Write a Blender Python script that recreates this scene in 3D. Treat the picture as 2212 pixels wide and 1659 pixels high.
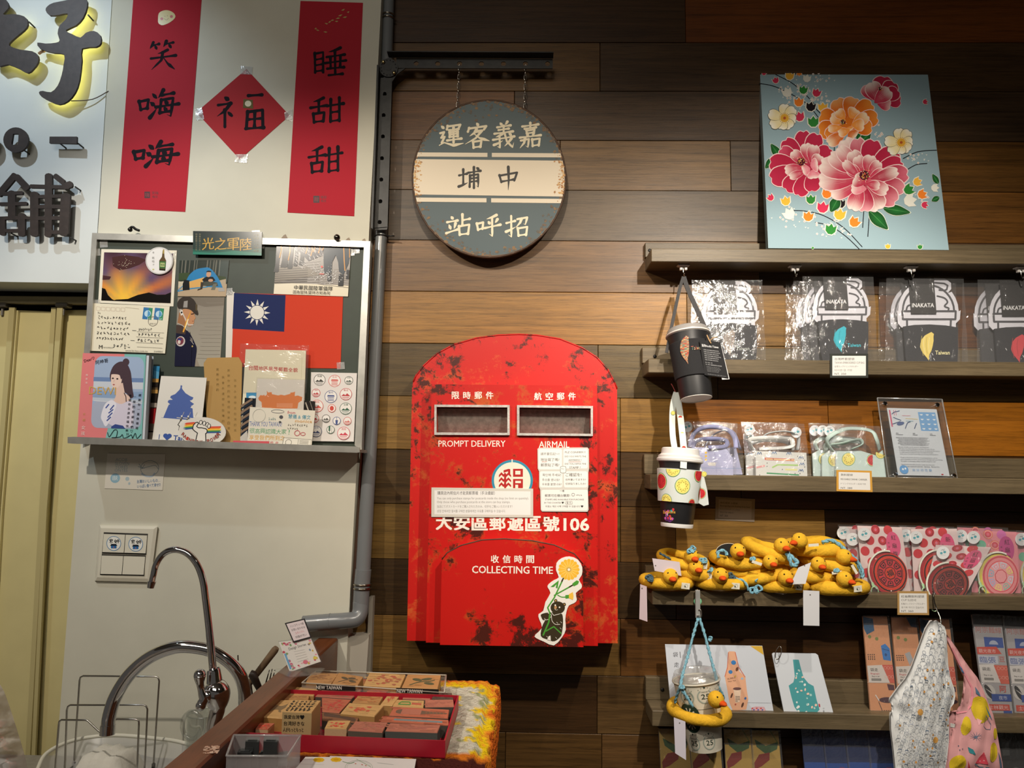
import bpy,math,random
from mathutils import Vector,Matrix
random.seed(11)
S=bpy.context.scene
COL=S.collection
for o in list(bpy.data.objects):
  bpy.data.objects.remove(o)

# ------------------------------------------------------------------ camera
FPX=1600.0
EYE=Vector((0.0,-1.6,1.5))
ROT=(Matrix.Rotation(math.radians(1.24),3,'Z')@Matrix.Rotation(math.radians(96.07),3,'X')
   @Matrix.Rotation(0.0123,3,'Z'))
cd=bpy.data.cameras.new('camera')
cd.sensor_width=36.0
cd.lens=FPX/2212.0*36.0
cd.clip_start=0.02
cam=bpy.data.objects.new('camera',cd)
cam.matrix_world=Matrix.Translation(EYE)@ROT.to_4x4()
COL.objects.link(cam)
S.camera=cam

# ------------------------------------------------------------------ colour management, world, lights
S.view_settings.view_transform='Standard'
S.view_settings.look='None'
S.view_settings.gamma=1.0
S.view_settings.use_curve_mapping=False
S.view_settings.exposure=0.0
wd=bpy.data.worlds.new('world')
S.world=wd
wd.use_nodes=True
wd.node_tree.nodes['Background'].inputs[0].default_value=(1.0,0.90,0.78,1)
wd.node_tree.nodes['Background'].inputs[1].default_value=0.07

def spot(name,loc,aim,power,size_deg,blend,color,radius=0.015):
  l=bpy.data.lights.new(name,'SPOT')
  l.energy=power
  l.spot_size=math.radians(size_deg)
  l.spot_blend=blend
  l.color=color
  l.shadow_soft_size=radius
  o=bpy.data.objects.new(name,l)
  o.location=loc
  o.rotation_euler=(Vector(aim)-Vector(loc)).to_track_quat('-Z','Y').to_euler()
  COL.objects.link(o)
  return o

WARM=(1.0,0.83,0.62)
NEUT=(1.0,0.90,0.77)
spot('spot_lamp_shelf',(0.50,-1.17,2.33),(0.56,0,1.34),72,90,0.9,NEUT)
spot('spot_lamp_near',(0.52,-0.76,2.36),(0.62,0,1.10),22,80,0.5,NEUT)
spot('spot_lamp_center',(-0.12,-1.25,2.45),(-0.08,0,1.80),30,56,0.9,WARM)
spot('spot_lamp_left',(-0.90,-1.17,2.40),(-0.50,0,1.20),46,82,0.5,NEUT)
spot('spot_lamp_sign',(-1.30,-0.75,2.85),(-1.02,0,2.1),26,62,0.8,(0.74,0.88,1.0))

def area(name,loc,aim,power,sx,sy,color):
  l=bpy.data.lights.new(name,'AREA')
  l.shape='RECTANGLE'
  l.size,l.size_y=sx,sy
  l.energy=power
  l.color=color
  o=bpy.data.objects.new(name,l)
  o.location=loc
  o.rotation_euler=(Vector(aim)-Vector(loc)).to_track_quat('-Z','Y').to_euler()
  COL.objects.link(o)
  return o

area('ceiling_panel_light',(-0.5,-2.3,2.85),(-0.7,-0.1,1.2),15,1.2,0.6,(1.0,0.93,0.82))

# ------------------------------------------------------------------ projection helpers (measuring the photograph)

def ray(px,py):
  return ROT@Vector(((px-1106.0)/FPX,-(py-829.5)/FPX,-1.0))

class Pl:
  """A real plane in the room. d = millimetres in front of the plank wall at the given pixel."""
  def __init__(s,px=1106,py=830,d=0.0,lean=0.0,yaw=0.0,n=None,o=None):
    if o is None:
      v=ray(px,py)
      o=EYE+v*((-d/1000.0-EYE.y)/v.y)
    s.o=o
    if n is None:
      n=Vector((0,-math.cos(math.radians(lean)),math.sin(math.radians(lean))))
      n=Matrix.Rotation(math.radians(yaw),3,'Z')@n
    s.n=Vector(n).normalized()

  def at(s,px,py,off=0.0):
    v=ray(px,py)
    t=(s.o-EYE).dot(s.n)/v.dot(s.n)
    return EYE+v*t+s.n*(off/1000.0)

def P(px,py,d=0.0):
  return Pl(px,py,d).o

def PZ(px,py,z):
  v=ray(px,py)
  return EYE+v*((z-EYE.z)/v.z)

def flat(z):
  return Pl(n=(0,0,1),o=Vector((0,0,z)))

# ------------------------------------------------------------------ colours and materials

def lin(c):
  if isinstance(c,str):
    c=c.lstrip('#')
    c=[int(c[i:i+2],16)/255 for i in(0,2,4)]
  return tuple((x/12.92 if x<=0.04045 else((x+0.055)/1.055)**2.4)for x in c[:3])+(1.0,)

MATS={}

def nt(name):
  m=bpy.data.materials.new(name)
  m.use_nodes=True
  t=m.node_tree
  b=t.nodes['Principled BSDF']
  return m,t,b

def N(t,typ,**kw):
  n=t.nodes.new(typ)
  for k,v in kw.items():
    if k.startswith('i_'):
      n.inputs[k[2:].replace('_',' ')].default_value=v
    else:
      setattr(n,k,v)
  return n

def bump_to(t,b,src,strength,dist=0.001):
  bn=N(t,'ShaderNodeBump')
  bn.inputs['Strength'].default_value=strength
  bn.inputs['Distance'].default_value=dist
  t.links.new(src,bn.inputs['Height'])
  t.links.new(bn.outputs[0],b.inputs['Normal'])

def mixc(t,fac,a,c,mode='MIX'):
  m=t.nodes.new('ShaderNodeMix')
  m.data_type='RGBA'
  m.blend_type=mode
  for idx,v in((0,fac),(6,a),(7,c)):
    if hasattr(v,'links'):
      t.links.new(v,m.inputs[idx])
    else:
      m.inputs[idx].default_value=v
  return m.outputs[2]

def noise(t,scale,detail=4,rough=0.55,vec=None,stretch=None,coord='Object',dist=0.0):
  tc=N(t,'ShaderNodeTexCoord')
  src=vec if vec is not None else tc.outputs[coord]
  if stretch:
    mp=N(t,'ShaderNodeMapping')
    mp.inputs['Scale'].default_value=stretch
    t.links.new(src,mp.inputs['Vector'])
    src=mp.outputs[0]
  n=N(t,'ShaderNodeTexNoise')
  n.inputs['Scale'].default_value=scale
  n.inputs['Detail'].default_value=detail
  n.inputs['Roughness'].default_value=rough
  n.inputs['Distortion'].default_value=dist
  t.links.new(src,n.inputs['Vector'])
  return n.outputs['Fac']

def ramp(t,src,stops):
  r=N(t,'ShaderNodeValToRGB')
  el=r.color_ramp.elements
  while len(el)<len(stops):
    el.new(0.5)
  for e,(p,c)in zip(el,stops):
    e.position=p
    e.color=lin(c)if isinstance(c,str)else(c,c,c,1)
  t.links.new(src,r.inputs[0])
  return r.outputs[0]

def plain(name,color,rough=0.5,metal=0.0,spec=0.5,noise_amt=0.0,nscale=40,bump=0.0,bscale=200,coat=0.0):
  if name in MATS:
    return MATS[name]
  m,t,b=nt(name)
  b.inputs['Base Color'].default_value=lin(color)
  b.inputs['Roughness'].default_value=rough
  b.inputs['Metallic'].default_value=metal
  b.inputs['Specular IOR Level'].default_value=spec
  b.inputs['Coat Weight'].default_value=coat
  if noise_amt:
    n=noise(t,nscale,5)
    f=ramp(t,n,[(0.3,1-noise_amt),(0.7,1.0)])
    t.links.new(mixc(t,1.0,lin(color),f,'MULTIPLY'),b.inputs['Base Color'])
  if bump:
    bump_to(t,b,noise(t,bscale,3),bump)
  MATS[name]=m
  return m

def printm(name,rough=0.55,spec=0.35,bump=0.0,bscale=300,coat=0.0,bdist=0.001):
  """Colour printed or dyed on the surface: read from the mesh's own colour attribute."""
  if name in MATS:
    return MATS[name]
  m,t,b=nt(name)
  a=N(t,'ShaderNodeAttribute',attribute_name='Col')
  t.links.new(a.outputs['Color'],b.inputs['Base Color'])
  b.inputs['Roughness'].default_value=rough
  b.inputs['Specular IOR Level'].default_value=spec
  b.inputs['Coat Weight'].default_value=coat
  b.inputs['Coat Roughness'].default_value=0.1
  if bump:
    bump_to(t,b,noise(t,bscale,3),bump,bdist)
  MATS[name]=m
  return m

def rusty(name,base,dark,orange,worn=0.52,scale=9.0,rough=0.45,attr=False):
  """Painted tin with rust and chips in it."""
  m,t,b=nt(name)
  n1=noise(t,scale,9,0.72,dist=0.6)
  n2=noise(t,scale*3.4,8,0.75,dist=0.3)
  n3=noise(t,scale*0.45,5,0.6)
  mul=N(t,'ShaderNodeMath',operation='MULTIPLY')
  t.links.new(n1,mul.inputs[0]);t.links.new(n2,mul.inputs[1])
  f1=ramp(t,mul.outputs[0],[(worn*0.60,0.0),(worn*0.60+0.075,1.0)])
  a2=N(t,'ShaderNodeMath',operation='MULTIPLY')
  t.links.new(n3,a2.inputs[0]);t.links.new(n2,a2.inputs[1])
  f2=ramp(t,a2.outputs[0],[(worn*0.62,0.0),(worn*0.62+0.035,1.0)])
  if attr:
    at=N(t,'ShaderNodeAttribute',attribute_name='Col')
    bc=at.outputs['Color']
  else:
    bc=lin(base)
  c=mixc(t,f1,bc,lin(orange))
  c=mixc(t,f2,c,lin(dark))
  t.links.new(c,b.inputs['Base Color'])
  b.inputs['Roughness'].default_value=rough
  b.inputs['Specular IOR Level'].default_value=0.4
  bump_to(t,b,n2,0.15)
  MATS[name]=m
  return m

def woodm(name,contrast=0.5,stretch=(1.6,12,26),scale=5.0,rough=0.5,bump=0.25,fixed=None):
  """Wood grain along local X; the board's own tone is its object colour."""
  if name in MATS:
    return MATS[name]
  m,t,b=nt(name)
  oi=N(t,'ShaderNodeObjectInfo')
  tc=N(t,'ShaderNodeTexCoord')
  add=N(t,'ShaderNodeVectorMath',operation='MULTIPLY_ADD')
  comb=N(t,'ShaderNodeCombineXYZ')
  for k in range(3):
    t.links.new(oi.outputs['Random'],comb.inputs[k])
  t.links.new(comb.outputs[0],add.inputs[0])
  add.inputs[1].default_value=(17.0,31.0,23.0)
  t.links.new(tc.outputs['Object'],add.inputs[2])
  v=add.outputs[0]
  g1=noise(t,scale,7,0.62,vec=v,stretch=stretch,dist=0.55)
  g2=noise(t,scale*4.2,5,0.7,vec=v,stretch=(stretch[0]*1.5,stretch[1],stretch[2]*1.4),dist=0.2)
  g3=noise(t,3.0,3,0.5,vec=v,stretch=(1,3,3))
  f1=ramp(t,g1,[(0.30,1-contrast),(0.50,0.86),(0.72,1.1)])
  f2=ramp(t,g2,[(0.34,1-contrast*0.9),(0.50,1.0)])
  f3=ramp(t,g3,[(0.3,0.66),(0.7,1.0)])
  base=oi.outputs['Color']if fixed is None else lin(fixed)
  c=mixc(t,1.0,base,f1,'MULTIPLY')
  c=mixc(t,1.0,c,f2,'MULTIPLY')
  c=mixc(t,1.0,c,f3,'MULTIPLY')
  t.links.new(c,b.inputs['Base Color'])
  b.inputs['Roughness'].default_value=rough
  b.inputs['Specular IOR Level'].default_value=0.35
  bump_to(t,b,g2,bump,0.0006)
  MATS[name]=m
  return m

def clearm(name,gloss=0.16,rough=0.12,tint=(1,1,1),crinkle=0.6,cscale=30,haze=0.04):
  """Thin clear film: mostly see-through, with a wrinkled gloss."""
  if name in MATS:
    return MATS[name]
  m=bpy.data.materials.new(name)
  m.use_nodes=True
  t=m.node_tree
  t.nodes.clear()
  out=N(t,'ShaderNodeOutputMaterial')
  tr=N(t,'ShaderNodeBsdfTransparent');tr.inputs[0].default_value=(*tint,1)
  gl=N(t,'ShaderNodeBsdfGlossy');gl.inputs['Roughness'].default_value=rough
  df=N(t,'ShaderNodeBsdfDiffuse');df.inputs[0].default_value=(0.9,0.9,0.9,1)
  m1=N(t,'ShaderNodeMixShader');m1.inputs[0].default_value=haze
  t.links.new(tr.outputs[0],m1.inputs[1]);t.links.new(df.outputs[0],m1.inputs[2])
  m2=N(t,'ShaderNodeMixShader');m2.inputs[0].default_value=gloss
  t.links.new(m1.outputs[0],m2.inputs[1]);t.links.new(gl.outputs[0],m2.inputs[2])
  t.links.new(m2.outputs[0],out.inputs[0])
  if crinkle:
    bn=N(t,'ShaderNodeBump');bn.inputs['Strength'].default_value=crinkle;bn.inputs['Distance'].default_value=0.004
    n=noise(t,cscale,4,0.6,dist=1.2)
    t.links.new(n,bn.inputs['Height'])
    t.links.new(bn.outputs[0],gl.inputs['Normal'])
  MATS[name]=m
  return m

PRINT=printm('printed_paper')
INKM=printm('black_ink',0.95,0.02)
GLOSSY=printm('glossy_print',0.22,0.5)
CLOTH=printm('printed_cloth',0.9,0.1,0.25,500)
FELT=plain('felt_yellow','#e5b232',0.95,spec=0.1,noise_amt=0.18,nscale=160,bump=0.9,bscale=230)
CHROME=plain('chrome','#d9d9dc',0.06,1.0)
STEEL=plain('steel_wire','#b9b6b0',0.18,1.0)
ALU=plain('brushed_aluminium','#c6c4bc',0.38,0.75,noise_amt=0.25,nscale=30)
BLACKM=plain('blackened_steel','#30302f',0.45,0.35,noise_amt=0.4,nscale=45,bump=0.2,bscale=120)
PVC=plain('grey_pvc','#6e7173',0.28,coat=0.2)
FILM=clearm('clear_film',0.07,0.1,haze=0.015)
ACRY=clearm('clear_acrylic',0.10,0.03,(0.97,0.98,0.98),0.0,haze=0.015)

# ------------------------------------------------------------------ mesh building

def wloc(o):
  v=Vector((0,0,0))
  while o is not None:
    v+=o.location
    o=o.parent
  return v

def setp(o,label=None,cat=None,group=None,kind=None):
  if label:o['label']=label
  if cat:o['category']=cat
  if group:o['group']=group
  if kind:o['kind']=kind
  return o

def thing(name,label,cat,loc,group=None,kind=None):
  o=bpy.data.objects.new(name,None)
  o.empty_display_size=0.02
  o.location=loc
  COL.objects.link(o)
  return setp(o,label,cat,group,kind)

def dup(root,delta,label=None,group=None):
  r=root.copy()
  COL.objects.link(r)
  r.location=root.location+Vector(delta)
  if label:r['label']=label
  if group:r['group']=group
  for ch in list(root.children):
    c=ch.copy();COL.objects.link(c);c.parent=r
    for g in list(ch.children):
      k=g.copy();COL.objects.link(k);k.parent=c
  return r

class M:
  def __init__(s):
    s.v=[];s.f=[];s.c=[];s.col=lin('#ffffff')

  def color(s,c):
    s.col=lin(c)if isinstance(c,str)else tuple(c)
    return s

  def vert(s,p,c=None):
    s.v.append(Vector(p));s.c.append(c or s.col)
    return len(s.v)-1

  def face(s,pts,cols=None):
    i=[s.vert(p,None if cols is None else cols[k])for k,p in enumerate(pts)]
    s.f.append(i)
    return s

  def prism(s,front,back,back_col=None):
    """front, back: equally long loops of points."""
    n=len(front)
    a=[s.vert(p)for p in front]
    b=[s.vert(p,back_col)for p in back]
    s.f.append(a);s.f.append(b[::-1])
    for k in range(n):
      j=(k+1)%n
      s.f.append([a[j],a[k],b[k],b[j]])
    return s

  def box(s,lo,hi,mat=None):
    x0,y0,z0=lo;x1,y1,z1=hi
    p=[Vector(q)for q in((x0,y0,z0),(x1,y0,z0),(x1,y0,z1),(x0,y0,z1),(x0,y1,z0),(x1,y1,z0),(x1,y1,z1),(x0,y1,z1))]
    if mat is not None:
      p=[mat@q for q in p]
    i=[s.vert(q)for q in p]
    for f in((0,1,2,3),(5,4,7,6),(4,0,3,7),(1,5,6,2),(3,2,6,7),(4,5,1,0)):
      s.f.append([i[k]for k in f])
    return s

  def cbox(s,lo,hi,ch,mat=None):
    """box with chamfered edges"""
    import bmesh
    bm=bmesh.new()
    bmesh.ops.create_cube(bm,size=1)
    lo=Vector(lo);hi=Vector(hi);c=(lo+hi)/2;d=hi-lo
    for v in bm.verts:
      v.co=Vector((v.co.x*d.x,v.co.y*d.y,v.co.z*d.z))+c
    bmesh.ops.bevel(bm,geom=list(bm.edges),offset=ch,segments=1,affect='EDGES')
    base=len(s.v)
    bm.verts.index_update()
    for v in bm.verts:
      s.vert(mat@v.co if mat is not None else v.co)
    for f in bm.faces:
      s.f.append([base+v.index for v in f.verts])
    bm.free()
    return s

  def tube(s,path,r,seg=10,caps=True,closed=False,flat=1.0):
    path=[Vector(p)for p in path]
    n=len(path)
    rs=r if isinstance(r,(list,tuple))else[r]*n
    rings=[]
    up=None
    for k in range(n):
      if closed:
        t=(path[(k+1)%n]-path[k-1]).normalized()
      else:
        t=(path[min(k+1,n-1)]-path[max(k-1,0)]).normalized()
      if up is None:
        ref=Vector((0,0,1))if abs(t.z)<0.9 else Vector((0,-1,0))
        up=(ref-t*ref.dot(t)).normalized()
      else:
        up=(up-t*up.dot(t))
        up=up.normalized()if up.length>1e-6 else t.orthogonal().normalized()
      sd=t.cross(up)
      rings.append([s.vert(path[k]+(up*math.cos(a)*flat+sd*math.sin(a))*rs[k])
             for a in(2*math.pi*q/seg for q in range(seg))])
    m=n if closed else n-1
    for k in range(m):
      A,B=rings[k],rings[(k+1)%n]
      for q in range(seg):
        s.f.append([A[q],A[(q+1)%seg],B[(q+1)%seg],B[q]])
    if caps and not closed:
      s.f.append(rings[0][::-1]);s.f.append(rings[-1])
    return s

  def lathe(s,prof,origin,axis=(0,0,1),seg=32,cols=None):
    """prof: (radius, height) pairs along axis"""
    ax=Vector(axis).normalized()
    u=ax.orthogonal().normalized();w=ax.cross(u)
    o=Vector(origin)
    rings=[]
    for k,(r,h)in enumerate(prof):
      c=None if cols is None else lin(cols[k])
      rings.append([s.vert(o+ax*h+(u*math.cos(a)+w*math.sin(a))*max(r,1e-5),c)
             for a in(2*math.pi*q/seg for q in range(seg))])
    for k in range(len(prof)-1):
      A,B=rings[k],rings[k+1]
      for q in range(seg):
        s.f.append([A[q],A[(q+1)%seg],B[(q+1)%seg],B[q]])
    s.f.append(rings[0][::-1]);s.f.append(rings[-1])
    return s

  def ball(s,c,r,seg=14,rot=None):
    c=Vector(c)
    r=Vector((r,r,r))if not isinstance(r,(tuple,list,Vector))else Vector(r)
    rings=[]
    for i in range(1,seg//2+1):
      ph=math.pi*i/(seg//2+1)
      ring=[]
      for q in range(seg):
        a=2*math.pi*q/seg
        p=Vector((math.sin(ph)*math.cos(a)*r.x,math.sin(ph)*math.sin(a)*r.y,math.cos(ph)*r.z))
        if rot is not None:p=rot@p
        ring.append(s.vert(c+p))
      rings.append(ring)
    t=Vector((0,0,r.z));
    if rot is not None:t=rot@t
    a0=s.vert(c+t);a1=s.vert(c-t)
    for q in range(seg):
      s.f.append([a0,rings[0][q],rings[0][(q+1)%seg]])
      s.f.append([a1,rings[-1][(q+1)%seg],rings[-1][q]])
    for A,B in zip(rings,rings[1:]):
      for q in range(seg):
        s.f.append([A[q],B[q],B[(q+1)%seg],A[(q+1)%seg]])
    return s

  def build(s,name,mat,parent=None,smooth=False,loc=None,color=None,sharp=None):
    base=wloc(parent)if parent is not None else(Vector(loc)if loc is not None else Vector((0,0,0)))
    me=bpy.data.meshes.new(name)
    me.from_pydata([tuple(v-base)for v in s.v],[],s.f)
    ca=me.color_attributes.new('Col','FLOAT_COLOR','POINT')
    ca.data.foreach_set('color',[x for c in s.c for x in c])
    if isinstance(mat,str):mat=MATS[mat]
    me.materials.append(mat)
    if smooth:
      me.polygons.foreach_set('use_smooth',[True]*len(me.polygons))
      if sharp:
        me.set_sharp_from_angle(angle=math.radians(sharp))
    me.update()
    o=bpy.data.objects.new(name,me)
    COL.objects.link(o)
    if parent is not None:
      o.parent=parent
    else:
      o.location=base
    if color:o.color=lin(color)
    return o

# ------------------------------------------------------------------ lettering
_tc={}

def glyphs(s,bold=0.0,res=3):
  key=(s,bold,res)
  if key not in _tc:
    cu=bpy.data.curves.new('t','FONT')
    cu.body=s
    cu.resolution_u=res
    cu.offset=bold
    ob=bpy.data.objects.new('t',cu)
    COL.objects.link(ob)
    dg=bpy.context.evaluated_depsgraph_get()
    me=bpy.data.meshes.new_from_object(ob.evaluated_get(dg))
    v=[(p.co.x,p.co.y)for p in me.vertices]
    f=[list(p.vertices)for p in me.polygons]
    bpy.data.objects.remove(ob)
    bpy.data.curves.remove(cu)
    bpy.data.meshes.remove(me)
    if v:
      x0=min(a for a,b in v);x1=max(a for a,b in v)
      y0=min(b for a,b in v);y1=max(b for a,b in v)
    else:
      x0=y0=0;x1=y1=1
    _tc[key]=(v,f,x0,y0,max(x1-x0,1e-6),max(y1-y0,1e-6))
  return _tc[key]

BR={  # brush characters, strokes on a 100 x 100 grid; letter = stroke type
'笑':'p20,4 9,24;h16,14 38,10;d25,14 30,25;p62,2 52,20;h58,11 84,7;d69,11 76,22;p66,30 34,41;h12,56 92,49;p50,38 46,62 14,92;n52,54 66,74 88,93',
'嗨':'v5,36 9,62;k6,37 27,32 24,58;h9,61 24,58;d36,14 45,27;d31,40 40,50;p30,88 46,60;p62,4 50,28;h58,20 86,15;v57,34 53,76;g57,35 85,30 79,86 70,80;h53,74 80,70;h44,56 98,49;d66,38 71,47;d64,58 69,68',
'睡':'v8,20 9,82;k8,22 32,18 32,82;h10,41 30,38;h10,59 30,56;h10,78 31,76;p82,6 48,18;h42,34 94,28;v66,14 67,90;v53,36 54,70;v82,32 81,66;h38,53 98,47;h44,71 92,68;h48,92 88,89',
'甜':'p42,8 12,20;h4,40 52,34;v28,16 28,58;v12,60 14,90;k12,61 44,57 41,88;h15,88 41,86;h52,36 100,30;v63,14 62,90;v88,10 88,88;h64,58 86,56;h62,88 88,85',
'示':'d22,4 32,13;h6,28 38,24;p36,26 24,46 4,62;v23,44 23,96;d30,50 40,62',
'福b':'h52,10 94,8;v50,50 46,92;k50,51 96,46 97,92;h50,70 94,67;v72,50 71,88;h44,93 99,90',
'運':'v36,10 33,24;k36,12 88,8 82,20;h42,28 80,25;v44,36 44,57;k44,37 78,34 77,57;h46,46 76,44;h45,56 77,55;h34,70 92,66;v60,18 60,80;d10,8 20,18;k6,38 22,34 12,56;k10,57 24,54 12,78;n2,88 22,78 60,92 100,86',
'客':'d48,0 55,10;v18,18 13,32;k18,20 88,15 78,28;p48,24 40,38 20,50;p42,34 70,32 44,60 2,80;n38,42 60,60 100,74;v34,72 36,97;k34,73 68,71 64,96;h36,95 64,94',
'義':'d34,0 42,9;p66,-2 56,9;h22,17 80,13;h28,28 72,25;h10,41 90,37;v50,13 50,40;p44,44 16,54;h4,64 96,57;g32,50 34,96 22,90;p8,84 46,70;g54,42 64,74 88,98 94,80;p84,64 54,92;d72,42 82,51',
'嘉':'h16,12 84,8;v50,0 50,20;h26,22 74,19;v34,29 35,41;k34,30 68,27 65,41;h35,41 65,39;d36,44 40,50;p64,43 58,50;h6,56 94,52;g10,68 44,64 40,96 30,90;p28,58 24,78 6,98;v58,66 60,94;k58,68 90,65 86,94;h60,92 86,90',
'埔':'h4,38 38,32;v22,12 22,80;p2,88 42,72;h44,28 98,22;v52,40 50,92;g52,41 88,37 88,94 80,88;h54,55 86,52;h54,69 86,67;v69,4 69,98;d80,6 90,15',
'中':'v12,36 20,66;k12,38 88,28 76,62;h20,64 76,57;p50,2 52,56 50,102',
'站':'d20,8 27,19;h4,33 46,28;d11,44 18,63;p38,40 32,64;h0,82 48,68;v66,2 66,52;h68,28 96,24;v52,54 55,94;k52,55 94,50 89,93;h55,92 89,90',
'呼':'v4,38 9,66;k4,40 30,35 27,63;h9,64 27,61;p84,8 44,22;d50,32 57,43;p88,26 78,40;h36,60 100,50;g66,18 67,96 54,86',
'招':'h4,34 40,27;g24,4 25,96 12,86;p2,72 42,54;g50,20 92,15 84,46 76,42;p68,19 62,36 44,56;v52,60 55,94;k52,61 92,57 87,94;h55,92 87,90',
'好s':'k22,6 10,60 44,92;p44,30 34,70 4,94;h2,40 54,34;k60,16 92,12 74,34;g76,34 80,90 66,84;h56,52 100,46',
'來s':'h14,20 86,16;v50,2 50,98;p30,26 14,46;d30,34 42,44;p72,24 58,44;d72,32 88,42;p48,50 8,86;n52,50 92,84',
}
PROF={'h':(1.0,0.62,0.62,1.15),'v':(1.15,0.85,0.8,1.0),'p':(1.2,1.0,0.7,0.15),'n':(0.35,0.6,1.3,0.3),
    'd':(0.25,0.9,1.3,0.8),'k':(0.9,0.8,0.85,0.9),'g':(0.9,0.8,0.9,0.1)}

class Art(M):
  """Flat shapes inked on a plane; each call lies a hair above the one before."""
  def __init__(s,pl,base=0.05,step=0.02):
    super().__init__()
    s.pl=pl;s.z=base;s.step=step;s.q=None;s.ar=1.0

  def frame(s,*q):
    """work in 0..100 x 0..100 inside the four corners tl, tr, br, bl"""
    s.q=[Vector(p)for p in q]
    w=((s.q[1]-s.q[0]).length+(s.q[2]-s.q[3]).length)/2
    h=((s.q[3]-s.q[0]).length+(s.q[2]-s.q[1]).length)/2
    s.ar=w/h
    return s

  def rframe(s,x0,y0,x1,y1):
    return s.frame((x0,y0),(x1,y0),(x1,y1),(x0,y1))

  def mp(s,x,y):
    if s.q is not None:
      u,v=x/100.0,y/100.0
      a=s.q[0]*(1-u)+s.q[1]*u
      b=s.q[3]*(1-u)+s.q[2]*u
      x,y=a*(1-v)+b*v
    return s.pl.at(x,y,s.z)

  def up(s):
    s.z+=s.step+min(0.0012,s.step*0.3)

  def poly(s,pts,c,cols=None):
    s.color(c)if c is not None else None
    s.face([s.mp(*p)for p in pts],None if cols is None else[lin(k)for k in cols])
    s.up()
    return s

  def rect(s,x0,y0,x1,y1,c,c2=None):
    return s.poly([(x0,y0),(x1,y0),(x1,y1),(x0,y1)],c,None if c2 is None else[c,c,c2,c2])

  def fill(s,c):
    return s.rect(0,0,100,100,c)

  def _sy(s):
    return s.ar if s.q is not None else 1.0

  def ell(s,cx,cy,rx,ry,c,n=20,c2=None,a0=0,a1=360,rot=0):
    """ry None: round in the picture. c2 = rim colour."""
    if ry is None:ry=rx*s._sy()
    k=n if a1-a0>=360 else n+1
    cr,sr=math.cos(math.radians(rot)),math.sin(math.radians(rot))
    pts=[]
    for i in range(k):
      a=math.radians(a0+(a1-a0)*i/n)
      x,y=math.cos(a)*rx,math.sin(a)*ry
      pts.append((cx+x*cr-y*sr,cy+x*sr+y*cr))
    if c2 is None:
      s.poly(pts,c)
    else:
      ic=s.vert(s.mp(cx,cy),lin(c));idx=[s.vert(s.mp(*p),lin(c2))for p in pts]
      for i in range(k):
        s.f.append([ic,idx[i],idx[(i+1)%k]])
      s.up()
    return s

  def ring(s,cx,cy,rx,w,c,n=28,ry=None,a0=0,a1=360):
    if ry is None:ry=rx*s._sy()
    wy=w*s._sy()
    s.color(c)
    k=n+1
    A=[];B=[]
    for i in range(k):
      a=math.radians(a0+(a1-a0)*i/n)
      A.append(s.vert(s.mp(cx+math.cos(a)*rx,cy+math.sin(a)*ry)))
      B.append(s.vert(s.mp(cx+math.cos(a)*(rx-w),cy+math.sin(a)*(ry-wy))))
    for i in range(n):
      s.f.append([A[i],A[i+1],B[i+1],B[i]])
    s.up()
    return s

  def line(s,pts,w,c,ws=None,capn=6):
    """polyline of width w (in the frame's x units)"""
    s.color(c)
    sy=s._sy()
    P2=[Vector((x,y/sy))for x,y in pts]
    n=len(P2)
    z0=s.z
    ws=ws or[1]*n
    for k in range(n-1):
      d=P2[k+1]-P2[k]
      if d.length<1e-6:continue
      nn=Vector((-d.y,d.x)).normalized()*(w/2)
      s.z+=0.0012
      q=[P2[k]+nn*ws[k],P2[k+1]+nn*ws[k+1],P2[k+1]-nn*ws[k+1],P2[k]-nn*ws[k]]
      s.face([s.mp(a.x,a.y*sy)for a in q])
    if capn:
      for k in range(n):
        r=w/2*ws[k]
        if r>0:
          s.z+=0.0012
          s.face([s.mp(P2[k].x+math.cos(a)*r,(P2[k].y+math.sin(a)*r)*sy)
              for a in(2*math.pi*i/capn for i in range(capn))])
    if not capn:s.z=z0
    s.up()
    return s

  def curve(s,pts,w,c,ws=None,n=5):
    o=[]
    W=[]
    m=len(pts)
    for i in range(m-1):
      p0=pts[max(i-1,0)];p1=pts[i];p2=pts[i+1];p3=pts[min(i+2,m-1)]
      for k in range(n):
        t=k/n
        o.append(tuple(0.5*(2*b+(-a+c_)*t+(2*a-5*b+4*c_-d)*t*t+(-a+3*b-3*c_+d)*t**3)
               for a,b,c_,d in zip(p0,p1,p2,p3)))
        if ws:W.append(ws[i]*(1-t)+ws[i+1]*t)
    o.append(pts[-1])
    if ws:W.append(ws[-1])
    return s.line(o,w,c,W if ws else None)

  def txt(s,t,cx,cy,c,w=None,h=None,rot=0.0,bold=0.0,shear=0.0,res=2):
    """ink box centred on (cx, cy), w and or h in frame units"""
    v,f,x0,y0,gw,gh=glyphs(t,0,res)
    sy=s._sy()
    if w is None:w=gw/gh*h/sy
    if h is None:h=w*gh/gw*sy
    s.color(c)
    ca,sa=math.cos(math.radians(rot)),math.sin(math.radians(rot))
    bx=bold*w/gw
    for ox,oy in(((0,0),)if bold<0.004 else((-.6,0),(.6,0))if bold<0.018 else((-.8,-.5),(.8,-.5),(-.8,.5),(.8,.5))):
      base=len(s.v)
      for(a,b)in v:
        X=((a-x0)/gw-0.5)*(w-2*bx)+ox*bx
        Y=-((b-y0)/gh-0.5)*(h/sy-2*bx)+oy*bx
        Y-=X*shear
        x=X*ca-Y*sa;y=X*sa+Y*ca
        s.vert(s.mp(cx+x,cy+y*sy))
      for q in f:
        s.f.append([base+k for k in q])
      s.z+=0.0012
    s.up()
    return s

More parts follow.
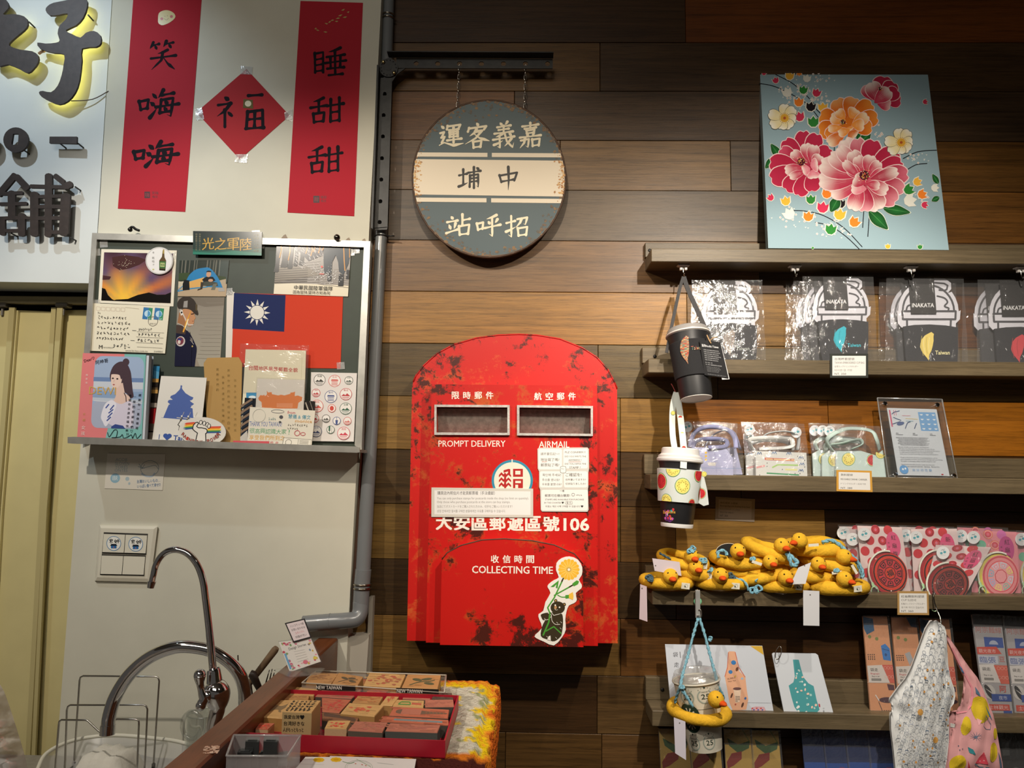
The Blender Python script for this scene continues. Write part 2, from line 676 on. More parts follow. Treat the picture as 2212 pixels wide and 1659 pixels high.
  def vtxt(s,t,x,y0,y1,c,size,bold=0.0,dx=0.0):
    n=len(t)
    for k,ch in enumerate(t):
      y=y0+(y1-y0)*(k/(n-1)if n>1 else 0.5)
      if ch != ' ':
        s.txt(ch,x+dx*k,y,c,w=size*(0.3 if ch in '一' and False else 1),bold=bold)
        s.z-=s.step
    s.up()
    return s

  def brush(s,ch,x0,y0,x1,y1,w,c,slant=0.0,dry=0):
    """w = pen width on the 100 grid; slant lifts the right side"""
    X,Y=(x1-x0)/100.0,(y1-y0)/100.0
    sy=s._sy()
    for st in BR[ch].split(';'):
      ty=st[0]
      pts=[tuple(float(a)for a in p.split(','))for p in st[1:].split()]
      L=[0.0]
      for a,b in zip(pts,pts[1:]):
        L.append(L[-1]+math.hypot(b[0]-a[0],b[1]-a[1]))
      pr=PROF[ty]
      out=[];ws=[]
      for k in range(len(pts)-1):
        m=max(3,int((L[k+1]-L[k])/9))
        for i in range(m+(k==len(pts)-2)):
          t=i/m
          x=pts[k][0]*(1-t)+pts[k+1][0]*t
          y=pts[k][1]*(1-t)+pts[k+1][1]*t
          u=(L[k]+(L[k+1]-L[k])*t)/L[-1]*3
          q=min(int(u),2)
          g=pr[q]*(1-(u-q))+pr[q+1]*(u-q)
          if ty in 'pn' and len(pts)==2:
            y+=math.sin(t*math.pi)*1.5
          out.append((x0+x*X,y0+(y-(x-50)*slant)*Y))
          ws.append(g*(1+random.uniform(-dry,dry)))
      s.line(out,w*X,c,ws,8)
      s.z-=s.step
    s.up()
    return s

  def scrawl(s,x0,x1,y,h,c,w=0.8,n=8,seed=0,gap=0.25):
    """handwriting too small to read: short pen marks in a row"""
    r=random.Random(seed*77+int(x0*3+y*7))
    step=(x1-x0)/n
    for k in range(n):
      bx=x0+k*step
      bw=step*(1-gap)
      for j in range(r.choice((2,3,3))):
        a=(bx+r.uniform(0,.35)*bw,y+r.uniform(-.5,.4)*h)
        b=(bx+r.uniform(.45,1)*bw,y+r.uniform(-.5,.5)*h)
        m=((a[0]+b[0])/2+r.uniform(-.15,.15)*bw,(a[1]+b[1])/2+r.uniform(-.3,.3)*h)
        s.line([a,m,b],w,c,None,0)
        s.z-=s.step
    s.up()
    return s

def slab(m,pl,quad,thick,off=0.0):
  """outline (pixels) on plane pl, thick mm behind it"""
  return m.prism([pl.at(x,y,off)for x,y in quad],[pl.at(x,y,off)-pl.n*thick/1000 for x,y in quad])

def base_of(pl,quad):
  pts=[pl.at(x,y)for x,y in quad]
  c=sum(pts,Vector())/len(pts)
  return Vector((c.x,c.y,min(p.z for p in pts)))

def Q(x0,y0,x1,y1):
  return[(x0,y0),(x1,y0),(x1,y1),(x0,y1)]

def card(name,label,cat,pl,quad,thick,color,draw=None,mat=None,part='print',group=None,edge=None,kind=None,parent=None,inkmat=None):
  """a flat object of its own thickness, its print a part on its face"""
  m=M().color(color)
  slab(m,pl,quad,thick)
  if parent is not None:
    o=m.build(name,mat or PRINT,parent)
  else:
    o=m.build(name,mat or PRINT,loc=base_of(pl,quad))
    setp(o,label,cat,group,kind)
  if draw:
    a=Art(pl)
    if len(quad)==4:a.frame(*quad)
    draw(a)
    a.build(part,inkmat or mat or PRINT,o)
  return o

def rrect(x0,y0,x1,y1,r,n=4):
  pts=[]
  for cx,cy,a0 in((x1-r,y0+r,-90),(x1-r,y1-r,0),(x0+r,y1-r,90),(x0+r,y0+r,180)):
    for k in range(n+1):
      a=math.radians(a0+90*k/n)
      pts.append((cx+r*math.cos(a),cy+r*math.sin(a)))
  return pts

def circ(cx,cy,r,n=32,ry=None):
  ry=r if ry is None else ry
  return[(cx+r*math.cos(2*math.pi*k/n),cy+ry*math.sin(2*math.pi*k/n))for k in range(n)]

def crom(pts,n=6,closed=False):
  pts=[Vector(p)for p in pts]
  m=len(pts)
  o=[]
  for i in range(m if closed else m-1):
    g=(lambda k:pts[k%m])if closed else(lambda k:pts[min(max(k,0),m-1)])
    p0,p1,p2,p3=g(i-1),g(i),g(i+1),g(i+2)
    for k in range(n):
      t=k/n
      o.append(0.5*(2*p1+(p2-p0)*t+(2*p0-5*p1+4*p2-p3)*t*t+(3*p1-p0-3*p2+p3)*t**3))
  if not closed:o.append(pts[-1])
  return o

# ------------------------------------------------------------------ the room
WALLM=plain('wall_paint','#cdcaba',0.7,spec=0.25,noise_amt=0.10,nscale=6,bump=0.08,bscale=120)
wood_wall=woodm('plank_wood',0.5,(0.7,9,26),4.0,0.40,0.3)
SHELFW=woodm('shelf_wood',0.38,(1.0,10,42),4.0,0.42,0.3)
REDWOOD=woodm('counter_wood',0.30,(12,1.2,20),5.0,0.35,0.1,fixed='#7a4526')

def struct(name,m,mat,loc=(0,0,0),label=None,color=None):
  o=m.build(name,mat,loc=loc,color=color)
  return setp(o,label,None,None,'structure')

FLOORM=plain('floor_tile','#6b6257',0.4,noise_amt=0.2,nscale=5)
struct('floor',M().box((-2.6,-4.2,-0.05),(3.0,0.3,0.0)),FLOORM)
struct('ceiling',M().box((-2.6,-4.2,2.95),(3.0,0.3,3.0)),plain('ceiling_paint','#8d8880',0.9))
struct('wall_right',M().box((3.0,-4.2,0),(3.05,0.3,2.95)),plain('side_paint','#9a8a72',0.9))

za=P(1200,411).z
zb=P(1200,1458).z
PH=(za-zb)/9
DK,BR_,MID,TAN,HON,GRY,RED,ORG='#4c3625','#64472c','#7d5c3a','#a17a50','#bb8a50','#6e5c4b','#87502a','#b87a38'
def tone(c):
  import colorsys
  r_,g_,b_=[int(c[i:i+2],16)/255 for i in(1,3,5)]
  h_,s_,v_=colorsys.rgb_to_hsv(r_,g_,b_)
  r_,g_,b_=colorsys.hsv_to_rgb(h_+.004,min(1,s_*1.16),v_*.88)
  return '#%02x%02x%02x'%(int(r_*255),int(g_*255),int(b_*255))

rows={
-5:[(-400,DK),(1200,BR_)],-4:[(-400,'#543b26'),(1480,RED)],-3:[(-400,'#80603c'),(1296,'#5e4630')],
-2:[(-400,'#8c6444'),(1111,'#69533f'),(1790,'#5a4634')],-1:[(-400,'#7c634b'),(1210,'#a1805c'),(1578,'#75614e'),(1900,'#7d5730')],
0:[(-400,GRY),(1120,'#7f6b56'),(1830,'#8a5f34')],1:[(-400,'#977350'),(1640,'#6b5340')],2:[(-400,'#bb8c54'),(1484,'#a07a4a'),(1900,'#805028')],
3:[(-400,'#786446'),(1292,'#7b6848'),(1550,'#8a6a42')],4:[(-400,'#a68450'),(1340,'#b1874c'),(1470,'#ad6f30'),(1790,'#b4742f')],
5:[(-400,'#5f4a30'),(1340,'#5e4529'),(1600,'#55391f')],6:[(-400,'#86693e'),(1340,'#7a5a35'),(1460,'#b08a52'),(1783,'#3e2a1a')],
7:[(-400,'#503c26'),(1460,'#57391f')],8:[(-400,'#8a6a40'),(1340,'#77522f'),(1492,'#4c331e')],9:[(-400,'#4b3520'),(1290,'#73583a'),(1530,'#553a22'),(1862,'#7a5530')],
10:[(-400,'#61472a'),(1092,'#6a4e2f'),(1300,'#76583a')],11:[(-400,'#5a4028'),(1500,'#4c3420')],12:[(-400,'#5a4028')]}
ww=M().box((-0.50,0.014,0.0),(3.0,0.2,2.95))
wall=struct('wall_back',ww,plain('wall_backing','#1a120c',0.9),loc=(0.4,0.0,0.0))
for r,cells in rows.items():
  zt=za-r*PH
  for k,(x0,c)in enumerate(cells):
    ym=411+r*115+50
    a=max(P(x0,ym).x,-0.50)
    b=P(cells[k+1][0],ym).x if k+1<len(cells)else 2.4
    g=0.0005
    dz=random.uniform(0,0.0012)
    cx=(a+b)/2
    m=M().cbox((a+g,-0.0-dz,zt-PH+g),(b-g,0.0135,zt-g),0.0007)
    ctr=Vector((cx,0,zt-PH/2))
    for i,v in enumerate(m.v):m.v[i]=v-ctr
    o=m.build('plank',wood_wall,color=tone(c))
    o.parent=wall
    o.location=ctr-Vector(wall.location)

# left white wall (in front of the plank wall), sign panel above the folding door
WD=45
WL=Pl(d=WD)
wq=[(248,-80),(828,-80),(755,1300),(749,1420),(738,1760),(112,1760),(163,1100),(213,480)]
struct('wall_left',slab(M(),WL,wq,45),WALLM)
SP=Pl(d=WD-3)
struct('wall_left',slab(M(),SP,[(-160,-80),(246.5,-80),(211.5,480),(203,612),(-160,606)],92),
   plain('sign_panel_paint','#ced3d2',0.6,noise_amt=0.06,nscale=9))
TR=plain('cream_trim','#b3a887',0.5,noise_amt=0.1)
m=M()
zt=P(150,640,-45).z;z0=P(150,655,-45).z
m.cbox((-1.6,0.045,z0),(P(205,640,-45).x,0.07,zt),0.002)
m.cbox((-1.6,0.040,z0-0.002),(P(205,640,-45).x,0.046,z0+0.004),0.001)
struct('trim_1',m,TR)
gap=M().box((-1.6,0.12,0.0),(-0.502,0.13,2.95))
struct('wall_back_recess',gap,plain('recess_dark','#2c2620',0.9))  # dark backdrop sheet; shade of the door gap put into its colour
DOORM=plain('door_vinyl','#cfc28c',0.34,noise_amt=0.07,nscale=14)
STRIP=plain('door_strip','#b8ab7a',0.25)
door=thing('door_1','cream vinyl folding door under the sign panel',None,P(60,1500,-60),kind='structure')
DP=Pl(d=-60)
for nm,q,dd,mt in(('panel',[(-160,672),(44,672),(10,1100),(-24,1700),(-300,1700)],8,DOORM),
           ('panel',[(36,670),(128,674),(105,1100),(72,1700),(-34,1700),(0,1100)],0,DOORM),
           ('panel',[(124,668),(240,668),(200,1100),(190,1700),(70,1700),(98,1100)],-8,DOORM),
           ('hinge_strip',[(30,667),(42,667),(7,1100),(-26,1700),(-40,1700),(-2,1100)],16,STRIP),
           ('hinge_strip',[(119,667),(129,667),(103,1100),(70,1700),(60,1700),(93,1100)],14,STRIP),
           ('hinge_strip',[(134,664),(146,664),(112,1100),(84,1700),(76,1700),(105,1100)],18,STRIP)):
  mm=slab(M(),DP,q,6,off=dd)
  mm.build(nm,mt,door)
for x in(4,136):
  m=M()
  c=P(x+2,661,-48)
  m.cbox(c+Vector((-.014,-.012,-.004)),c+Vector((.014,.012,.006)),0.002)
  m.tube([c+Vector((0,0,-.022)),c+Vector((0,0,0))],0.003)
  m.build('roller',plain('roller_grey','#77726a',0.4,0.6),door)

# ------------------------------------------------------------------ stand-off sign letters
SIGNM=plain('sign_metal','#3a302c',0.55,0.3,noise_amt=0.35,nscale=70,bump=0.2,bscale=90)
LT=Pl(d=WD-3+24)

def zq(pts,s=3.456,ox=0,oy=0):
  return[(ox+x/s,oy+y/s)for x,y in pts]

def letter(name,label,polys,pins,lit=False,hole=None):
  r=thing(name,label,'sign letter',base_of(LT,polys[0]),'stand-off sign letters')
  m=M()
  for q in polys:slab(m,LT,q,5)
  m.build('face',SIGNM,r)
  for(x,y)in pins:
    m=M()
    a=LT.at(x,y,-4)
    m.tube([a,a+Vector((0.0,0.020,-0.001))],0.0018,6)
    m.build('pin',BLACKM,r)
  return r

zi=crom([(340,75),(355,45),(400,20),(500,0),(560,-30),(640,-10),(650,45),(620,130),(565,190),(490,225),(540,255),(600,280),(640,245),
   (700,230),(748,262),(752,320),(715,350),(612,362),(610,450),(592,600),(560,690),(505,755),(440,780),(370,755),(310,722),(290,688),
   (320,678),(380,688),(430,640),(460,560),(475,480),(478,405),(400,395),(300,365),(278,318),(340,325),(420,318),(445,300),
   (430,250),(445,190),(490,145),(505,100),(440,110),(370,115)],2,True)
nv=crom([(-60,-60),(10,-30),(55,15),(62,60),(22,105),(60,108),(110,105),(180,122),(206,158),(198,205),(150,250),(85,305),(68,340),
   (150,370),(240,382),(284,415),(283,465),(250,512),(205,545),(140,512),(60,480),(-60,450)],2,True)
L1=letter('sign_letter','large dark brush-style metal letter at the top of the sign, lit yellow from behind',[zq(zi)],[(188,30),(150,75),(120,190)])
L2=letter('sign_letter','dark brush-style metal letter cut off by the left frame edge at the top',[zq(nv)],[(60,45),(50,130)])
glow=bpy.data.materials.new('led_glow');glow.use_nodes=True
gb=glow.node_tree.nodes['Principled BSDF']
gb.inputs['Base Color'].default_value=(1,1,0.7,1)
gb.inputs['Emission Color'].default_value=lin('#fff07a');gb.inputs['Emission Strength'].default_value=9.0
for L,path in((L1,[[(150,12),(178,10),(150,55),(135,60)],[(100,97),(150,98),(205,82)],[(152,100),(158,150),(148,195),(120,215),(98,205)]]),
        (L2,[[(2,60),(35,45),(50,48)],[(5,120),(35,118),(62,140)]])):
  for pth in path:
    m=M();m.tube([LT.at(x,y,-8)for x,y in pth],0.003,6);m.build('light_strip',glow,L)
m=M()
wp=[LT.at(150,215,-6),LT.at(190,207,-16),Pl(d=WD-3).at(236,198,3)]
m.tube(crom(wp,4),0.0012,6)
m.build('cable',plain('cable_brown','#4a3526',0.5),L1)
m=M()
m.tube(crom([LT.at(80,113,-6),LT.at(84,108,-8),LT.at(92,107,-6)],4),0.003,6)
m.build('cable',plain('cable_tape','#8a6a55',0.5),L1)

def coin(cx,cy,r,label):
  t=thing('sign_letter',label,'sign letter',P(cx,cy+r,WD+20),'stand-off sign letters')
  m=M()
  n=28
  sq=[(-10,11),(-6,-13),(6,-13),(5,10)]if r>20 else[(-7,7),(-7,-7),(7,-7),(7,7)]
  inner=[]
  for k in range(n):
    # walk the square hole in step with the circle
    a=2*math.pi*k/n
    best=None
    d=Vector((math.cos(a),math.sin(a)))
    for i in range(4):
      p=Vector(sq[i]);q=Vector(sq[(i+1)%4]);e=q-p
      den=d.x*e.y-d.y*e.x
      if abs(den)<1e-9:continue
      tt=(p.x*e.y-p.y*e.x)/den
      uu=(p.x*d.y-p.y*d.x)/den
      if tt>0 and-0.001<=uu<=1.001:best=d*tt
    inner.append((cx+best.x,cy+best.y))
  outer=[(cx+math.cos(2*math.pi*k/n)*r,cy+math.sin(2*math.pi*k/n)*r)for k in range(n)]
  fo=[m.vert(LT.at(*p))for p in outer];fi=[m.vert(LT.at(*p))for p in inner]
  bo=[m.vert(LT.at(p[0],p[1],-5))for p in outer];bi=[m.vert(LT.at(p[0],p[1],-5))for p in inner]
  for k in range(n):
    j=(k+1)%n
    for f in((fo[k],fo[j],fi[j],fi[k]),(bo[j],bo[k],bi[k],bi[j]),(fo[j],fo[k],bo[k],bo[j]),(fi[k],fi[j],bi[j],bi[k])):
      m.f.append(list(f))
  m.build('face',SIGNM,t)
  a=LT.at(cx+14,cy+20,-4)
  mm=M();mm.tube([a,a+Vector((0,0.020,-0.001))],0.0018,6);mm.build('pin',BLACKM,t)
  return t

coin(34,302,27,'round coin-shaped dark metal letter with a square hole')
coin(-33,304,27,'round metal letter just off the left frame edge, only its shadow showing')
letter('sign_letter','short dark metal bar letter right of the coin-shaped letter',[[(107,295),(166,295),(165.5,310.5),(106.5,309)]],[(128,309),(166,308)])
# the bottom character, built of flat metal bars like the real one
r=thing('sign_letter','large dark metal character with many strokes low on the sign panel','sign letter',P(60,514,WD+20),'stand-off sign letters')
m=M()
for k,(x0,y0,x1,y1,w)in enumerate(((100,570,-10,700,44),(112,580,184,655,44),(0,697,150,690,24),(0,768,180,764,24),(78,690,80,862,52),(0,866,180,860,24),(14,868,16,972,40),(148,845,148,975,50),(14,952,148,950,24),
             (212,645,470,652,26),(380,575,432,615,38),(440,645,485,632,46),(335,572,331,980,52),(236,700,236,974,58),(452,712,438,968,66),(236,718,450,712,24),(236,787,446,785,26),(236,866,442,864,26),(331,962,438,962,26),(180,864,236,866,20))):
  A_,B_=Vector((x0,y0)),Vector((x1,y1))
  d_=(B_-A_).normalized();n_=Vector((-d_.y,d_.x))*w/2
  q=[]
  for c_,s0 in((A_,1),(B_,-1)):
    for t_ in(-80,-40,0,40,80):
      an=math.radians(t_)
      q.append(c_-d_*s0*math.cos(an)*w*.32+n_*math.sin(an)*s0)
  slab(m,LT,[(x/3.19,200+y/3.19)for x,y in q],5,off=k*.03)
m.build('face',SIGNM,r)
for x,y in((160,402),(150,512),(22,503)):
  mm=M();a=LT.at(x,y,-4);mm.tube([a,a+Vector((0.0,0.020,-0.001))],0.0018,6);mm.build('pin',BLACKM,r)

# ------------------------------------------------------------------ red paper couplets and diamond
PAPER=printm('red_paper',0.75,0.2)
INK='#232126'
REDC='#aa2230'
WP=Pl(d=WD+0.8)

def couplet(quad,label,draws):
  m=M().color(REDC)
  slab(m,WP,quad,0.8)
  o=setp(m.build('paper_couplet',PAPER,loc=base_of(WP,quad)),label,'paper banner','red paper couplets')
  for k,(ch,x0,y0,x1,y1,w,sl)in enumerate(draws):
    a=Art(WP,.05);a.brush(ch,x0,y0,x1,y1,w,INK,sl,.12);a.build('brushed_character',INKM,o)
  return o

def printer(a):
  a.rect(312,414,324,428,'#3a1a20');a.txt('嗨',318,421,'#8a2a32',w=9)
  a.txt('笑嗨',335,417,'#4a1a22',w=14);a.txt('嗨文',335,425,'#4a1a22',w=12)

o=couplet([(292,-60),(440,-60),(400,457.5),(254.5,450.5)],'long red paper banner nearest the sign letters, with a gold smiling face',[('笑',318,88,385,155,9,.04),('嗨',296,192,388,262,8,.06),('嗨',284,304,387,366,8,.06)])
a=Art(WP);printer(a);a.build('printed_seal',PRINT,o)
a=Art(WP,0.3)
g='#c9b878'
a.poly([tuple(p)for p in crom(zq([(1180,140),(1190,95),(1240,76),(1290,92),(1310,125),(1280,160),(1220,188),(1185,175)]),4,True)],g)
for x,y in((1208,141),(1280,124)):a.ell(x/3.456,y/3.456,3.2,3.2,'#b04038')
for x,y in((1232,122),(1250,118)):a.ell(x/3.456,y/3.456,1,1,'#9a8a50')
a.curve(zq([(1226,140),(1243,150),(1258,138)]),1,'#8f8048')
a.build('face_sticker',GLOSSY,o)

def printer(a):
  a.rect(677,423,690,438,'#3a1a20');a.txt('甜',683.5,430.5,'#8a2a32',w=9)
  a.txt('睡甜',699,426,'#4a1a22',w=13);a.txt('嗨文',699,434,'#4a1a22',w=12)

o=couplet([(649,2),(784,6),(765,467),(621,459)],'long red paper banner with gold birds beside the grey pipe',[('睡',674,100,749,168,8,.04),('甜',668,206,742,270,9,.05),('甜',664,312,739,378,9,.05)])
a=Art(WP);printer(a);a.build('printed_seal',PRINT,o)
a=Art(WP,0.3)
r=random.Random(5)
for x,y in((741,22),(735,34),(752,27),(718,44),(727,47),(705,52),(712,48),(682,62),(686,66),(703,70),(730,40),(745,38)):
  s_=r.uniform(2.5,5)
  a.poly([(x-s_,y+r.uniform(-2,2)),(x,y-2),(x+s_,y-r.uniform(0,3)),(x+1,y+1.2)],'#b8a468')
a.build('gold_birds',GLOSSY,o)

dq=[(532.4,149),(625.6,249.4),(518,344.3),(424,242.5)]
m=M().color('#a52a30')
slab(m,WP,dq,0.8)
o=setp(m.build('paper_diamond',PAPER,loc=base_of(WP,dq)),'red paper diamond with one black brushed character between the banners','paper banner')
a=Art(WP)
a.brush('示',466,206,552,276,8.5,INK,0.05,0.15)
a.build('brushed_radical',INKM,o)
a=Art(WP)
a.brush('福b',500,198,570,284,10.5,INK,0.0,0.15)
a.build('brushed_character',INKM,o)
a=Art(WP,0.4)
a.poly([(526,214),(546,216),(547,235),(525,233)],'#5b5326');a.ell(536,224,7,6.5,'#cfc9ae')
a.build('coin_sticker',GLOSSY,o)
TAPE=clearm('clear_tape',0.12,0.2,(0.95,0.95,0.93),0.3,60,haze=0.22)
for q in([(519,142),(546,144),(544,161),(519,160)],[(421,236),(436,232),(441,258),(424,260)],[(614,243),(632,235),(632,262),(616,258)],[(509,333),(536,333),(533,352),(507,350)]):
  mm=slab(M(),Pl(d=WD+1.3),q,0.5);mm.build('tape',TAPE,o)

# ------------------------------------------------------------------ chalkboard with its ledge
BOARDM=plain('chalkboard_green','#2f3a2e',0.55,noise_amt=0.22,nscale=22)
bd=thing('notice_board','green chalkboard in an aluminium frame with a ledge, covered in cards','notice board',P(480,970,60))
slab(M(),Pl(d=57),[(203,508),(797,525),(777,968),(172,946)],12).build('writing_surface',BOARDM,bd)
FP=Pl(d=66)
for q in([(199,503),(800,521),(786,534),(209,517)],[(800,521),(781,973),(766,962),(786,534)],
     [(199,503),(209,517),(183,944),(168,950)]):
  slab(M(),FP,q,21).build('frame_rail',ALU,bd)
LG=Pl(d=121)
m=slab(M(),LG,[(146,944),(160,943.5),(771,964.5),(777,967),(777,977),(770,978),(160,958.5),(146,957.5)],4)
q=[(148,951),(776,971),(776,977.5),(148,957.5)]
m.prism([LG.at(x,y,-1.5)for x,y in q],[LG.at(x,y)+Vector((0,0.074,0))for x,y in q])
m.build('ledge',ALU,bd)
STEELB=plain('dark_metal_knob','#77736d',0.12,1.0)
m=M();m.ball(P(728,513,70),0.007,14);m.build('knob',STEELB,bd,True)
m=M();c=P(289,499,68)
m.tube(crom([c+Vector((-.012,0,.002)),c+Vector((-.004,0,.009)),c+Vector((.004,0,.004)),c+Vector((.012,0,.001))],4),0.0028,8)
m.ball(c+Vector((-.008,0,.003)),.005,10)
m.build('hook',plain('hook_dark','#3a3836',0.25,0.8),bd,True)
for k,(x,y)in enumerate(((615,512),(752,519),(786,521))):
  a=Art(Pl(d=WD+0.6),0.2);a.poly([(x-8,y+3),(x-2,y-4),(x+2,y-6),(x+7,y+4)],'#8a7a68');a.build('torn_paper',PRINT,bd)
r=random.Random(3)
for k,(x,y)in enumerate(((224,527),(372,553),(553,505),(768,540),(208,545),(562,530),(757,545),(208,655),(494,630),(736,790))):
  q=[(x-9,y-7),(x+8,y-8),(x+9,y+7),(x-8,y+8)]
  slab(M(),Pl(d=58.4),q,0.4).build('tape',TAPE,bd)

# pinned things: board face is at 122
B1=Pl(d=58)

def dr(a):
  a.rect(0,0,100,100,'#1d2a2a','#1d3a34')
  a.poly([(0,78),(20,84),(45,74),(70,82),(100,70),(100,100),(0,100)],'#1f5a4c')
  a.poly([(0,88),(30,92),(60,82),(100,90),(100,100),(0,100)],'#2a7a66')
  for k,ch in enumerate('光之軍陸'):
    a.txt(ch,22+k*18.3,53,'#c79a3c',h=52,bold=0.012,shear=0.12)
  for x in(5,10):a.vtxt('中華民國七十三年',x,14,80,'#8a8468',2.6)
  for x in(90,94):a.vtxt('陸軍之光敬贈',x,14,80,'#8a8468',2.6)

card('name_plate','dark green plaque with four gold characters over the board frame','plaque',Pl(d=68),[(417,499),(566,501),(565,552),(416.7,549.5)],3,'#20302c',dr,GLOSSY)

def dr(a):
  a.fill('#e6dfcd')
  f=[(219+6,538+7),(382-8,541+7),(374.5-6,662-7),(212+7,654-5)]
  a.frame(*f)
  rows_=12;cols_=16
  rr=random.Random(2)

  def sky(u,v):
    ang=math.atan2(100-v,u-32)
    raym=0.5+0.5*math.sin(ang*11+1.0)
    h=v/100.0
    dist=math.hypot((u-32)/70,(v-92)/100)
    blue=Vector((0.38,0.30,0.42));org=Vector((0.80,0.45,0.25));yel=Vector((0.98,0.78,0.28));drk=Vector((0.24,0.13,0.15))
    c=blue.lerp(org,min(1,max(0,raym*1.1*h*1.3)))
    c=c.lerp(yel,max(0,1-dist*1.55)**0.8)
    c=c.lerp(drk,max(0,0.75-h*1.9)*(0.6+0.4*math.sin(u*.12)))
    return '#%02x%02x%02x'%tuple(int(255*min(1,max(0,q)))for q in c)
  nu,nv=22,16
  for i in range(nu):
    for j in range(nv):
      u0,u1,v0,v1=i*100/nu,(i+1)*100/nu,j*100/nv,(j+1)*100/nv
      a.poly([(u0,v0),(u1,v0),(u1,v1),(u0,v1)],None,[sky(u0,v0),sky(u1,v0),sky(u1,v1),sky(u0,v1)])
      a.z-=a.step
  a.up()
  a.poly([(12,10),(30,5),(50,8),(62,14),(52,24),(38,32),(24,36),(14,28)],'#4a2c2c')
  a.poly([(0,48),(12,50),(10,56),(0,57)],'#4a2a2e')
  a.poly([(0,74),(5,76),(9,88),(16,97),(22,100),(0,100)],'#0c0806')
  a.poly([(22,97),(38,95),(52,86),(68,80),(80,84),(92,83),(100,78),(100,100),(15,100)],'#0c0806')
  for k in range(36):
    x,y=rr.gauss(33,5),rr.gauss(25,6)
    a.ell(x,y,.45,None,'#cfc0a8',5);a.z-=a.step

card('sunset_postcard','postcard photo of an orange sunset over dark hills','postcard',B1,[(219,538),(382,541),(374.5,662),(212,654)],1,'#e6dfcd',dr,GLOSSY)

def dr(a):
  a.frame(*Q(315,534,373,592))
  a.ell(50,50,50,50,'#e8e6e4',32);a.ring(50,50,49,2,'#b9b5b0')
  a.poly([(63,12),(68,12),(70,38),(76,50),(73,88),(50,86),(50,50),(60,36)],'#5e4a30')
  a.poly([(64,8),(69,8),(69,24),(63,24)],'#a89450')
  a.poly([(51,52),(75,53),(73,80),(50,78)],'#3f6b3a');a.poly([(54,57),(71,58),(70,74),(53,73)],'#a9b77a')
  a.poly([(50,80),(73,82),(72,88),(50,86)],'#2a2a1c')
  a.txt('啤酒',62,66,'#35502c',w=14)
  a.vtxt('老',28,20,20,'#8a8884',7);a.vtxt('乾啦',28,40,53,'#8a8884',9);a.vtxt('杯',29,65,65,'#aaa8a4',7)
  a.ell(28,83,4,3,'#c8c890')

card('pin_badge','round white badge with a green-labelled bottle on the sunset postcard','badge',Pl(d=63),circ(344,563,29.5),4,'#d8d6d4',dr,GLOSSY)

def dr(a):
  a.fill('#2c3530')
  for x,w in((6,2),(13,3),(21,1.5),(31,2),(36,1.5),(57,2.5),(63,1.5),(70,2),(75,3),(86,2)):
    a.line([(x,0),(x-1.5,50)],w,'#6b6a60',None,0)
  a.rect(80,0,100,60,'#46504c');a.line([(82,0),(82,50)],1.5,'#7a7a70',None,0)
  a.poly([(0,36),(20,34),(26,54),(0,56)],'#3c4c30');a.poly([(78,42),(96,46),(98,56),(80,56)],'#3e4a30')
  a.poly([(0,58),(20,62),(40,72),(100,66),(100,100),(0,100)],'#b7a185')
  a.poly([(0,60),(12,58),(10,74),(0,76)],'#c9bda6');a.poly([(84,56),(97,52),(98,70),(86,68)],'#b3a28a')
  a.poly([tuple(p)for p in crom([(16,56),(22,40),(34,26),(50,21),(62,22),(76,40),(86,60),(92,76)],4)]+[(60,74),(40,54)],'#2d7fb4')
  a.poly([(20,60),(52,46),(48,74),(18,76)],'#d9a862')
  a.line([(0,84),(18,60),(50,47)],1.5,'#2a86b8');a.line([(0,86),(30,78),(60,74)],2,'#2a86b8')
  a.poly([(56,46),(70,46),(76,56),(66,62),(54,62),(48,54)],'#18181a')
  a.ell(61,39,5,8,'#c89a7c');a.ell(61,33,5.4,4,'#1a1614',a0=180,a1=360)
  a.poly([(50,60),(66,58),(80,62),(82,72),(70,70),(62,72),(48,70)],'#474a42')
  a.poly([(46,60),(52,62),(50,80),(40,84),(41,80),(46,78)],'#3b332c');a.poly([(72,66),(80,64),(76,82),(68,82)],'#6f7064')
  a.poly([(12,54),(22,56),(24,82),(10,84),(9,66)],'#16181c')
  a.poly([(82,76),(94,76),(97,86),(84,86)],'#a8a4a0');a.ell(66,56,5,4,'#c89a7c')

card('camping_photo','photo of a person sitting before a blue tent in a forest','photo',Pl(d=58.6),[(388,562.5),(495,561.6),(488,640.6),(384,640)],1.4,'#d8d4cc',dr,GLOSSY)

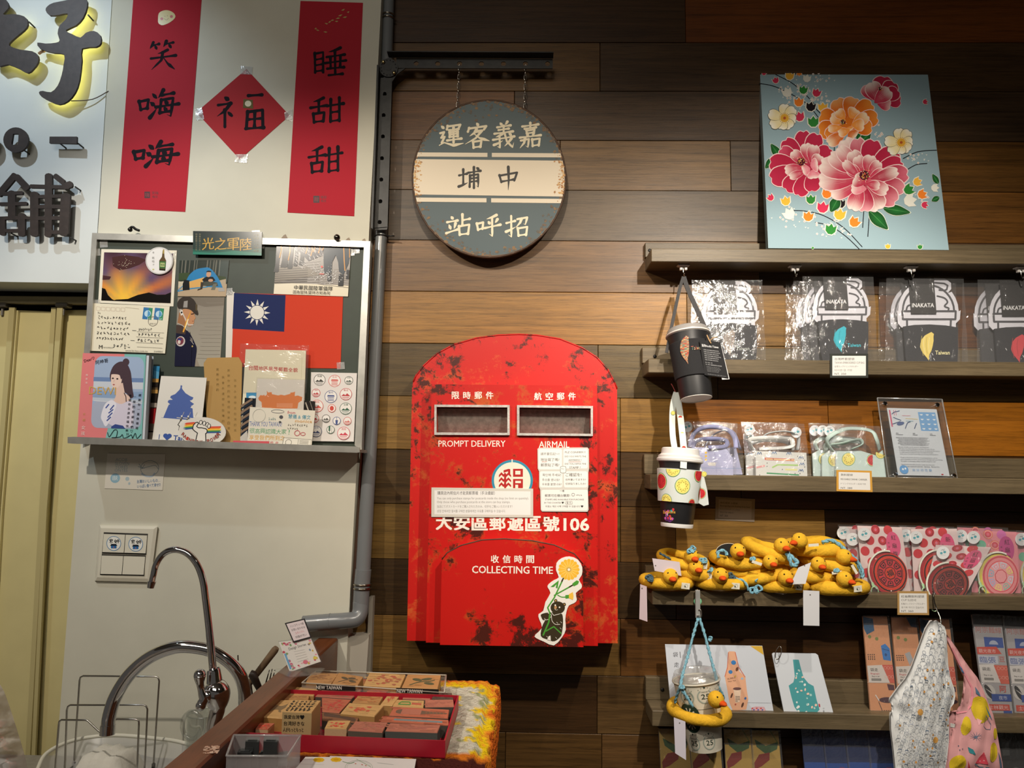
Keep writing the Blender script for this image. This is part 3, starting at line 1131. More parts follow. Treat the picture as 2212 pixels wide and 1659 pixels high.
def dr(a):
  a.rect(0,0,100,100,'#8d8478','#a8a294')
  a.poly([(26,0),(100,0),(100,12),(60,14),(38,10)],'#7d7468')
  for k in range(16):
    rr=random.Random(k)
    y=8+k*5.7
    a.line([(45+rr.uniform(0,20),y),(70,y+rr.uniform(-1,1)),(98,y)],.8,'#8d867a',None,0)
  a.poly([(44,84),(56,100),(40,100)],'#9a8f80')
  # uniform, neck, face, helmet
  a.poly([tuple(p)for p in crom([(2,40),(14,42),(24,48),(32,54),(42,66),(47,74),(46,88),(45,100)],3)]+[(0,100),(-0.0,41)],'#1b1c33')
  a.poly([(0,40),(14,42),(22,46),(20,54),(0,52)],'#4a3c36')
  a.poly([(5,22),(16,26),(24,38),(18,42),(2,38)],'#a0714e')
  a.poly([tuple(p)for p in crom([(12,18),(26,16),(37,20),(38,26),(41,30),(38,33),(38,37),(33,41),(26,42),(18,34)],3,True)],'#c08c66')
  a.poly([(30,24),(37,23),(37,24.6),(31,25.6)],'#4a3024');a.poly([(37,34),(33,34.6),(36,35.6)],'#8a4f3c')
  a.poly([tuple(p)for p in crom([(2,16),(0,8),(8,1),(20,-1),(32,2),(40,9),(43,17),(46,23),(45,26),(38,24),(30,19),(20,17),(10,17)],4,True)],'#3a332e')
  a.poly([(14,6),(22,5),(22,15),(13,15)],'#9a9590');a.poly([(39,10),(43,11),(43,20),(40,19)],'#5a4e38')
  a.line([(8,18),(16,28),(26,40),(36,40)],2.6,'#c9bfb4');a.poly([(6,20),(12,19),(14,25),(9,27)],'#e0d9d0');a.poly([(8,21),(12,21),(12,23),(9,24)],'#201c1a')
  a.line([(3,38),(14,41),(24,48)],1.5,'#b9b4ac')
  a.line([(16,50),(22,36),(30,20)],4,'#e0a040',[.8,1,.3]);a.line([(20,44),(25,32)],2,'#fff0c0')
  a.ell(11,64,10,7.5,'#c9c2bc',14);a.ell(10,63.5,8,5.8,'#7a3c48',12);a.poly([(4,60),(14,60),(8,66)],'#2a3a7a');a.ell(8,65,3.4,3,'#d8c8c0',8)
  a.poly([(31,57),(36,60),(38,65),(33,63)],'#8a7f78');a.line([(32,62),(40,68)],1,'#c0b8b0');a.ell(37,71,1.8,1.3,'#e0c070',8)
  a.line([(30,50),(36,70),(37,100)],.8,'#0e0f22',None,0)

card('guard_photo','photo of a helmeted honour guard in profile against grey stone','photo',B1,[(384,642),(485,642),(475,792.5),(377,791)],1,'#b0a898',dr,GLOSSY)

def dr(a):
  a.fill('#e0d8c2')
  a.poly([(0,0),(100,0),(100,78),(0,78)],'#9b9692')
  rr=random.Random(9)
  for k in range(9):
    a.line([(0,46+k*4.2),(60,34+k*5)],.8,'#66605a',None,0)
    a.line([(58,52+k*3.2),(100,46+k*4.6)],.6,'#77706a',None,0)
  a.poly([(0,50),(42,44),(60,60),(0,78)],'#857d72')
  for k in range(7):a.line([(0,54+k*4),(44,47+k*4.4)],.9,'#4f4942',None,0)
  for x,w,h in((2,6,44),(12,9,34),(20,6,36),(27,5,30),(35,6,28)):
    a.poly([(x-w/2,0),(x+w/2,0),(x+w/2-.6,h),(x-w/2+.4,h)],'#1c1d22')
    a.poly([(x-w/2-1,h+14),(x-w/2+.6,h-2),(x+w/2-.6,h-2),(x+w/2,h+12),(x+1,h+15)],'#141416')
  a.poly([(22,0),(64,0),(62,22),(44,34),(30,16)],'#35333a')
  for k in range(70):
    x,y=rr.uniform(24,68),rr.uniform(4,46)
    a.line([(x,y),(x+rr.uniform(1,5),y+rr.uniform(2,7))],.35,'#d8d4d4',None,0);a.z-=a.step
  for x,y0,y1 in((5,0,30),(17,0,34),(30,0,8),(40,0,20),(47,0,24),(50,0,16),(57,0,18),(62,0,12)):
    a.line([(x,y0),(x+1,(y0+y1)/2),(x-.6,y1)],1.3,'#cf8c38',None,0)
  a.poly([(63,2),(96,2),(100,8),(98,36),(92,58),(86,52),(84,34),(80,20),(76,34),(76,56),(66,56),(64,30)],'#26323d')
  a.poly([(70,56),(77,58),(76,72),(71,71)],'#2b2c30');a.poly([(86,56),(93,58),(93,80),(86,80)],'#1a1b1e');a.poly([(96,48),(100,48),(100,66),(96,66)],'#1d1e22')
  a.line([(90,2),(92,30),(94,50)],1.3,'#d0903c',None,0);a.line([(98,4),(99,24)],1,'#d0903c',None,0)
  for k in range(110):
    x,y=rr.gauss(72,10),rr.gauss(62,9)
    if 3<x<97 and y<78:
      a.ell(x,y,rr.uniform(.25,.7),None,'#e9e9ea',5);a.z-=a.step
  a.up()
  a.ell(62.5,44,1.6,None,'#d85048',8);a.ell(63,58,3.6,1.5,'#c8706a',8)
  a.txt('中華民國陸軍儀隊',53,86,'#2c2722',w=52,bold=0.006)
  a.txt('因為堅持,堅持方知為何',51,95,'#5a5348',w=50)

card('march_postcard','postcard of soldiers marching through splashing water, with a caption strip','postcard',Pl(d=59.5),[(599.6,523.4),(758.7,530.6),(751.5,640.6),(591,634.8)],2.3,'#e0d8c2',dr,GLOSSY)

def dr(a):
  a.fill('#e3dbc4')
  for k in range(6):
    a.line([(4+k*6.5,7),(9+k*6.5,7.5),(9+k*6.5,15),(4+k*6.5,14.5),(4+k*6.5,7)],.5,'#c0ac98',None,0)
  a.line([(42,6),(60,8)],.7,'#b8aa94')
  for x in(72,87):
    a.poly([(x-6,4),(x+6,5),(x+5.5,30),(x-6.5,29)],'#2a70a8')
    a.poly([(x+1,4.5),(x+6,5),(x+5.5,30),(x+.5,29.6)],'#2c8860')
    a.ell(x,17,4.4,None,'#b8d4e4',16);a.poly([(x,10),(x+3,14),(x+4,20),(x,24)],'#4a94c0')
    a.txt('3.0',x+2,27.5,'#d8e8ec',w=4)
  a.ring(80,33,6.5,.6,'#6a645c');a.txt('20.8.17',80,38,'#6a645c',w=8)
  a.txt('To',8,20,'#55504a',h=4)
  for k,(x1,y)in enumerate(((46,29),(52,40),(50,51),(52,62),(44,73))):
    a.scrawl(7,x1,y,6.5,'#3c3833',.6,10,k)
  for k,y in enumerate((50,61,73)):
    a.line([(60,y+6),(96,y+6.6)],.35,'#8a8274',None,0)
    a.scrawl(62,92 if k else 80,y+1,6.5,'#3c3833',.6,7,k+20)
  a.line([(54,54),(59,54)],.5,'#4c463f');a.line([(53,75),(58,75)],.5,'#4c463f')
  a.line([(62,88),(96,89)],.35,'#8a8274',None,0)
  a.scrawl(30,54,88,9,'#3c3833',.6,5,50)
  a.txt('M',14,91,'#2c2824',h=8,bold=0.01);a.txt('來好台灣明信片',24,92,'#6a645a',w=13)
  a.txt('www.lai-hao.com.tw',62,96.5,'#8a8274',w=30);a.txt('文化明信片',91,96.5,'#5a5448',w=12)

card('handwritten_postcard','cream postcard covered in handwriting with two blue stamps','postcard',Pl(d=60),rrect(202.6,655,366.6,662,0.1)[0:0]+[(202.6,655),(366.6,662),(356.5,763.6),(194.5,757.8)],2.5,'#e3dbc4',dr)

fl=M().color('#b9402c')
FQ=[(505.5,633),(741,639),(735.6,796),(499.7,792.5)]
slab(fl,B1,FQ,1)
o=setp(fl.build('paper_flag',printm('flag_paper',0.8,0.2,0.15,120),loc=base_of(B1,FQ)),'red paper flag with a white sun on a blue canton','flag')
a=Art(B1)
a.frame(*FQ).rect(0,0,100,100,'#c8402a')
a.q=None
a.poly([(505.5,633),(617,637.7),(614,716.7),(501.8,710)],'#222c58')
cx,cy=555.5,675
for k in range(12):
  an=math.radians(k*30+2)
  an2,an3=an-.2,an+.2
  a.poly([(cx+16.5*math.cos(an2),cy+16.5*math.sin(an2)),(cx+28.5*math.cos(an),cy+28.5*math.sin(an)),(cx+16.5*math.cos(an3),cy+16.5*math.sin(an3))],'#dcd8cf')
a.ell(cx,cy,15,15,'#dcd8cf',28)
a.build('print',MATS['flag_paper'],o)
m=M().color('#d9d2c8');slab(m,B1,[(490,628),(507,631),(500,793),(487,791)],1);m.build('hoist_strip',PRINT,o)

# things standing on the ledge
BK=[(179,762.6),(315.4,766),(306,949),(166.6,945)]

def dr(a):
  a.fill('#7fb9b4')
  a.poly([(0,0),(66,0),(66,4),(60,50),(48,82),(44,100),(0,100)],'#dd7f80')
  f=[tuple(p)for p in rrect(20,3,98,88,11,5)]
  a.poly(f,'#9fb2cf')
  a.poly([(19.5,28),(98,28),(98,33),(19.5,33)],'#6f88b3');a.poly([(20,33),(98,33),(98,41),(20,41)],'#c6ccd6')
  a.poly([(20,45),(98,44),(98,52),(20,52)],'#8ba3c4');a.poly([(20,52),(98,54),(98,57),(20,56)],'#bcc5d2')
  a.poly([tuple(p)for p in rrect(20,56,98,88,10,4)],'#a9b0c4')
  a.line([(22,56),(98,58)],1,'#d6d8de',None,0)
  hair='#4c3c44'
  a.poly([tuple(p)for p in crom([(50,14),(60,9),(70,11),(77,20),(80,32),(82,42),(84,50),(78,52),(72,46),(60,44),(56,36),(47,32),(45,24)],4,True)],hair)
  a.ell(69,9.5,5.5,4.5,hair,10)
  a.poly([(56,36),(66,34),(70,46),(78,50),(80,58),(68,60),(52,58),(56,50)],'#dfc0b2')
  a.poly([tuple(p)for p in crom([(47,26),(50,22),(60,22),(64,28),(63,35),(58,40),(52,40),(48,35)],4,True)],'#e6cbbd')
  a.poly([tuple(p)for p in crom([(46,24),(50,18),(60,17),(66,24),(63,30),(60,25),(52,24)],4,True)],hair)
  for x,y in((50,29),(57,29.5)):a.ell(x,y,1.7,1,'#2c2226',8)
  a.ell(52,36.4,1.8,.8,'#a85a5c',8);a.line([(52.5,31),(51.6,33.5)],.5,'#b98f80')
  a.poly([tuple(p)for p in crom([(50,54),(56,57),(66,59),(78,55),(84,62),(84,84),(62,87),(46,82),(36,78),(38,66),(44,58)],4,True)],'#d3ccdc')
  a.poly([tuple(p)for p in crom([(40,60),(50,55),(58,60),(52,74),(44,86),(38,80),(35,74)],4,True)],'#e2e0ea')
  a.line([(69,46),(72,50),(73,56)],1.2,'#2c2230')
  for x0,y0,x1,y1 in((42,64,46,60),(49,66,54,61),(47,70,53,66),(46,75,52,70),(45,79,50,75)):a.line([(x0,y0),(x1,y1)],2,'#4a5a9a')
  a.poly([(52,86),(58,83),(70,84.5),(74,88),(52,88)],'#3a4c8a')
  a.txt('DEWI',35,44,'#c9a45c',w=42,h=9)
  a.txt('Dear♡',11,7.5,'#1a1416',w=17,rot=-18);a.txt('阿神哥',31,9.5,'#1a1416',w=20,rot=-12)
  a.vtxt('陳意涵',9,26,35,'#f0d8d0',3);a.vtxt('水瓶',9,72,79,'#d8a070',4.5);a.vtxt('女孩',9,88,95,'#f0d8d0',6)
  a.vtxt('謝謝你一直像哥哥',94,48,87,'#15101a',4.2,0.01,-.3)
  a.vtxt('一樣的照顧我們',86,50,86,'#15101a',4.2,0.01,-.3)
  a.vtxt('希望你永遠幸福快樂',79,49,90,'#15101a',4.2,0.01,-.3)
  a.txt('♡',84,91,'#15101a',w=4);a.txt('!!',78,95,'#15101a',w=3)
  a.curve([(47,93),(50,98),(57,90),(62,91),(60,99),(54,99),(66,98),(70,95),(72,99),(78,98),(84,95),(86,99),(90,93),(93,99),(99,94)],.9,'#15101a')

bp=Pl(d=103)
m=M().color('#7fb9b4');slab(m,bp,BK,2)
book=setp(m.build('book',GLOSSY,loc=base_of(bp,BK)),'pink and teal book with a woman by the sea, signed in black','book')
a=Art(bp);a.frame(*BK);dr(a);a.build('cover_print',GLOSSY,book)
m=M().color('#c7ccd4');slab(m,Pl(d=101),[(179,764),(322,768),(312,949),(168,945)],12);m.build('pages',PRINT,book)
m=M().color('#5a6a78');slab(m,Pl(d=87),[(200,768),(326,769),(314,949),(190,946)],3);m.build('back_board',PRINT,book)
SQ=[(200,768),(331.5,770),(318,950),(188,946)]
m=M().color('#b9c3cc');slab(m,Pl(d=81),SQ,2)
o=setp(m.build('clear_card_sleeve',GLOSSY,loc=base_of(Pl(d=81),SQ)),'pale plastic sleeve standing just behind the pink and teal book','sleeve')
CQ=[(300,790),(345,791),(333,950),(288,949)]

def dr(a):
  a.fill('#2a2420')
  a.rect(0,0,100,17,'#3a86b4');a.poly([(40,3),(100,8),(100,17),(40,14)],'#5aa0c8')
  for y in(17,32):a.rect(0,y,100,y+5,'#c79a56')
  for k in range(12):a.line([(65+k*3,29),(65+k*3,32)],.6,'#d8b078',None,0)
  a.rect(0,50,100,56,'#a89c90');a.rect(0,57,100,78,'#7c1c1e');a.rect(86,58,94,78,'#b02428');a.rect(0,78,100,88,'#6a5c50');a.rect(0,90,100,100,'#8a7e70')

card('temple_card','narrow strip of a temple-front postcard behind the book','postcard',Pl(d=73),CQ,1,'#2a2420',dr,GLOSSY)

HQ=[(348,812),(446.6,816),(431,956),(328.5,952)]

def dr(a):
  a.fill('#dedad2')
  b='#4a62a4'
  a.poly([tuple(p)for p in((45,13.5),(47,13),(49,14),(48.6,17),(50,19),(58,25),(68,29),(76,31),(75,34),(70,37),(79,41),(75,44),(72,47),(77,48),(82,66),(17,64),(24,46),
      (26,42),(22,40),(23,37),(31,35),(26,33),(27,30),(36,27),(44,20),(45.4,17))],b)
  a.line([(13,64),(84,66)],.6,b)
  for x0,y0,x1,y1 in((22,36,31,35.5),(21,42,27,43),(70,36,78,38),(74,44,80,45)):a.line([(x0,y0),(x1,y1)],1.2,'#dedad2')
  for k in range(3):
    x=55+k*14
    a.ell(x+1,60.5,2,None,'#e8e4dc',8);a.poly([(x-1,62),(x+3,62),(x+2,68),(x-2,68)],'#5a564c')
    a.line([(x-9,63),(x,63.5)],1.4,'#d8d0c0');a.line([(x,67),(x-5,74),(x-1,76),(x-2,82)],1.6,'#3a362e');a.line([(x+2,60),(x+5,54)],.7,'#c8c0b0')
  a.txt('I',14,93.5,'#34529a',h=8,bold=0.03);hx,hy=31,93.5
  a.ell(hx-4,hy-2,5,3.4,'#34529a',14);a.ell(hx+4,hy-2,5,3.4,'#34529a',14);a.poly([(hx-8.6,hy-.8),(hx+8.6,hy-.8),(hx,hy+5.2)],'#34529a')
  a.txt('Taiwan',66,94,'#34529a',w=44,bold=0.02)

card('stamp_card','white die-cut card with a blue memorial hall and three tiny guards','postcard',Pl(d=85),HQ,1.5,'#dedad2',dr)

EQ=[(440,785),(448,773),(515.6,771.6),(523,785),(519,958),(450,958),(446,900)]

def dr(a):
  a.q=None
  for k,(x,y0,y1,n)in enumerate(((508,822,930,10),(494,800,925,12),(482,815,922,10),(470,798,842,5))):
    a.vtxt('謝謝你們的熱情招待來自遠方'[:n]if k%2 else '我會永遠想念台灣的風景再見'[:n],x,y0,y1,'#7a6238',5.5)

card('brown_envelope','brown paper envelope with faint vertical handwriting','envelope',Pl(d=75),EQ,1.5,'#b18e58',dr,printm('kraft_paper',0.85,0.15,0.2,200))

CB=[(530.7,754.5),(661,757),(654,959),(518,957)]

def dr(a):
  a.fill('#e2dabf')
  a.line([(94,8),(93,100)],.6,'#c8bf9c',None,0)
  a.q=None
  for k,ch in enumerate('台閩地區風景郵戳全貌'):
    a.txt(ch,542+k*10.7,794.5+k*0.55,'#b8302c',w=9.6,bold=0.02)
    a.z-=a.step
  a.up()
  a.rect(532,848,560,862,'#3a8ab8');a.ell(545,858,8,3.4,'#d8e4e8')

bk=card('stamp_album','cream booklet with a red printed title in a clear sleeve','booklet',Pl(d=73),CB,3,'#e2dabf',dr)
slab(M(),Pl(d=74.5),[(519,742),(668,746),(662,850),(514,850)],0.4).build('clear_sleeve',FILM,bk)

DQ=[(529,859),(556,861),(546,900),(540,958),(519,958)]

def dr(a):
  a.q=None
  for k in range(7):
    y=862+k*14
    a.line([(520,y+16),(545,y)],4.5,'#8a7462',None,0)
    a.line([(520,y+22),(545,y+6)],3,'#27303f',None,0)
  a.poly([(519,944),(534,930),(536,958),(519,958)],'#c8c4bc')

card('roof_tile_card','dark card showing diagonal roof tiles beside the rainbow-coloured note','postcard',Pl(d=77.5),DQ,1,'#1d2026',dr,GLOSSY)

def dr(a):
  a.line([(20,10),(80,120)],10,'#b8b0a4',None,0);a.line([(55,0),(100,90)],5,'#8a8278',None,0)

card('dark_photo_card','corner of a dark photo card between the orange gate card and the stamp sheet','postcard',Pl(d=74),[(655,865),(681,867),(679,900),(652,900)],1,'#2a2624',dr,GLOSSY)

OQ=[(556,818),(658,821),(655,900),(551,900)]

def dr(a):
  a.fill('#d9d2c8')
  a.q=None
  o_='#d97a33'
  a.poly(zq([(400,830),(430,785),(470,790),(490,778),(500,800),(530,775),(528,715),(545,745),(600,740),(605,770),(700,790),(740,778),(790,790),(880,765),(880,748),(930,742),(950,730),
       (945,800),(990,790),(1058,815),(1050,870),(1000,900),(985,985),(455,985),(450,890),(410,860)],6.914,500,740),o_)
  a.poly(zq([(675,905),(915,905),(912,975),(675,970)],6.914,500,740),'#e08f5c')

oc=card('gate_card','card with an orange city-gate silhouette in a plastic sleeve','postcard',Pl(d=80),OQ,1.2,'#d9d2c8',dr)
slab(M(),Pl(d=81.5),[(554,815),(661,819),(657,900),(549,899)],0.4).build('clear_sleeve',FILM,oc)

TQ=[(540,879),(681,887),(673,962),(534,960)]

def dr(a):
  a.fill('#dbd5c6')
  a.txt('THANK YOU TAIWAN!',26,44,'#3a5aa0',w=50,h=13,rot=-1)
  for k,ch in enumerate('很高興認識大家!'):a.txt(ch,6+k*8.2,63+(k%2),'#4a9a6a',h=14)
  for k,ch in enumerate('享受我們所到之'):a.txt(ch,6+k*8,81,'#dca848',h=13)
  for k,ch in enumerate('一切好似從此'):a.txt(ch,6+k*8,95,'#c8505a',h=9)
  a.txt('from',64,9,'#c8606a',w=12,h=8);a.txt('慧儀 & 傳文',77,20,'#5aa0b8',w=34,h=12);a.txt('monica',84,32,'#d8a050',w=26,h=8)
  a.ring(15,22,10,.5,'#b8b8b0');a.ring(43,8,10,.6,'#6a6a72',ry=5);a.ell(49,23,3,5,'#4a4a50',10);a.ell(48,37,2,3,'#4a4a50',10)
  a.scrawl(30,42,30,8,'#8aa0a0',.6,4,2);a.scrawl(60,92,44,7,'#77746c',.5,9,3);a.scrawl(60,78,54,6,'#77746c',.5,5,4)
  hx=76
  a.ring(hx,66,4.5,.9,'#c0505a');a.ring(hx+9,68,4,.8,'#c0505a',ry=5)
  a.poly([(56,80),(99,84),(98,100),(55,100)],'#e4dfd2');a.line([(56,80),(99,84)],.6,'#5a5850');a.line([(56,80),(55,100)],.6,'#5a5850')
  a.ring(64,93,5,.7,'#5a5850');a.line([(79,84),(78.5,100)],.5,'#5a5850')
  for k in range(4):a.line([(81,87+k*4),(95,88+k*4)],.7,'#6a665c',None,0)

card('thank_you_card','white card with colourful handwriting thanking Taiwan','greeting card',Pl(d=87),TQ,1.2,'#dbd5c6',dr)

SQ2=[(672,804),(771,806),(764,954),(669,952.6)]

def dr(a):
  a.fill('#dad5d2')
  R_,G_,B_,K_='#b83c44','#3c6450','#44548a','#3c3a34'
  L=[(19,11,13,K_,'桃園'),(52,12,13.5,'#c8524c','台北'),(83,11,9.5,'#4a5a50','苗栗'),(12,30,9.5,R_,'基隆'),(45,35,14,B_,'新竹'),(78,31,13.5,R_,'新北'),
    (15,49,14,'#d0584e','南投'),(48,52,9,'#c8483c',''),(79,52,13.5,G_,'宜蘭'),(10,67,10,R_,''),(36,67,9,K_,''),(60,70,9,B_,''),(84,70,9,'#c8605a',''),
    (15,86,12.5,'#4a5478','台中'),(47,83,9,G_,''),(77,88,14.5,'#c8485a','南投')]
  for i,(x,y,r_,c,t)in enumerate(L):
    a.ell(x,y,r_,None,'#e6e2de',20)
    a.ring(x,y,r_,1.1,c,24)
    if t:a.txt(t,x,y-r_*.42,c,w=r_*.75,bold=0.015)
    rr=random.Random(i)
    s_=a._sy()
    if i in(1,4):
      a.poly([(x-r_*.6,y),(x-r_*.5,y-r_*.16),(x+r_*.5,y-r_*.16),(x+r_*.6,y)],c)
      for k in range(3):a.line([(x-r_*.5,y+r_*(.1+k*.16)),(x+r_*.5,y+r_*(.1+k*.16))],1.4,c,None,0)
    elif i==7:
      a.ell(x,y,4.6,3.6,c,12)
    elif i==14:
      a.rect(x-4.5,y-5,x-.5,y+2,c);a.line([(x+3,y-4),(x+3,y+5)],.8,c);a.line([(x-2.5,y),(x-2.5,y+5)],1,c)
    elif i==11:
      a.poly([(x-3,y-1),(x+3,y-1),(x+2,y+5),(x-2,y+5)],c);a.line([(x,y-5),(x,y)],.8,c)
    else:
      a.poly([(x-r_*.75,y+r_*.22),(x-r_*.35,y-r_*.02),(x-r_*.1,y+r_*.12),(x+r_*.2,y-r_*.1),(x+r_*.75,y+r_*.22)],c)
      a.line([(x-r_*.6,y+r_*.36),(x+r_*.55,y+r_*.34)],1.2,c,None,0)
      a.line([(x-r_*.4,y+r_*.5),(x+r_*.4,y+r_*.5)],.8,c,None,0)

ss=card('stamp_print_sheet','white sheet of round red, green and blue scenic postmarks','sticker sheet',Pl(d=63),SQ2,4,'#dad5d2',dr)

ov=[(437+51*math.cos(t)*math.cos(.05)-31*math.sin(t)*math.sin(.05),932+51*math.cos(t)*math.sin(.05)+31*math.sin(t)*math.cos(.05))for t in(2*math.pi*k/36 for k in range(36))]

def dr(a):
  a.poly(ov,'#dcd7ce')
  Z=lambda p:zq(p,8.295,320,780)
  for k,c in enumerate(('#d8412f','#e8862f','#f0c840','#3f8f4c','#33508f')):
    y=1105+k*24
    a.poly(Z([(650-k*8,y+12),(690,y),(820,y-12),(900,y+5),(1060,y+68),(1310,y+62),(1300-(k%2)*20,y+86),(1060,y+92),(900,y+28),(820,y+12),(680,y+28)]),c)
  a.poly(Z([(800,1160),(830,1115),(880,1090),(1100,1150),(1090,1190),(1060,1220),(1050,1280),(1030,1300),(1035,1440),(850,1440),(880,1290),(820,1240)]),'#e6e1d8')
  a.line(Z([(850,1440),(885,1290),(830,1250),(795,1215),(810,1150),(850,1105),(885,1095),(905,1115),(870,1170)]),2,'#1c1a1a')
  a.line(Z([(870,1170),(900,1195),(960,1195),(1040,1215),(1060,1245),(1050,1290),(1030,1300),(1035,1440)]),2,'#1c1a1a')
  for x,y in((945,1100),(1005,1115),(1060,1140),(1092,1165)):
    a.ell(320+x/8.295,780+y/8.295,4,5.4,'#1c1a1a',12,rot=12);a.ell(320+x/8.295,780+y/8.295,2.6,4,'#e6e1d8',12,rot=12)
  t_='RAINBOW POWER'
  for k,ch in enumerate(t_):
    an=math.radians(158-k*11.4)
    if ch != ' ':
      a.txt(ch,434+41*math.cos(an),928+27*math.sin(an),'#241a18',w=6.2,h=8.2,rot=(90-math.degrees(an))*-.5,bold=.03)
      a.txt(ch,434+41*math.cos(an),928+27*math.sin(an),'#b8402e',w=5,h=7,rot=(90-math.degrees(an))*-.5)

card('oval_sticker','oval white sign of a raised fist gripping a rainbow band','sign',Pl(d=91),ov,3,'#c8c2b8',dr)

def dr(a):
  a.fill('#dcd8cd')
  c='#9fb0b4'
  a.txt('ACOB',25,17,c,w=20,h=9);a.txt('SLOVEN',27,28,c,w=24,h=9);a.txt('YORES',26,38,c,w=22,h=9);a.txt('ONTES',26,47,c,w=22,h=8)
  a.ell(17,70,8.5,None,'#8fb4c8',14);a.txt('IBR',17,70,'#dfe4e4',w=9,h=12);a.ell(38,71,3.5,6,'#a9bcc4',10);a.ell(42,84,2,4,'#a9bcc4',8)
  a.ring(75,40,16,.8,'#7f9098',ry=22);a.curve([(60,42),(72,36),(84,32),(90,42)],.8,'#7f9098');a.curve([(62,56),(70,62),(80,62),(84,54)],2.4,'#a9b8c8')
  a.line([(56,28),(62,40),(66,30)],.8,'#7f9098');a.line([(55,36),(66,40)],.8,'#7f9098')
  a.txt('台灣おいしいもの…',75,75,'#3f74a8',w=40,h=10,rot=-5);a.txt('いっぱい食べて幸せ♡',76,88,'#3f74a8',w=40,h=10,rot=-6)

card('taped_drawing','small white paper with pale blue stamp drawings under the ledge','drawing',Pl(d=WD+1.2),[(232,979.6),(357.4,981),(351,1059),(225.7,1055)],1.2,'#dcd8cd',dr)

# light switch plate
SWM=plain('switch_plastic','#d6d1c0',0.25,coat=0.3)
sw=thing('light_switch','white four-button wall switch with two round blue stickers','light switch',P(270,1257,WD+4))
sp=Pl(d=WD+9)
m=M()
oq=[(214,1135),(339,1137),(323.6,1258),(204.6,1255)]
iq=[(218,1141),(332,1143),(318,1250),(210,1247)]
A0=[Pl(d=WD).at(*p)for p in oq];A1=[sp.at(p[0],p[1],-3)for p in oq];A2=[sp.at(*p)for p in iq]
ia=[m.vert(p)for p in A0];ib=[m.vert(p)for p in A1];ic=[m.vert(p)for p in A2]
for k in range(4):
  j=(k+1)%4
  m.f.append([ib[k],ib[j],ia[j],ia[k]]);m.f.append([ic[k],ic[j],ib[j],ib[k]])
m.f.append(ic);m.f.append(ia[::-1])
m.build('plate',SWM,sw)
bt=lambda u,v:tuple(Vector((225,1150.6)).lerp(Vector((318.5,1154)),u).lerp(Vector((216.7,1241)).lerp(Vector((310,1243)),u),v))
gm=slab(M(),Pl(d=WD+9.4),[bt(-.01,-.01),bt(1.01,-.01),bt(1.01,.50),bt(-.01,.50)],0.6);gm.build('button_gap',plain('dark_gap','#33302b',0.8),sw)
gm=slab(M(),Pl(d=WD+9.4),[bt(-.01,.51),bt(1.01,.51),bt(1.01,1.01),bt(-.01,1.01)],0.6);gm.build('button_gap',MATS['dark_gap'],sw)
for u0,u1 in((0,.493),(.507,1)):
  for v0,v1 in((.03,.465),(.545,.985)):
    m=M()
    f=[bt(u0,v0),bt(u1,v0),bt(u1,v1),bt(u0,v1)]
    p1=Pl(d=WD+13);p0=Pl(d=WD+9.4)
    fr=[p0.at(f[0][0],f[0][1],1),p0.at(f[1][0],f[1][1],1),p1.at(*f[2]),p1.at(*f[3])]
    m.prism(fr,[p0.at(*p)for p in f])
    b=m.build('button',SWM,sw)
    if v0<.1:
      pl=Pl(n=(fr[1]-fr[0]).cross(fr[2]-fr[1]).normalized()*-1,o=fr[0])
      if pl.n.y>0:pl.n=-pl.n
      c=bt((u0+u1)/2,.25)
      aa=Art(pl,0.3)
      aa.ell(c[0],c[1],15.5,15.5,'#e4e2da',26);aa.ring(c[0],c[1],15.8,1.2,'#3c78a8',28)
      aa.brush('來s',c[0]-11,c[1]-10,c[0]-1,c[1]+0,13,'#15151a');aa.brush('好s',c[0]+1,c[1]-9,c[0]+12,c[1]+0,13,'#15151a')
      aa.poly([(c[0]-8,c[1]+5),(c[0]-5,c[1]+1),(c[0]+5,c[1]+1),(c[0]+8,c[1]+5)],'#1b2230')
      aa.rect(c[0]-6,c[1]+5,c[0]+6,c[1]+10.5,'#2c6aa0');aa.rect(c[0]-1,c[1]+7,c[0]+1,c[1]+9,'#c8505a')
      aa.build('round_sticker',GLOSSY,b)

# ------------------------------------------------------------------ grey drain pipe, slotted bracket, round bus-stop sign

def wp(x,y,d):return P(x,y,d)

pp=thing('drain_pipe','grey plastic drain pipe running down the corner and turning left at an elbow','pipe',P(780,1340,42))
m=M();m.tube([wp(843,-120,17),wp(838.5,40,17),wp(824,520,17)],0.0125,20);m.build('upper_pipe',PVC,pp,True,sharp=40)
m=M();m.tube([wp(824,500,17),wp(803,930,26),wp(791,1110,34),wp(784,1240,40)],[0.0128,0.0130,0.0150,0.0152],20);m.build('lower_pipe',PVC,pp,True,sharp=40)
m=M();m.tube([wp(785,1230,42),wp(782,1262,42),wp(779,1312,42)],0.0165,20);m.build('coupling',PVC,pp,True,sharp=40)
m=M()
pts=crom([wp(779,1300,42),wp(777.5,1322,46),wp(768,1337,54),wp(745,1341,62),wp(715,1343,64),wp(655,1348,66)],6)
m.tube(pts,0.0162,20);m.build('elbow',PVC,pp,True)
m=M();m.tube([wp(714,1343,64),wp(711,1343.2,64)],0.0168,20);m.build('elbow_collar',PVC,pp,True,sharp=40)
CLAMP=plain('clamp_tin','#a9a294',0.15,1.0)
for x,y,d,rr_ in((838.5,38,17,.0138),(783,1266,42,.0178)):
  m=M()
  for dz in(-.004,.004):
    c=wp(x,y,d)+Vector((0,0,dz))
    m.tube([c+Vector((math.cos(a)*rr_,math.sin(a)*rr_,0))for a in(2*math.pi*k/20 for k in range(20))],0.002,6,closed=True)
  m.build('clamp',CLAMP,pp,True)
m=M()
c=wp(824,511,17)
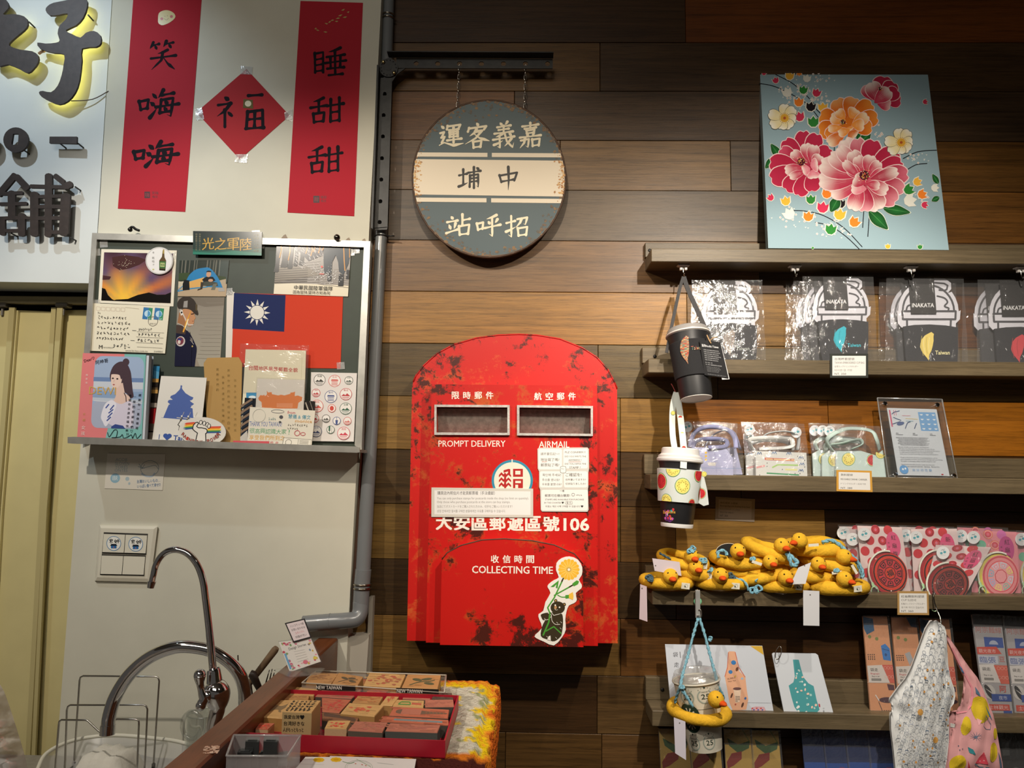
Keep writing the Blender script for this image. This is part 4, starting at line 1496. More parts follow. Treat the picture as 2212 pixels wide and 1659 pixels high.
m.tube([c+Vector((math.cos(a)*.0142,math.sin(a)*.0142,0))for a in(2*math.pi*k/20 for k in range(20))],0.0014,6,closed=True)
m.tube([c+Vector((.012,-.006,0)),c+Vector((.03,-.008,-.001))],.0016,6)
m.build('cable_tie',plain('black_plastic','#151515',0.4),pp,True)
# boxed conduit under the elbow
m=slab(M(),Pl(d=36),[(752,1375),(797,1372),(790,1470),(746,1470)],36)
cdt=setp(m.build('wall_conduit',plain('conduit_paint','#a9a295',0.5),loc=P(770,1470,30)),'short cream conduit box directly below the pipe elbow','conduit')
m=M();slab(m,Pl(d=20),[(797,1290),(806,1290),(800,1460),(790,1460)],20)
m.build('side_strip',plain('conduit_side','#8a8478',0.5),cdt)

AP=Pl(d=42)
br=thing('slotted_bracket','black slotted steel bracket arm with an upright and bolted joint','bracket',P(812,495,34))

def slotted(name,quad,holes,thick,r=5.4):
  """metal strip with round through-holes, cut as cells"""
  m=M()
  q=[Vector(p)for p in quad]
  n=len(holes)
  lerp=lambda u,v:(q[0].lerp(q[1],u)).lerp(q[3].lerp(q[2],u),v)
  axis_len=(q[1]-q[0]).length
  us=[((Vector(h)-q[0]).dot((q[1]-q[0]).normalized()))/axis_len for h in holes]
  cuts=[0]+[(us[i]+us[i+1])/2 for i in range(n-1)]+[1]
  K=12
  for i in range(n):
    u0,u1=cuts[i],cuts[i+1]
    cor=[lerp(u0,0),lerp(u1,0),lerp(u1,1),lerp(u0,1)]
    c=Vector(holes[i])
    out=[]
    for s_ in range(4):
      a,b=cor[s_],cor[(s_+1)%4]
      for k in range(K//4):out.append(a.lerp(b,k/(K//4)))
    inn=[]
    for p in out:
      d=(p-c).normalized()
      inn.append(c+d*r)
    fo=[m.vert(AP.at(p.x,p.y))for p in out];fi=[m.vert(AP.at(p.x,p.y))for p in inn]
    bi=[m.vert(AP.at(p.x,p.y,-thick))for p in inn];bo=[m.vert(AP.at(p.x,p.y,-thick))for p in out]
    for k in range(K):
      j=(k+1)%K
      m.f.append([fo[k],fo[j],fi[j],fi[k]]);m.f.append([fi[k],fi[j],bi[j],bi[k]]);m.f.append([bo[j],bo[k],bi[k],bi[j]]);m.f.append([fo[j],fo[k],bo[k],bo[j]])
  return m.build(name,BLACKM,br)

slotted('arm',[(856,125),(1194,127),(1194,148),(856,147)],[(899,137),(945.5,137.5),(992.7,137.5),(1040,137.5),(1087.6,137.5),(1135,137.5),(1182.8,137.5)],3)
slotted('upright',[(847,168),(837,490),(809,492),(822,168)],[(831,203),(828.5,249),(827,295),(825,342),(823.5,388),(821.6,435),(820,480)],3,4.6)
m=M()
a0,a1=AP.at(840,124.5),AP.at(1195,126.5)
f=Vector((0,-.024,0));t=Vector((0,0,.002))
m.prism([a0,a1,a1+f,a0+f],[a0+t,a1+t,a1+f+t,a0+f+t]);m.build('flange',BLACKM,br)
m=slab(M(),Pl(d=58),[(814,140),(818,140),(805,494),(801,492)],16);m.build('flange',BLACKM,br)
m=slab(M(),Pl(d=40),[(809,488),(838,488),(836,496),(811,497)],3);m.build('end_plate',BLACKM,br)
m=slab(M(),Pl(d=45.5),circ(839.3,146,20),3);slab(m,Pl(d=46),circ(839.3,145.5,6.5,16),2)
m.build('joint_disc',BLACKM,br)
m=M()
for k in range(14):
  an=2*math.pi*k/14
  slab(m,Pl(d=46),circ(839.3+16.3*math.cos(an),146+16.3*math.sin(an),1.3,8),0.4)
setp(m.build('index_dots',plain('black_hole','#0c0c0c',0.9),br),kind='stuff')
BOLT=plain('brass_bolt','#c9b98a',0.2,1.0)
for x,y in((828,133.5),(851,157)):
  m=M();m.ball(P(x,y,48),(.004,.003,.004),12);m.build('bolt',BOLT,br,True)
slab(M(),Pl(d=41),[(838,152),(876,147),(858,160),(846,178),(822,178)],3).build('gusset',BLACKM,br)

SIGNP=Pl(d=40)
scx,scy,srx,sry=1056.5,386,165.5,169.5

def chain(x0,y0,x1,y1,label):
  t=thing('hanging_chain',label,'chain',P(x1,y1,37),'chains of the round sign')
  a,b=P(x0,y0,40),P(x1,y1,37)
  n=9
  L=(b-a).length
  step=L/n
  d=(b-a).normalized()
  for k in range(n):
    c=a+d*step*(k+0.5)
    s_=Vector((0,1,0))if k%2 else Vector((1,0,0)).cross(Vector((0,1,0)))*0+Vector((1,0,0))
    hl=step*0.62
    pts=[]
    for q in range(12):
      an=2*math.pi*q/12
      pts.append(c+d*(math.cos(an)*hl)+s_*(math.sin(an)*0.0026))
    m=M();m.tube(pts,0.0008,5,closed=True);m.build('link',STEEL,t,True)
  return t

chain(992.5,141,988,231,'short steel chain at the left shoulder of the round sign')
chain(1135,141,1133,235,'short steel chain at the right shoulder of the round sign')

RUSTY_P=rusty('worn_print','#ffffff','#6a4a2c','#a8835a',worn=0.62,scale=6,rough=0.5,attr=True)
RUSTY_L=rusty('worn_lettering','#ffffff','#8a6a44','#e8d9b4',worn=0.78,scale=14,rough=0.5,attr=True)
EDGE=plain('rusty_edge','#5a4436',0.6,0.3,noise_amt=0.45,nscale=60,bump=0.3,bscale=150)
sg=thing('bus_stop_sign','round slate-blue tin bus stop sign with a cream band and nine characters','sign',P(scx,556,34))
m=slab(M(),SIGNP,circ(scx,scy,srx,72,sry),14);m.build('disc',EDGE,sg)
m=M()
pts=circ(scx,scy,srx,72,sry)
m.tube([SIGNP.at(x,y,-1)for x,y in pts],0.0022,6,closed=True);m.build('rolled_rim',EDGE,sg,True)
a=Art(SIGNP,0.2,0.05)
rr=random.Random(8)
a.ell(scx,scy,srx-2,sry-2,'#6a5038',72)
pl_=[]
for k in range(200):
  an=2*math.pi*k/200
  e=1-0.008-abs(rr.gauss(0,.008))-0.022*(0.5+0.5*math.sin(an*3+2))**2*(0.5+0.5*math.sin(an*17))
  pl_.append((scx+math.cos(an)*srx*e,scy+math.sin(an)*sry*e))
a.poly(pl_,'#46575d')

for k in range(420):
  an=rr.uniform(0,2*math.pi);e=1-abs(rr.gauss(0,.045))*(1.6 if math.sin(an*3+1)>.2 else .8)-.012
  s_=rr.uniform(.8,4.2)
  X,Y=scx+math.cos(an)*srx*e,scy+math.sin(an)*sry*e
  a.poly([(X+math.cos(q)*s_*rr.uniform(.5,1.3),Y+math.sin(q)*s_*rr.uniform(.4,1.1))for q in(0,.9,1.8,2.7,3.6,4.5,5.4)],rr.choice(('#5f4a36','#6f5538','#53483c','#7a5c36','#4d4a42')));a.z-=a.step
a.up()

def band(yl0,yr0,yl1,yr1,c,xa=None,xb=None,e=.985):
  """strip of the disc between two slightly sloping lines"""
  def pt(side,y):return(scx+side*srx*e*math.sqrt(max(0,1-((y-scy)/(sry*e))**2)),y)
  k=8
  L=[pt(-1,yl0+(yl1-yl0)*i/k)for i in range(k+1)]if xa is None else[(xa,yl0+(xa-891)/331*(yr0-yl0)),(xa,yl1+(xa-891)/331*(yr1-yl1))]
  R=[pt(1,yr0+(yr1-yr0)*i/k)for i in range(k+1)]if xb is None else[(xb,yl0+(xb-891)/331*(yr0-yl0)),(xb,yl1+(xb-891)/331*(yr1-yl1))]
  a.poly(L+R[::-1],c)

CR='#ded2bd'
band(329.5,331.5,338.5,340.5,CR,None,1053);band(329.5,331.5,338.5,340.5,CR,1062.5,None)
band(344,347.5,420.5,425,CR)
band(427,430,436,439.3,CR,None,1051);band(427,430,436,439.3,CR,1061,None)
for side in(-1,1):
  for k in range(130):
    y=rr.uniform(331,439)
    if 340.6<y<345 or 424<y<428:continue
    e=scx+side*(srx*.985*math.sqrt(1-((y-scy)/sry)**2)-abs(rr.gauss(0,7)))
    s_=rr.uniform(.8,3.2)
    if 345<y<422 or s_<1.6:
      a.poly([(e+math.cos(q)*s_*rr.uniform(.5,1.3),y+math.sin(q)*s_*rr.uniform(.4,1))for q in(0,1.2,2.4,3.6,4.8)],rr.choice(('#b8824a','#c79a5c','#a06c38','#d2ac70')));a.z-=a.step
a.build('painted_face',RUSTY_P,sg)
a=Art(SIGNP,1.0,0.02)
CL='#e6dcc0'
for ch,b in(('運',(948,267,1001,319)),('客',(1004,266,1057,321)),('義',(1063,265,1113,321)),('嘉',(1120,266,1171,320)),
       ('站',(964,463,1017,511)),('呼',(1028,462,1081,513)),('招',(1092,464,1143,513))):
  a=Art(SIGNP,1.0,0.02);a.brush(ch,*b,10.5,CL,0.07);a.build('painted_character',RUSTY_L,sg)
for ch,b in(('埔',(990,360,1039,408)),('中',(1073,360,1123,410))):
  a=Art(SIGNP,1.0,0.02);a.brush(ch,*b,11,'#141416',0.05);a.build('painted_character',RUSTY_L,sg)

# ------------------------------------------------------------------ red post box
REDT=rusty('red_tin','#c41c17','#4a1a12','#cc5a2a',worn=0.46,scale=8.0,rough=0.42)
REDT2=rusty('red_tin_panel','#bf1510','#47160f','#b8501f',worn=0.445,scale=7.0,rough=0.42)
pb=thing('post_box','tall red rusty wall post box with arched top and two letter slots','post box',P(1108,1398,60))
BP=Pl(d=60)
ol=[(892.5,825),(898.6,811),(915,789.6),(944,763.5),(980.5,744),(1029,730),(1077,723.6),(1123,722),(1161,724),(1209.6,732),(1258,751.5),(1289,771.5),(1313,798),(1329,828),(1333,840),
   (1334.5,1389.6),(879,1384),(890,838)]
slab(M(),BP,ol,60).build('back_plate',REDT,pb)
m=M();m.tube([BP.at(x,y)for x,y in ol[:15]],0.0016,6);m.build('raised_rim',REDT,pb,True)
PP=Pl(d=100)

def holed(name,outer,holes,pl,depth,hole_depth,mat):
  """panel with rectangular holes in one row: outer tl,tr,br,bl; holes likewise"""
  m=M()
  tl,tr,brr,bl=[Vector(p)for p in outer]
  F=lambda*ps:m.face([pl.at(*p)for p in ps])
  hs=[[Vector(p)for p in h]for h in holes]
  F(tl,tr,hs[-1][1],*[h for hh in reversed(hs)for h in((hh[1],hh[0])if hh is not hs[-1]else(hh[0],))])
  F(hs[0][3],*[h for hh in hs for h in((hh[3],hh[2])if hh is not hs[0]else(hh[2],))],brr,bl)
  F(tl,hs[0][0],hs[0][3],bl)
  F(hs[-1][1],tr,brr,hs[-1][2])
  for a_,b_ in zip(hs,hs[1:]):F(a_[1],b_[0],b_[3],a_[2])
  q=[tl,tr,brr,bl]
  for k in range(4):
    a_,b_=q[k],q[(k+1)%4]
    m.face([pl.at(*b_),pl.at(*a_),pl.at(a_.x,a_.y)+Vector((0,depth,0)),pl.at(b_.x,b_.y)+Vector((0,depth,0))])
  for h in hs:
    for k in range(4):
      a_,b_=h[k],h[(k+1)%4]
      m.face([pl.at(*a_),pl.at(*b_),pl.at(*b_)+Vector((0,hole_depth,0)),pl.at(*a_)+Vector((0,hole_depth,0))])
  return m.build(name,mat,pb)

h1=[(943,879),(1096,880),(1096,935),(943,934)]
h2=[(1122,880),(1276,882),(1276,937),(1122,935.5)]
holed('front_panel',[(933,830),(1290,833),(1291.5,1395.5),(920,1388)],[h1,h2],PP,0.04,0.034,REDT2)
SLV=plain('worn_silver','#cfcbc7',0.4,0.2,noise_amt=0.35,nscale=120,bump=0.4,bscale=300)
FLAP=plain('slot_flap','#8d857c',0.4,0.35,noise_amt=0.4,nscale=120,bump=0.5,bscale=260)
for h,f in((h1,[(938.4,874),(1101,875),(1101,940),(938,939.4)]),(h2,[(1116.8,875),(1281,877),(1280.7,942),(1116.8,940.6)])):
  sp2=Pl(d=106)
  m=M()
  fo=[m.vert(sp2.at(*p))for p in f];fi=[m.vert(sp2.at(*p))for p in h]
  bo=[m.vert(PP.at(*p))for p in f];bi=[m.vert(PP.at(p[0],p[1],-3))for p in h]
  for k in range(4):
    j=(k+1)%4
    m.f.append([fo[k],fo[j],fi[j],fi[k]]);m.f.append([fo[j],fo[k],bo[k],bo[j]]);m.f.append([fi[k],fi[j],bi[j],bi[k]])
  fr=m.build('slot_frame',SLV,pb)
  m=M()
  t=[PP.at(p[0],p[1])for p in h]
  m.prism([t[0]+Vector((0,.014,-.002)),t[1]+Vector((0,.014,-.002)),t[2]+Vector((0,.030,0)),t[3]+Vector((0,.030,0))],
      [t[0]+Vector((0,.016,-.002)),t[1]+Vector((0,.016,-.002)),t[2]+Vector((0,.032,0)),t[3]+Vector((0,.032,0))])
  m.build('flap',FLAP,fr)
LP=Pl(d=124)
lo_=[(950.4,1393),(954.5,1209),(966,1194),(995,1178.6),(1040.8,1166.6),(1089,1164),(1149,1168),(1197.5,1177.4),(1241,1196.7),(1259,1218.4),(1260.5,1398)]
slab(M(),LP,lo_,24.5).build('lower_door',REDT2,pb)
m=M();m.tube([LP.at(x,y,-.5)for x,y in lo_[1:10]],0.0012,6);m.build('door_edge',EDGE,pb,True)
WORN=rusty('worn_white','#ffffff','#b2201a','#e8c4a0',worn=0.575,scale=16,rough=0.5,attr=True)
a=Art(PP,0.15,0.02)
Wt='#ebe4da'
for t,x0,y in(('限時郵件',984,854),('航空郵件',1162,856)):
  a=Art(PP,0.15,0.02)
  for k,ch in enumerate(t):a.txt(ch,x0+k*24.5,y,Wt,w=16.5,h=16.5,bold=.022);a.z-=a.step
  a.build('lettering',WORN,pb)
a=Art(PP,0.15,0.02)
a.txt('PROMPT DELIVERY',1019.5,958.3,Wt,w=145,h=14,bold=.012);a.build('lettering',WORN,pb);a=Art(PP,0.15,0.02)
a.txt('AIRMAIL',1197,960,Wt,w=66,h=14,bold=.012);a.build('lettering',WORN,pb);a=Art(PP,0.15,0.02)
for k,ch in enumerate('大安區郵遞區號'):a.txt(ch,959+k*38.6,1128.5+k*.5,Wt,w=36,h=34,bold=.035);a.z-=a.step
a.txt('106',1245,1133,Wt,w=56,h=29,bold=.03)
a.build('lettering',WORN,pb)
a=Art(PP,0.15,0.03)
a.ell(1106.6,1038,44.6,44.6,'#2d86a4',40);a.ell(1106.6,1038,39.5,39.5,'#e4dccb',40)
a.rect(1105,992,1107.5,999,'#e4dccb')
R2='#ac1f1e'
Z=lambda p:zq(p,4.148,860,700)
a.poly(Z([(945,1310),(990,1297),(1005,1300),(1005,1345),(985,1345),(985,1320),(945,1332)]),R2)
for k in range(3):
  y=1325+k*45
  a.poly(Z([(903,y+28),(925,y+2),(945,y+22),(957,y+4),(970,y+22),(988,y+4),(1012,y+28),(1012,y+48),(988,y+26),(970,y+46),(957,y+28),(945,y+46),(925,y+26),(903,y+50)]),R2)
a.poly(Z([(950,1340),(968,1340),(968,1470),(950,1470)]),R2)
a.poly(Z([(1030,1297),(1118,1297),(1118,1368),(1030,1368)]),R2);a.poly(Z([(1050,1315),(1096,1315),(1096,1348),(1050,1348)]),'#e4dccb')
a.poly(Z([(1030,1388),(1118,1388),(1118,1470),(1030,1470)]),R2);a.poly(Z([(1050,1405),(1100,1405),(1100,1425),(1050,1425)]),'#e4dccb')
a.poly(Z([(1050,1440),(1075,1440),(1075,1470),(1050,1470)]),'#e4dccb')
a.build('post_emblem',RUSTY_P if False else PRINT,pb)
a=Art(LP,0.15,0.02)
for k,ch in enumerate('收信時間'):a.txt(ch,1069+k*25.4,1207.5+k*.2,Wt,w=17.5,h=17.5,bold=.025);a.z-=a.step
a.txt('COLLECTING TIME',1107,1231,Wt,w=175,h=16.5,rot=.6,bold=.02)
a.build('door_lettering',WORN,pb)

NQ=[(932,1053),(1151.7,1055.7),(1151.7,1118),(931.8,1116.7)]

def dr(a):
  a.fill('#cbc7be')
  a.q=None
  a.poly([(938.5,1059),(1146,1061.5),(1146,1112.5),(938.5,1111)],'#e2e1e0')
  a.txt('購買店內明信片才能買郵票喔（手法優獻）',1007,1065,'#2a2826',w=124,h=8)
  a.txt('You can only purchase stamps for postcards inside the shop (no limit on quantity).',1043,1077,'#85827e',w=198,h=6.5)
  a.txt('Only those who purchase postcards at the store can buy stamps.',1023,1085,'#85827e',w=158,h=6.5)
  a.txt('当店にてポストカードをご購入された方のみ、切手をご購入いただけます！',1025.5,1094,'#8a8783',w=163,h=6)
  a.txt('상점 안에서만 엽서를 구매한 분들에게만 우표를 구매하실 수 있습니다.',1018,1104,'#8a8783',w=148,h=6)

card('shop_notice','wide grey-edged notice in four languages taped across the post box','notice',Pl(d=102),NQ,1.8,'#cbc7be',dr)
SH=[(1161,970),(1164,967),(1269,966.5),(1272,970),(1272.5,1012),(1271,1020),(1271,1052),(1270,1056),(1271.5,1101),(1269,1105.5),(1171,1105),(1168,1101),(1167,1058),(1164.5,1052),(1164.5,1018),(1161.5,1012)]

def dr(a):
  w='#e6e5e2'
  for q in(rrect(1163.5,969.5,1214,1014,4),rrect(1217,969.5,1269.5,1012,4),rrect(1166.5,1018,1215,1053,4),rrect(1218,1018,1269,1053,4),rrect(1169.5,1058,1269.5,1102.5,4)):
    a.poly(q,w);a.z-=a.step
  a.up()
  k_='#33312f'
  for t,x,y,ww_ in(('請不要忘記～!',1188,980.5,40),('地址寫了嗎?',1188,993,40),('郵票貼了嗎?',1188,1004.5,40),('PLZ CONFIRM !!',1242.5,977,44),('DID YOU WRITE THE',1243,986,46),
            ('ADDRESS ?',1242,994,28),('DID YOU AFFIX THE',1243,1002,46),('STAMP ?',1242,1010,24),('확인해 주세요!',1192,1026,40),('주소를 썼나요?',1190,1036.5,38),
            ('우표를 붙였나요?',1192,1046,42),('ご確認を!',1239,1025.5,34),('住所書いてますか?',1243.5,1036,44),('切手貼りましたか?',1243.5,1045,44),
            ('一樓',1214,1060.5,10),('郵票可在櫃台購買!',1204,1070.5,54),('STAMPS ARE AVAILABLE FOR PURCHASE',1219.5,1079,84),('BY THE COUNTER ♥',1197,1086,42),('우표는 계산 시에 구매할 수 있습니다 ♥',1219,1094,82)):
    a.txt(t,x,y,k_,w=ww_,bold=.006);a.z-=a.step
  a.up()
  a.poly(rrect(1221,1082.5,1237,1090,3),'#8a8884');a.poly(rrect(1221.6,1083,1236.4,1089.4,3),w);a.txt('$15',1229,1086.3,k_,w=10)
  a.poly(rrect(1210,1007,1223,1022,3),'#7a7874');a.poly(rrect(1210.8,1007.8,1222.2,1021.2,3),w);a.scrawl(1213,1220,1013,4,k_,.5,2,3)
  a.line([(1170,997.5),(1181,997.5)],.8,'#c88078',None,0);a.line([(1228,997.8),(1255,997.5)],.8,'#c88078',None,0);a.ring(1238,1068.5,3.4,.6,k_);a.scrawl(1244,1258,1069.5,3,'#66625e',.5,4,5)

card('reminder_sticker','white three-tier sticker of hand-lettered stamp reminders below the airmail slot','sticker',Pl(d=102),SH,1.8,'#c9c6c0',lambda a:(setattr(a,'q',None),dr(a)))

SB=[(1535,672),(1610,700),(1650,770),(1645,840),(1620,880),(1645,925),(1640,960),(1592,1000),(1602,1060),(1578,1090),(1530,1112),(1508,1170),(1498,1240),(1502,1330),(1465,1400),(1395,1470),(1310,1437),
   (1235,1402),(1228,1375),(1290,1312),(1264,1235),(1258,1190),(1300,1160),(1320,1080),(1365,1000),(1340,950),(1347,922),(1395,885),(1440,860),(1416,800),(1420,730),(1465,688)]
SBp=[tuple(p)for p in crom(zq(SB,4.148,860,1040),2,True)]

def dr(a):
  Z=lambda p:zq(p,4.148,860,1040)
  c=lambda x,y:Z([(x,y)])[0]
  X,Y=c(1530,790)
  for k in range(16):
    an=2*math.pi*k/16
    a.ell(X+math.cos(an)*17.5,Y+math.sin(an)*17.5,6,4.6,'#f0b93c',8,rot=math.degrees(an));a.z-=a.step
  a.up()
  a.ell(X,Y,18,18,'#f3bd42',24)
  for k in range(16):
    an=2*math.pi*(k+.5)/16
    a.line([(X+math.cos(an)*4,Y+math.sin(an)*4),(X+math.cos(an)*21,Y+math.sin(an)*21)],.8,'#f9dc8c',None,0);a.z-=a.step
  a.up()
  for k in range(12):
    an=2*math.pi*k/12
    a.line([(X,Y),(X+math.cos(an)*6,Y+math.sin(an)*6)],.6,'#3a3020',None,0);a.z-=a.step
  a.up();a.ell(X,Y,3,3,'#f6efe0',10)
  G,Bn='#4d9a3a','#3d3424'
  a.line(Z([(1480,870),(1400,1040),(1340,1130),(1360,1180)]),3,G);a.line(Z([(1480,868),(1466,895)]),3,Bn)
  a.line(Z([(1400,1020),(1590,915)]),2.8,G);a.line(Z([(1535,945),(1570,925)]),2.8,Bn);a.poly(Z([(1560,915),(1600,885),(1622,895),(1612,920),(1575,940)]),G)
  a.poly(Z([(1365,945),(1440,885),(1428,960),(1412,950),(1420,920),(1395,945)]),G)
  a.curve(Z([(1430,1018),(1465,1035),(1500,1035)]),2,G);a.poly(Z([(1498,1018),(1535,1015),(1538,1045),(1500,1050)]),G);a.poly(Z([(1530,1010),(1565,990),(1572,1030),(1566,1062),(1530,1045)]),'#f0c04a')
  a.ell(*c(1412,1068),3.6,3.6,Bn,12);a.ell(*c(1412,1068),1.8,1.8,'#c8a060',8);a.ell(*c(1488,1102),3.8,3.8,Bn,12);a.ell(*c(1488,1102),1.8,1.8,'#c8a060',8)
  a.ell(*c(1430,1130),15.5,13.5,Bn,24)
  a.poly([tuple(p)for p in crom(Z([(1370,1170),(1440,1185),(1470,1190),(1478,1260),(1468,1350),(1455,1390),(1400,1430),(1340,1415),(1280,1385),(1290,1300),(1325,1230),(1350,1190)]),3,True)],Bn)
  a.poly([tuple(p)for p in crom(Z([(1282,1190),(1340,1175),(1370,1200),(1340,1240),(1300,1240),(1284,1215)]),3,True)],Bn)
  a.line(Z([(1365,1165),(1395,1200),(1448,1185)]),1.1,'#e9e6dc');a.curve(Z([(1375,1210),(1380,1250),(1410,1280),(1450,1280)]),1,'#e9e6dc');a.curve(Z([(1345,1180),(1375,1200),(1345,1235),(1310,1240)]),1,'#e9e6dc')
  a.ell(*c(1410,1128),3,4,'#b98d60',8);a.ell(*c(1408,1108),1.8,1.8,'#f3efe4',8);a.ell(*c(1446,1127),1.8,1.8,'#f3efe4',8);a.curve(Z([(1402,1140),(1415,1152),(1430,1148)]),.7,'#e9e6dc')
  a.line(Z([(1360,1180),(1350,1260),(1300,1375)]),3.4,G);a.line(Z([(1325,1340),(1395,1300),(1460,1360)]),2.6,G)
  for x,y in((1310,1225),(1420,1260),(1455,1255),(1330,1385),(1410,1395),(1450,1310)):a.line(Z([(x,y),(x+12,y+12)]),.7,'#e9e6dc')
  a.poly(Z([(1335,1415),(1350,1385),(1365,1380),(1368,1425)]),'#ece9e2')

bs=card('bear_sticker','white die-cut sticker of a bear climbing a yellow dandelion stem','sticker',Pl(d=125.5),SBp,1.5,'#ece9e2',lambda a:(setattr(a,'q',None),dr(a)),GLOSSY)

# ------------------------------------------------------------------ shelves
SHX=1.75
shelves=[]
SG='#77684f'
for k,(xl,yt,yb,ry,sc)in enumerate(((1406.8,536.5,565,524,(1403.5,541)),(1400.5,775,805,750,(1414.7,770)),(1405,1024.5,1057.5,981,None),(1409,1276,1306.5,1222,None),(1409,1535,1569,1463,(1431,1490)))):
  zt=P(xl,yt,82).z;zb_=P(xl,yb,82).z;xw=P(xl,yt,82).x;zr=P(xl,ry,16).z
  lab=('top wooden wall shelf, holding the flower painting','wooden wall shelf holding the black cup-sleeve packs','wooden wall shelf holding the fruit-print drink pouches',
     'wooden wall shelf holding the yellow felt duck rings','lowest wooden wall shelf, holding two white cards')[k]
  t=thing('wall_shelf',lab,'shelf',Vector((xw,-0.04,zb_)),'wooden wall shelves')
  m=M().cbox((xw,-0.082,zb_),(SHX,-0.0,zt),0.0012);m.v=[v-Vector((1.0,0,zt))for v in m.v]
  o=m.build('board',SHELFW,color=SG);o.parent=t;o.location=Vector((1.0,0,zt))-t.location
  m=M().cbox((xw-0.002,-0.016,zt),(SHX,-0.0,zr),0.001);m.v=[v-Vector((1.0,0,zt))for v in m.v]
  o=m.build('back_rail',SHELFW,color=SG);o.parent=t;o.location=Vector((1.0,0,zt))-t.location
  if sc:
    m=M();m.ball(P(sc[0],sc[1],16),(.004,.002,.004),10);m.build('screw',plain('black_screw','#111111',0.5),t,True)
  shelves.append((zt,zb_))

def shelf_d(i,px,d):
  """plane standing on shelf i at depth d"""
  return Pl(px,900,d)

# flower painting leaning on the top shelf
CQ_=[(1641.6,151),(2003.5,153.8),(2049.8,540),(1659.6,536)]
cp=Pl(1850,540,80,lean=10.5)
cvs=thing('flower_painting','pale blue canvas of red and orange peonies leaning on the top shelf','painting',base_of(cp,CQ_))
m=M().color('#93a6aa')
fr=[cp.at(*p)for p in CQ_]
m.prism(fr,[p-cp.n*0.016 for p in fr]);m.build('canvas',printm('canvas_cloth',0.8,0.15,0.2,700),cvs)
a=Art(cp,0.1,0.0012)
Z=lambda p:zq(p,3.606,1600,120)
z1=lambda x,y:Z([(x,y)])[0]
a.poly([(CQ_[0][0]+.5,CQ_[0][1]+.5),(CQ_[1][0]-.5,CQ_[1][1]+.5),(CQ_[2][0]-.5,CQ_[2][1]-.5),(CQ_[3][0]+.5,CQ_[3][1]-.5)],'#8ba3ab')
rr=random.Random(21)
for pts in([(272,148),(400,215),(500,300),(570,375)],[(145,218),(260,240),(400,305),(520,380),(610,490)],[(400,1208),(500,1212),(640,1245),(800,1340),(945,1490)],
      [(582,1300),(700,1330),(820,1410),(925,1510)],[(958,1215),(950,1340)],[(1000,1262),(990,1410)],[(1265,803),(1380,750),(1525,738)],[(1300,887),(1370,850),(1450,842)],[(560,390),(620,450)],[(730,700),(728,760)]):
  a.curve(Z(pts),1.9,'#1a1c20')
for(cx,cy,sx,sy,n)in((430,300,150,110,60),(600,350,120,60,26),(1080,620,45,50,14),(1380,800,90,40,16),(420,1240,160,70,34),(700,1360,150,60,40),(1380,1100,100,50,14),(640,180,90,60,14)):
  for k in range(n):
    x,y=rr.gauss(cx,sx*.55),rr.gauss(cy,sy*.6)
    if not(235<x<1560 and 130<y<1500):continue
    X,Y=z1(x,y)
    if k%2:
      for q in range(5):
        an=2*math.pi*q/5
        a.ell(X+math.cos(an)*1.5,Y+math.sin(an)*1.5,1.15,1.15,'#d8d6cc',6);a.z-=a.step
      a.up();a.ell(X,Y,.9,.9,'#a8485a',6);a.z-=a.step
    else:
      a.poly([(X-1.9,Y-1.2),(X,Y-.2),(X+1.7,Y-1.6),(X+1,Y+1.4),(X-.8,Y+1.6)],'#ced2cc');a.z-=2*a.step
  a.up()

def bud(x,y,c,s=1.0,rot=0):
  s *= .86
  X,Y=z1(x,y)
  pts=[(-11,-8),(-5,-5),(0,-12),(5,-5),(11,-9),(10,4),(4,10),(-4,10),(-10,4)]
  cr,sr=math.cos(math.radians(rot)),math.sin(math.radians(rot))
  T=lambda k:[(X+(px*cr-py*sr)*k*s,Y+(px*sr+py*cr)*k*s)for px,py in pts]
  a.poly(T(1.15),'#d9d6c8');a.poly(T(.95),c)

PK,YE,GR,OR,BK_,WH='#c2314f','#e0a83a','#2d7a32','#e07a28','#1c1518','#d8d6ca'
for x,y,c,s_,ro in((180,140,PK,.5,40),(455,142,OR,.6,180),(272,195,PK,.75,-20),(380,160,YE,1,10),(515,180,WH,.8,10),(487,270,GR,1,10),(590,292,PK,1,20),(360,288,WH,1,-20),(452,365,OR,1.1,0),
            (545,400,BK_,1.15,10),(638,405,YE,1.1,0),(458,478,PK,1.15,-15),(565,518,GR,1.3,0),(1436,362,PK,.6,80),(1375,985,YE,1,70),(1308,1045,GR,1.25,60),(1412,1083,OR,1.1,70),(1318,1130,WH,1.3,80),
            (1432,1165,PK,.8,100),(1512,1032,WH,.8,90),(350,1135,YE,1.1,-10),(545,1123,GR,1.1,0),(670,1078,OR,1.15,20),(638,1185,PK,1.35,10),(778,1155,BK_,1.1,0),(770,1240,YE,1.35,10),
            (375,1235,WH,1.2,-30),(525,1255,OR,1.2,10),(885,1298,OR,1.25,40),(700,1355,GR,1.3,10),(232,1108,PK,.8,-40),(1145,1488,YE,.6,0),(1395,1492,GR,.6,0),(560,1500,GR,.3,0)):
  bud(x,y,c,s_,ro)

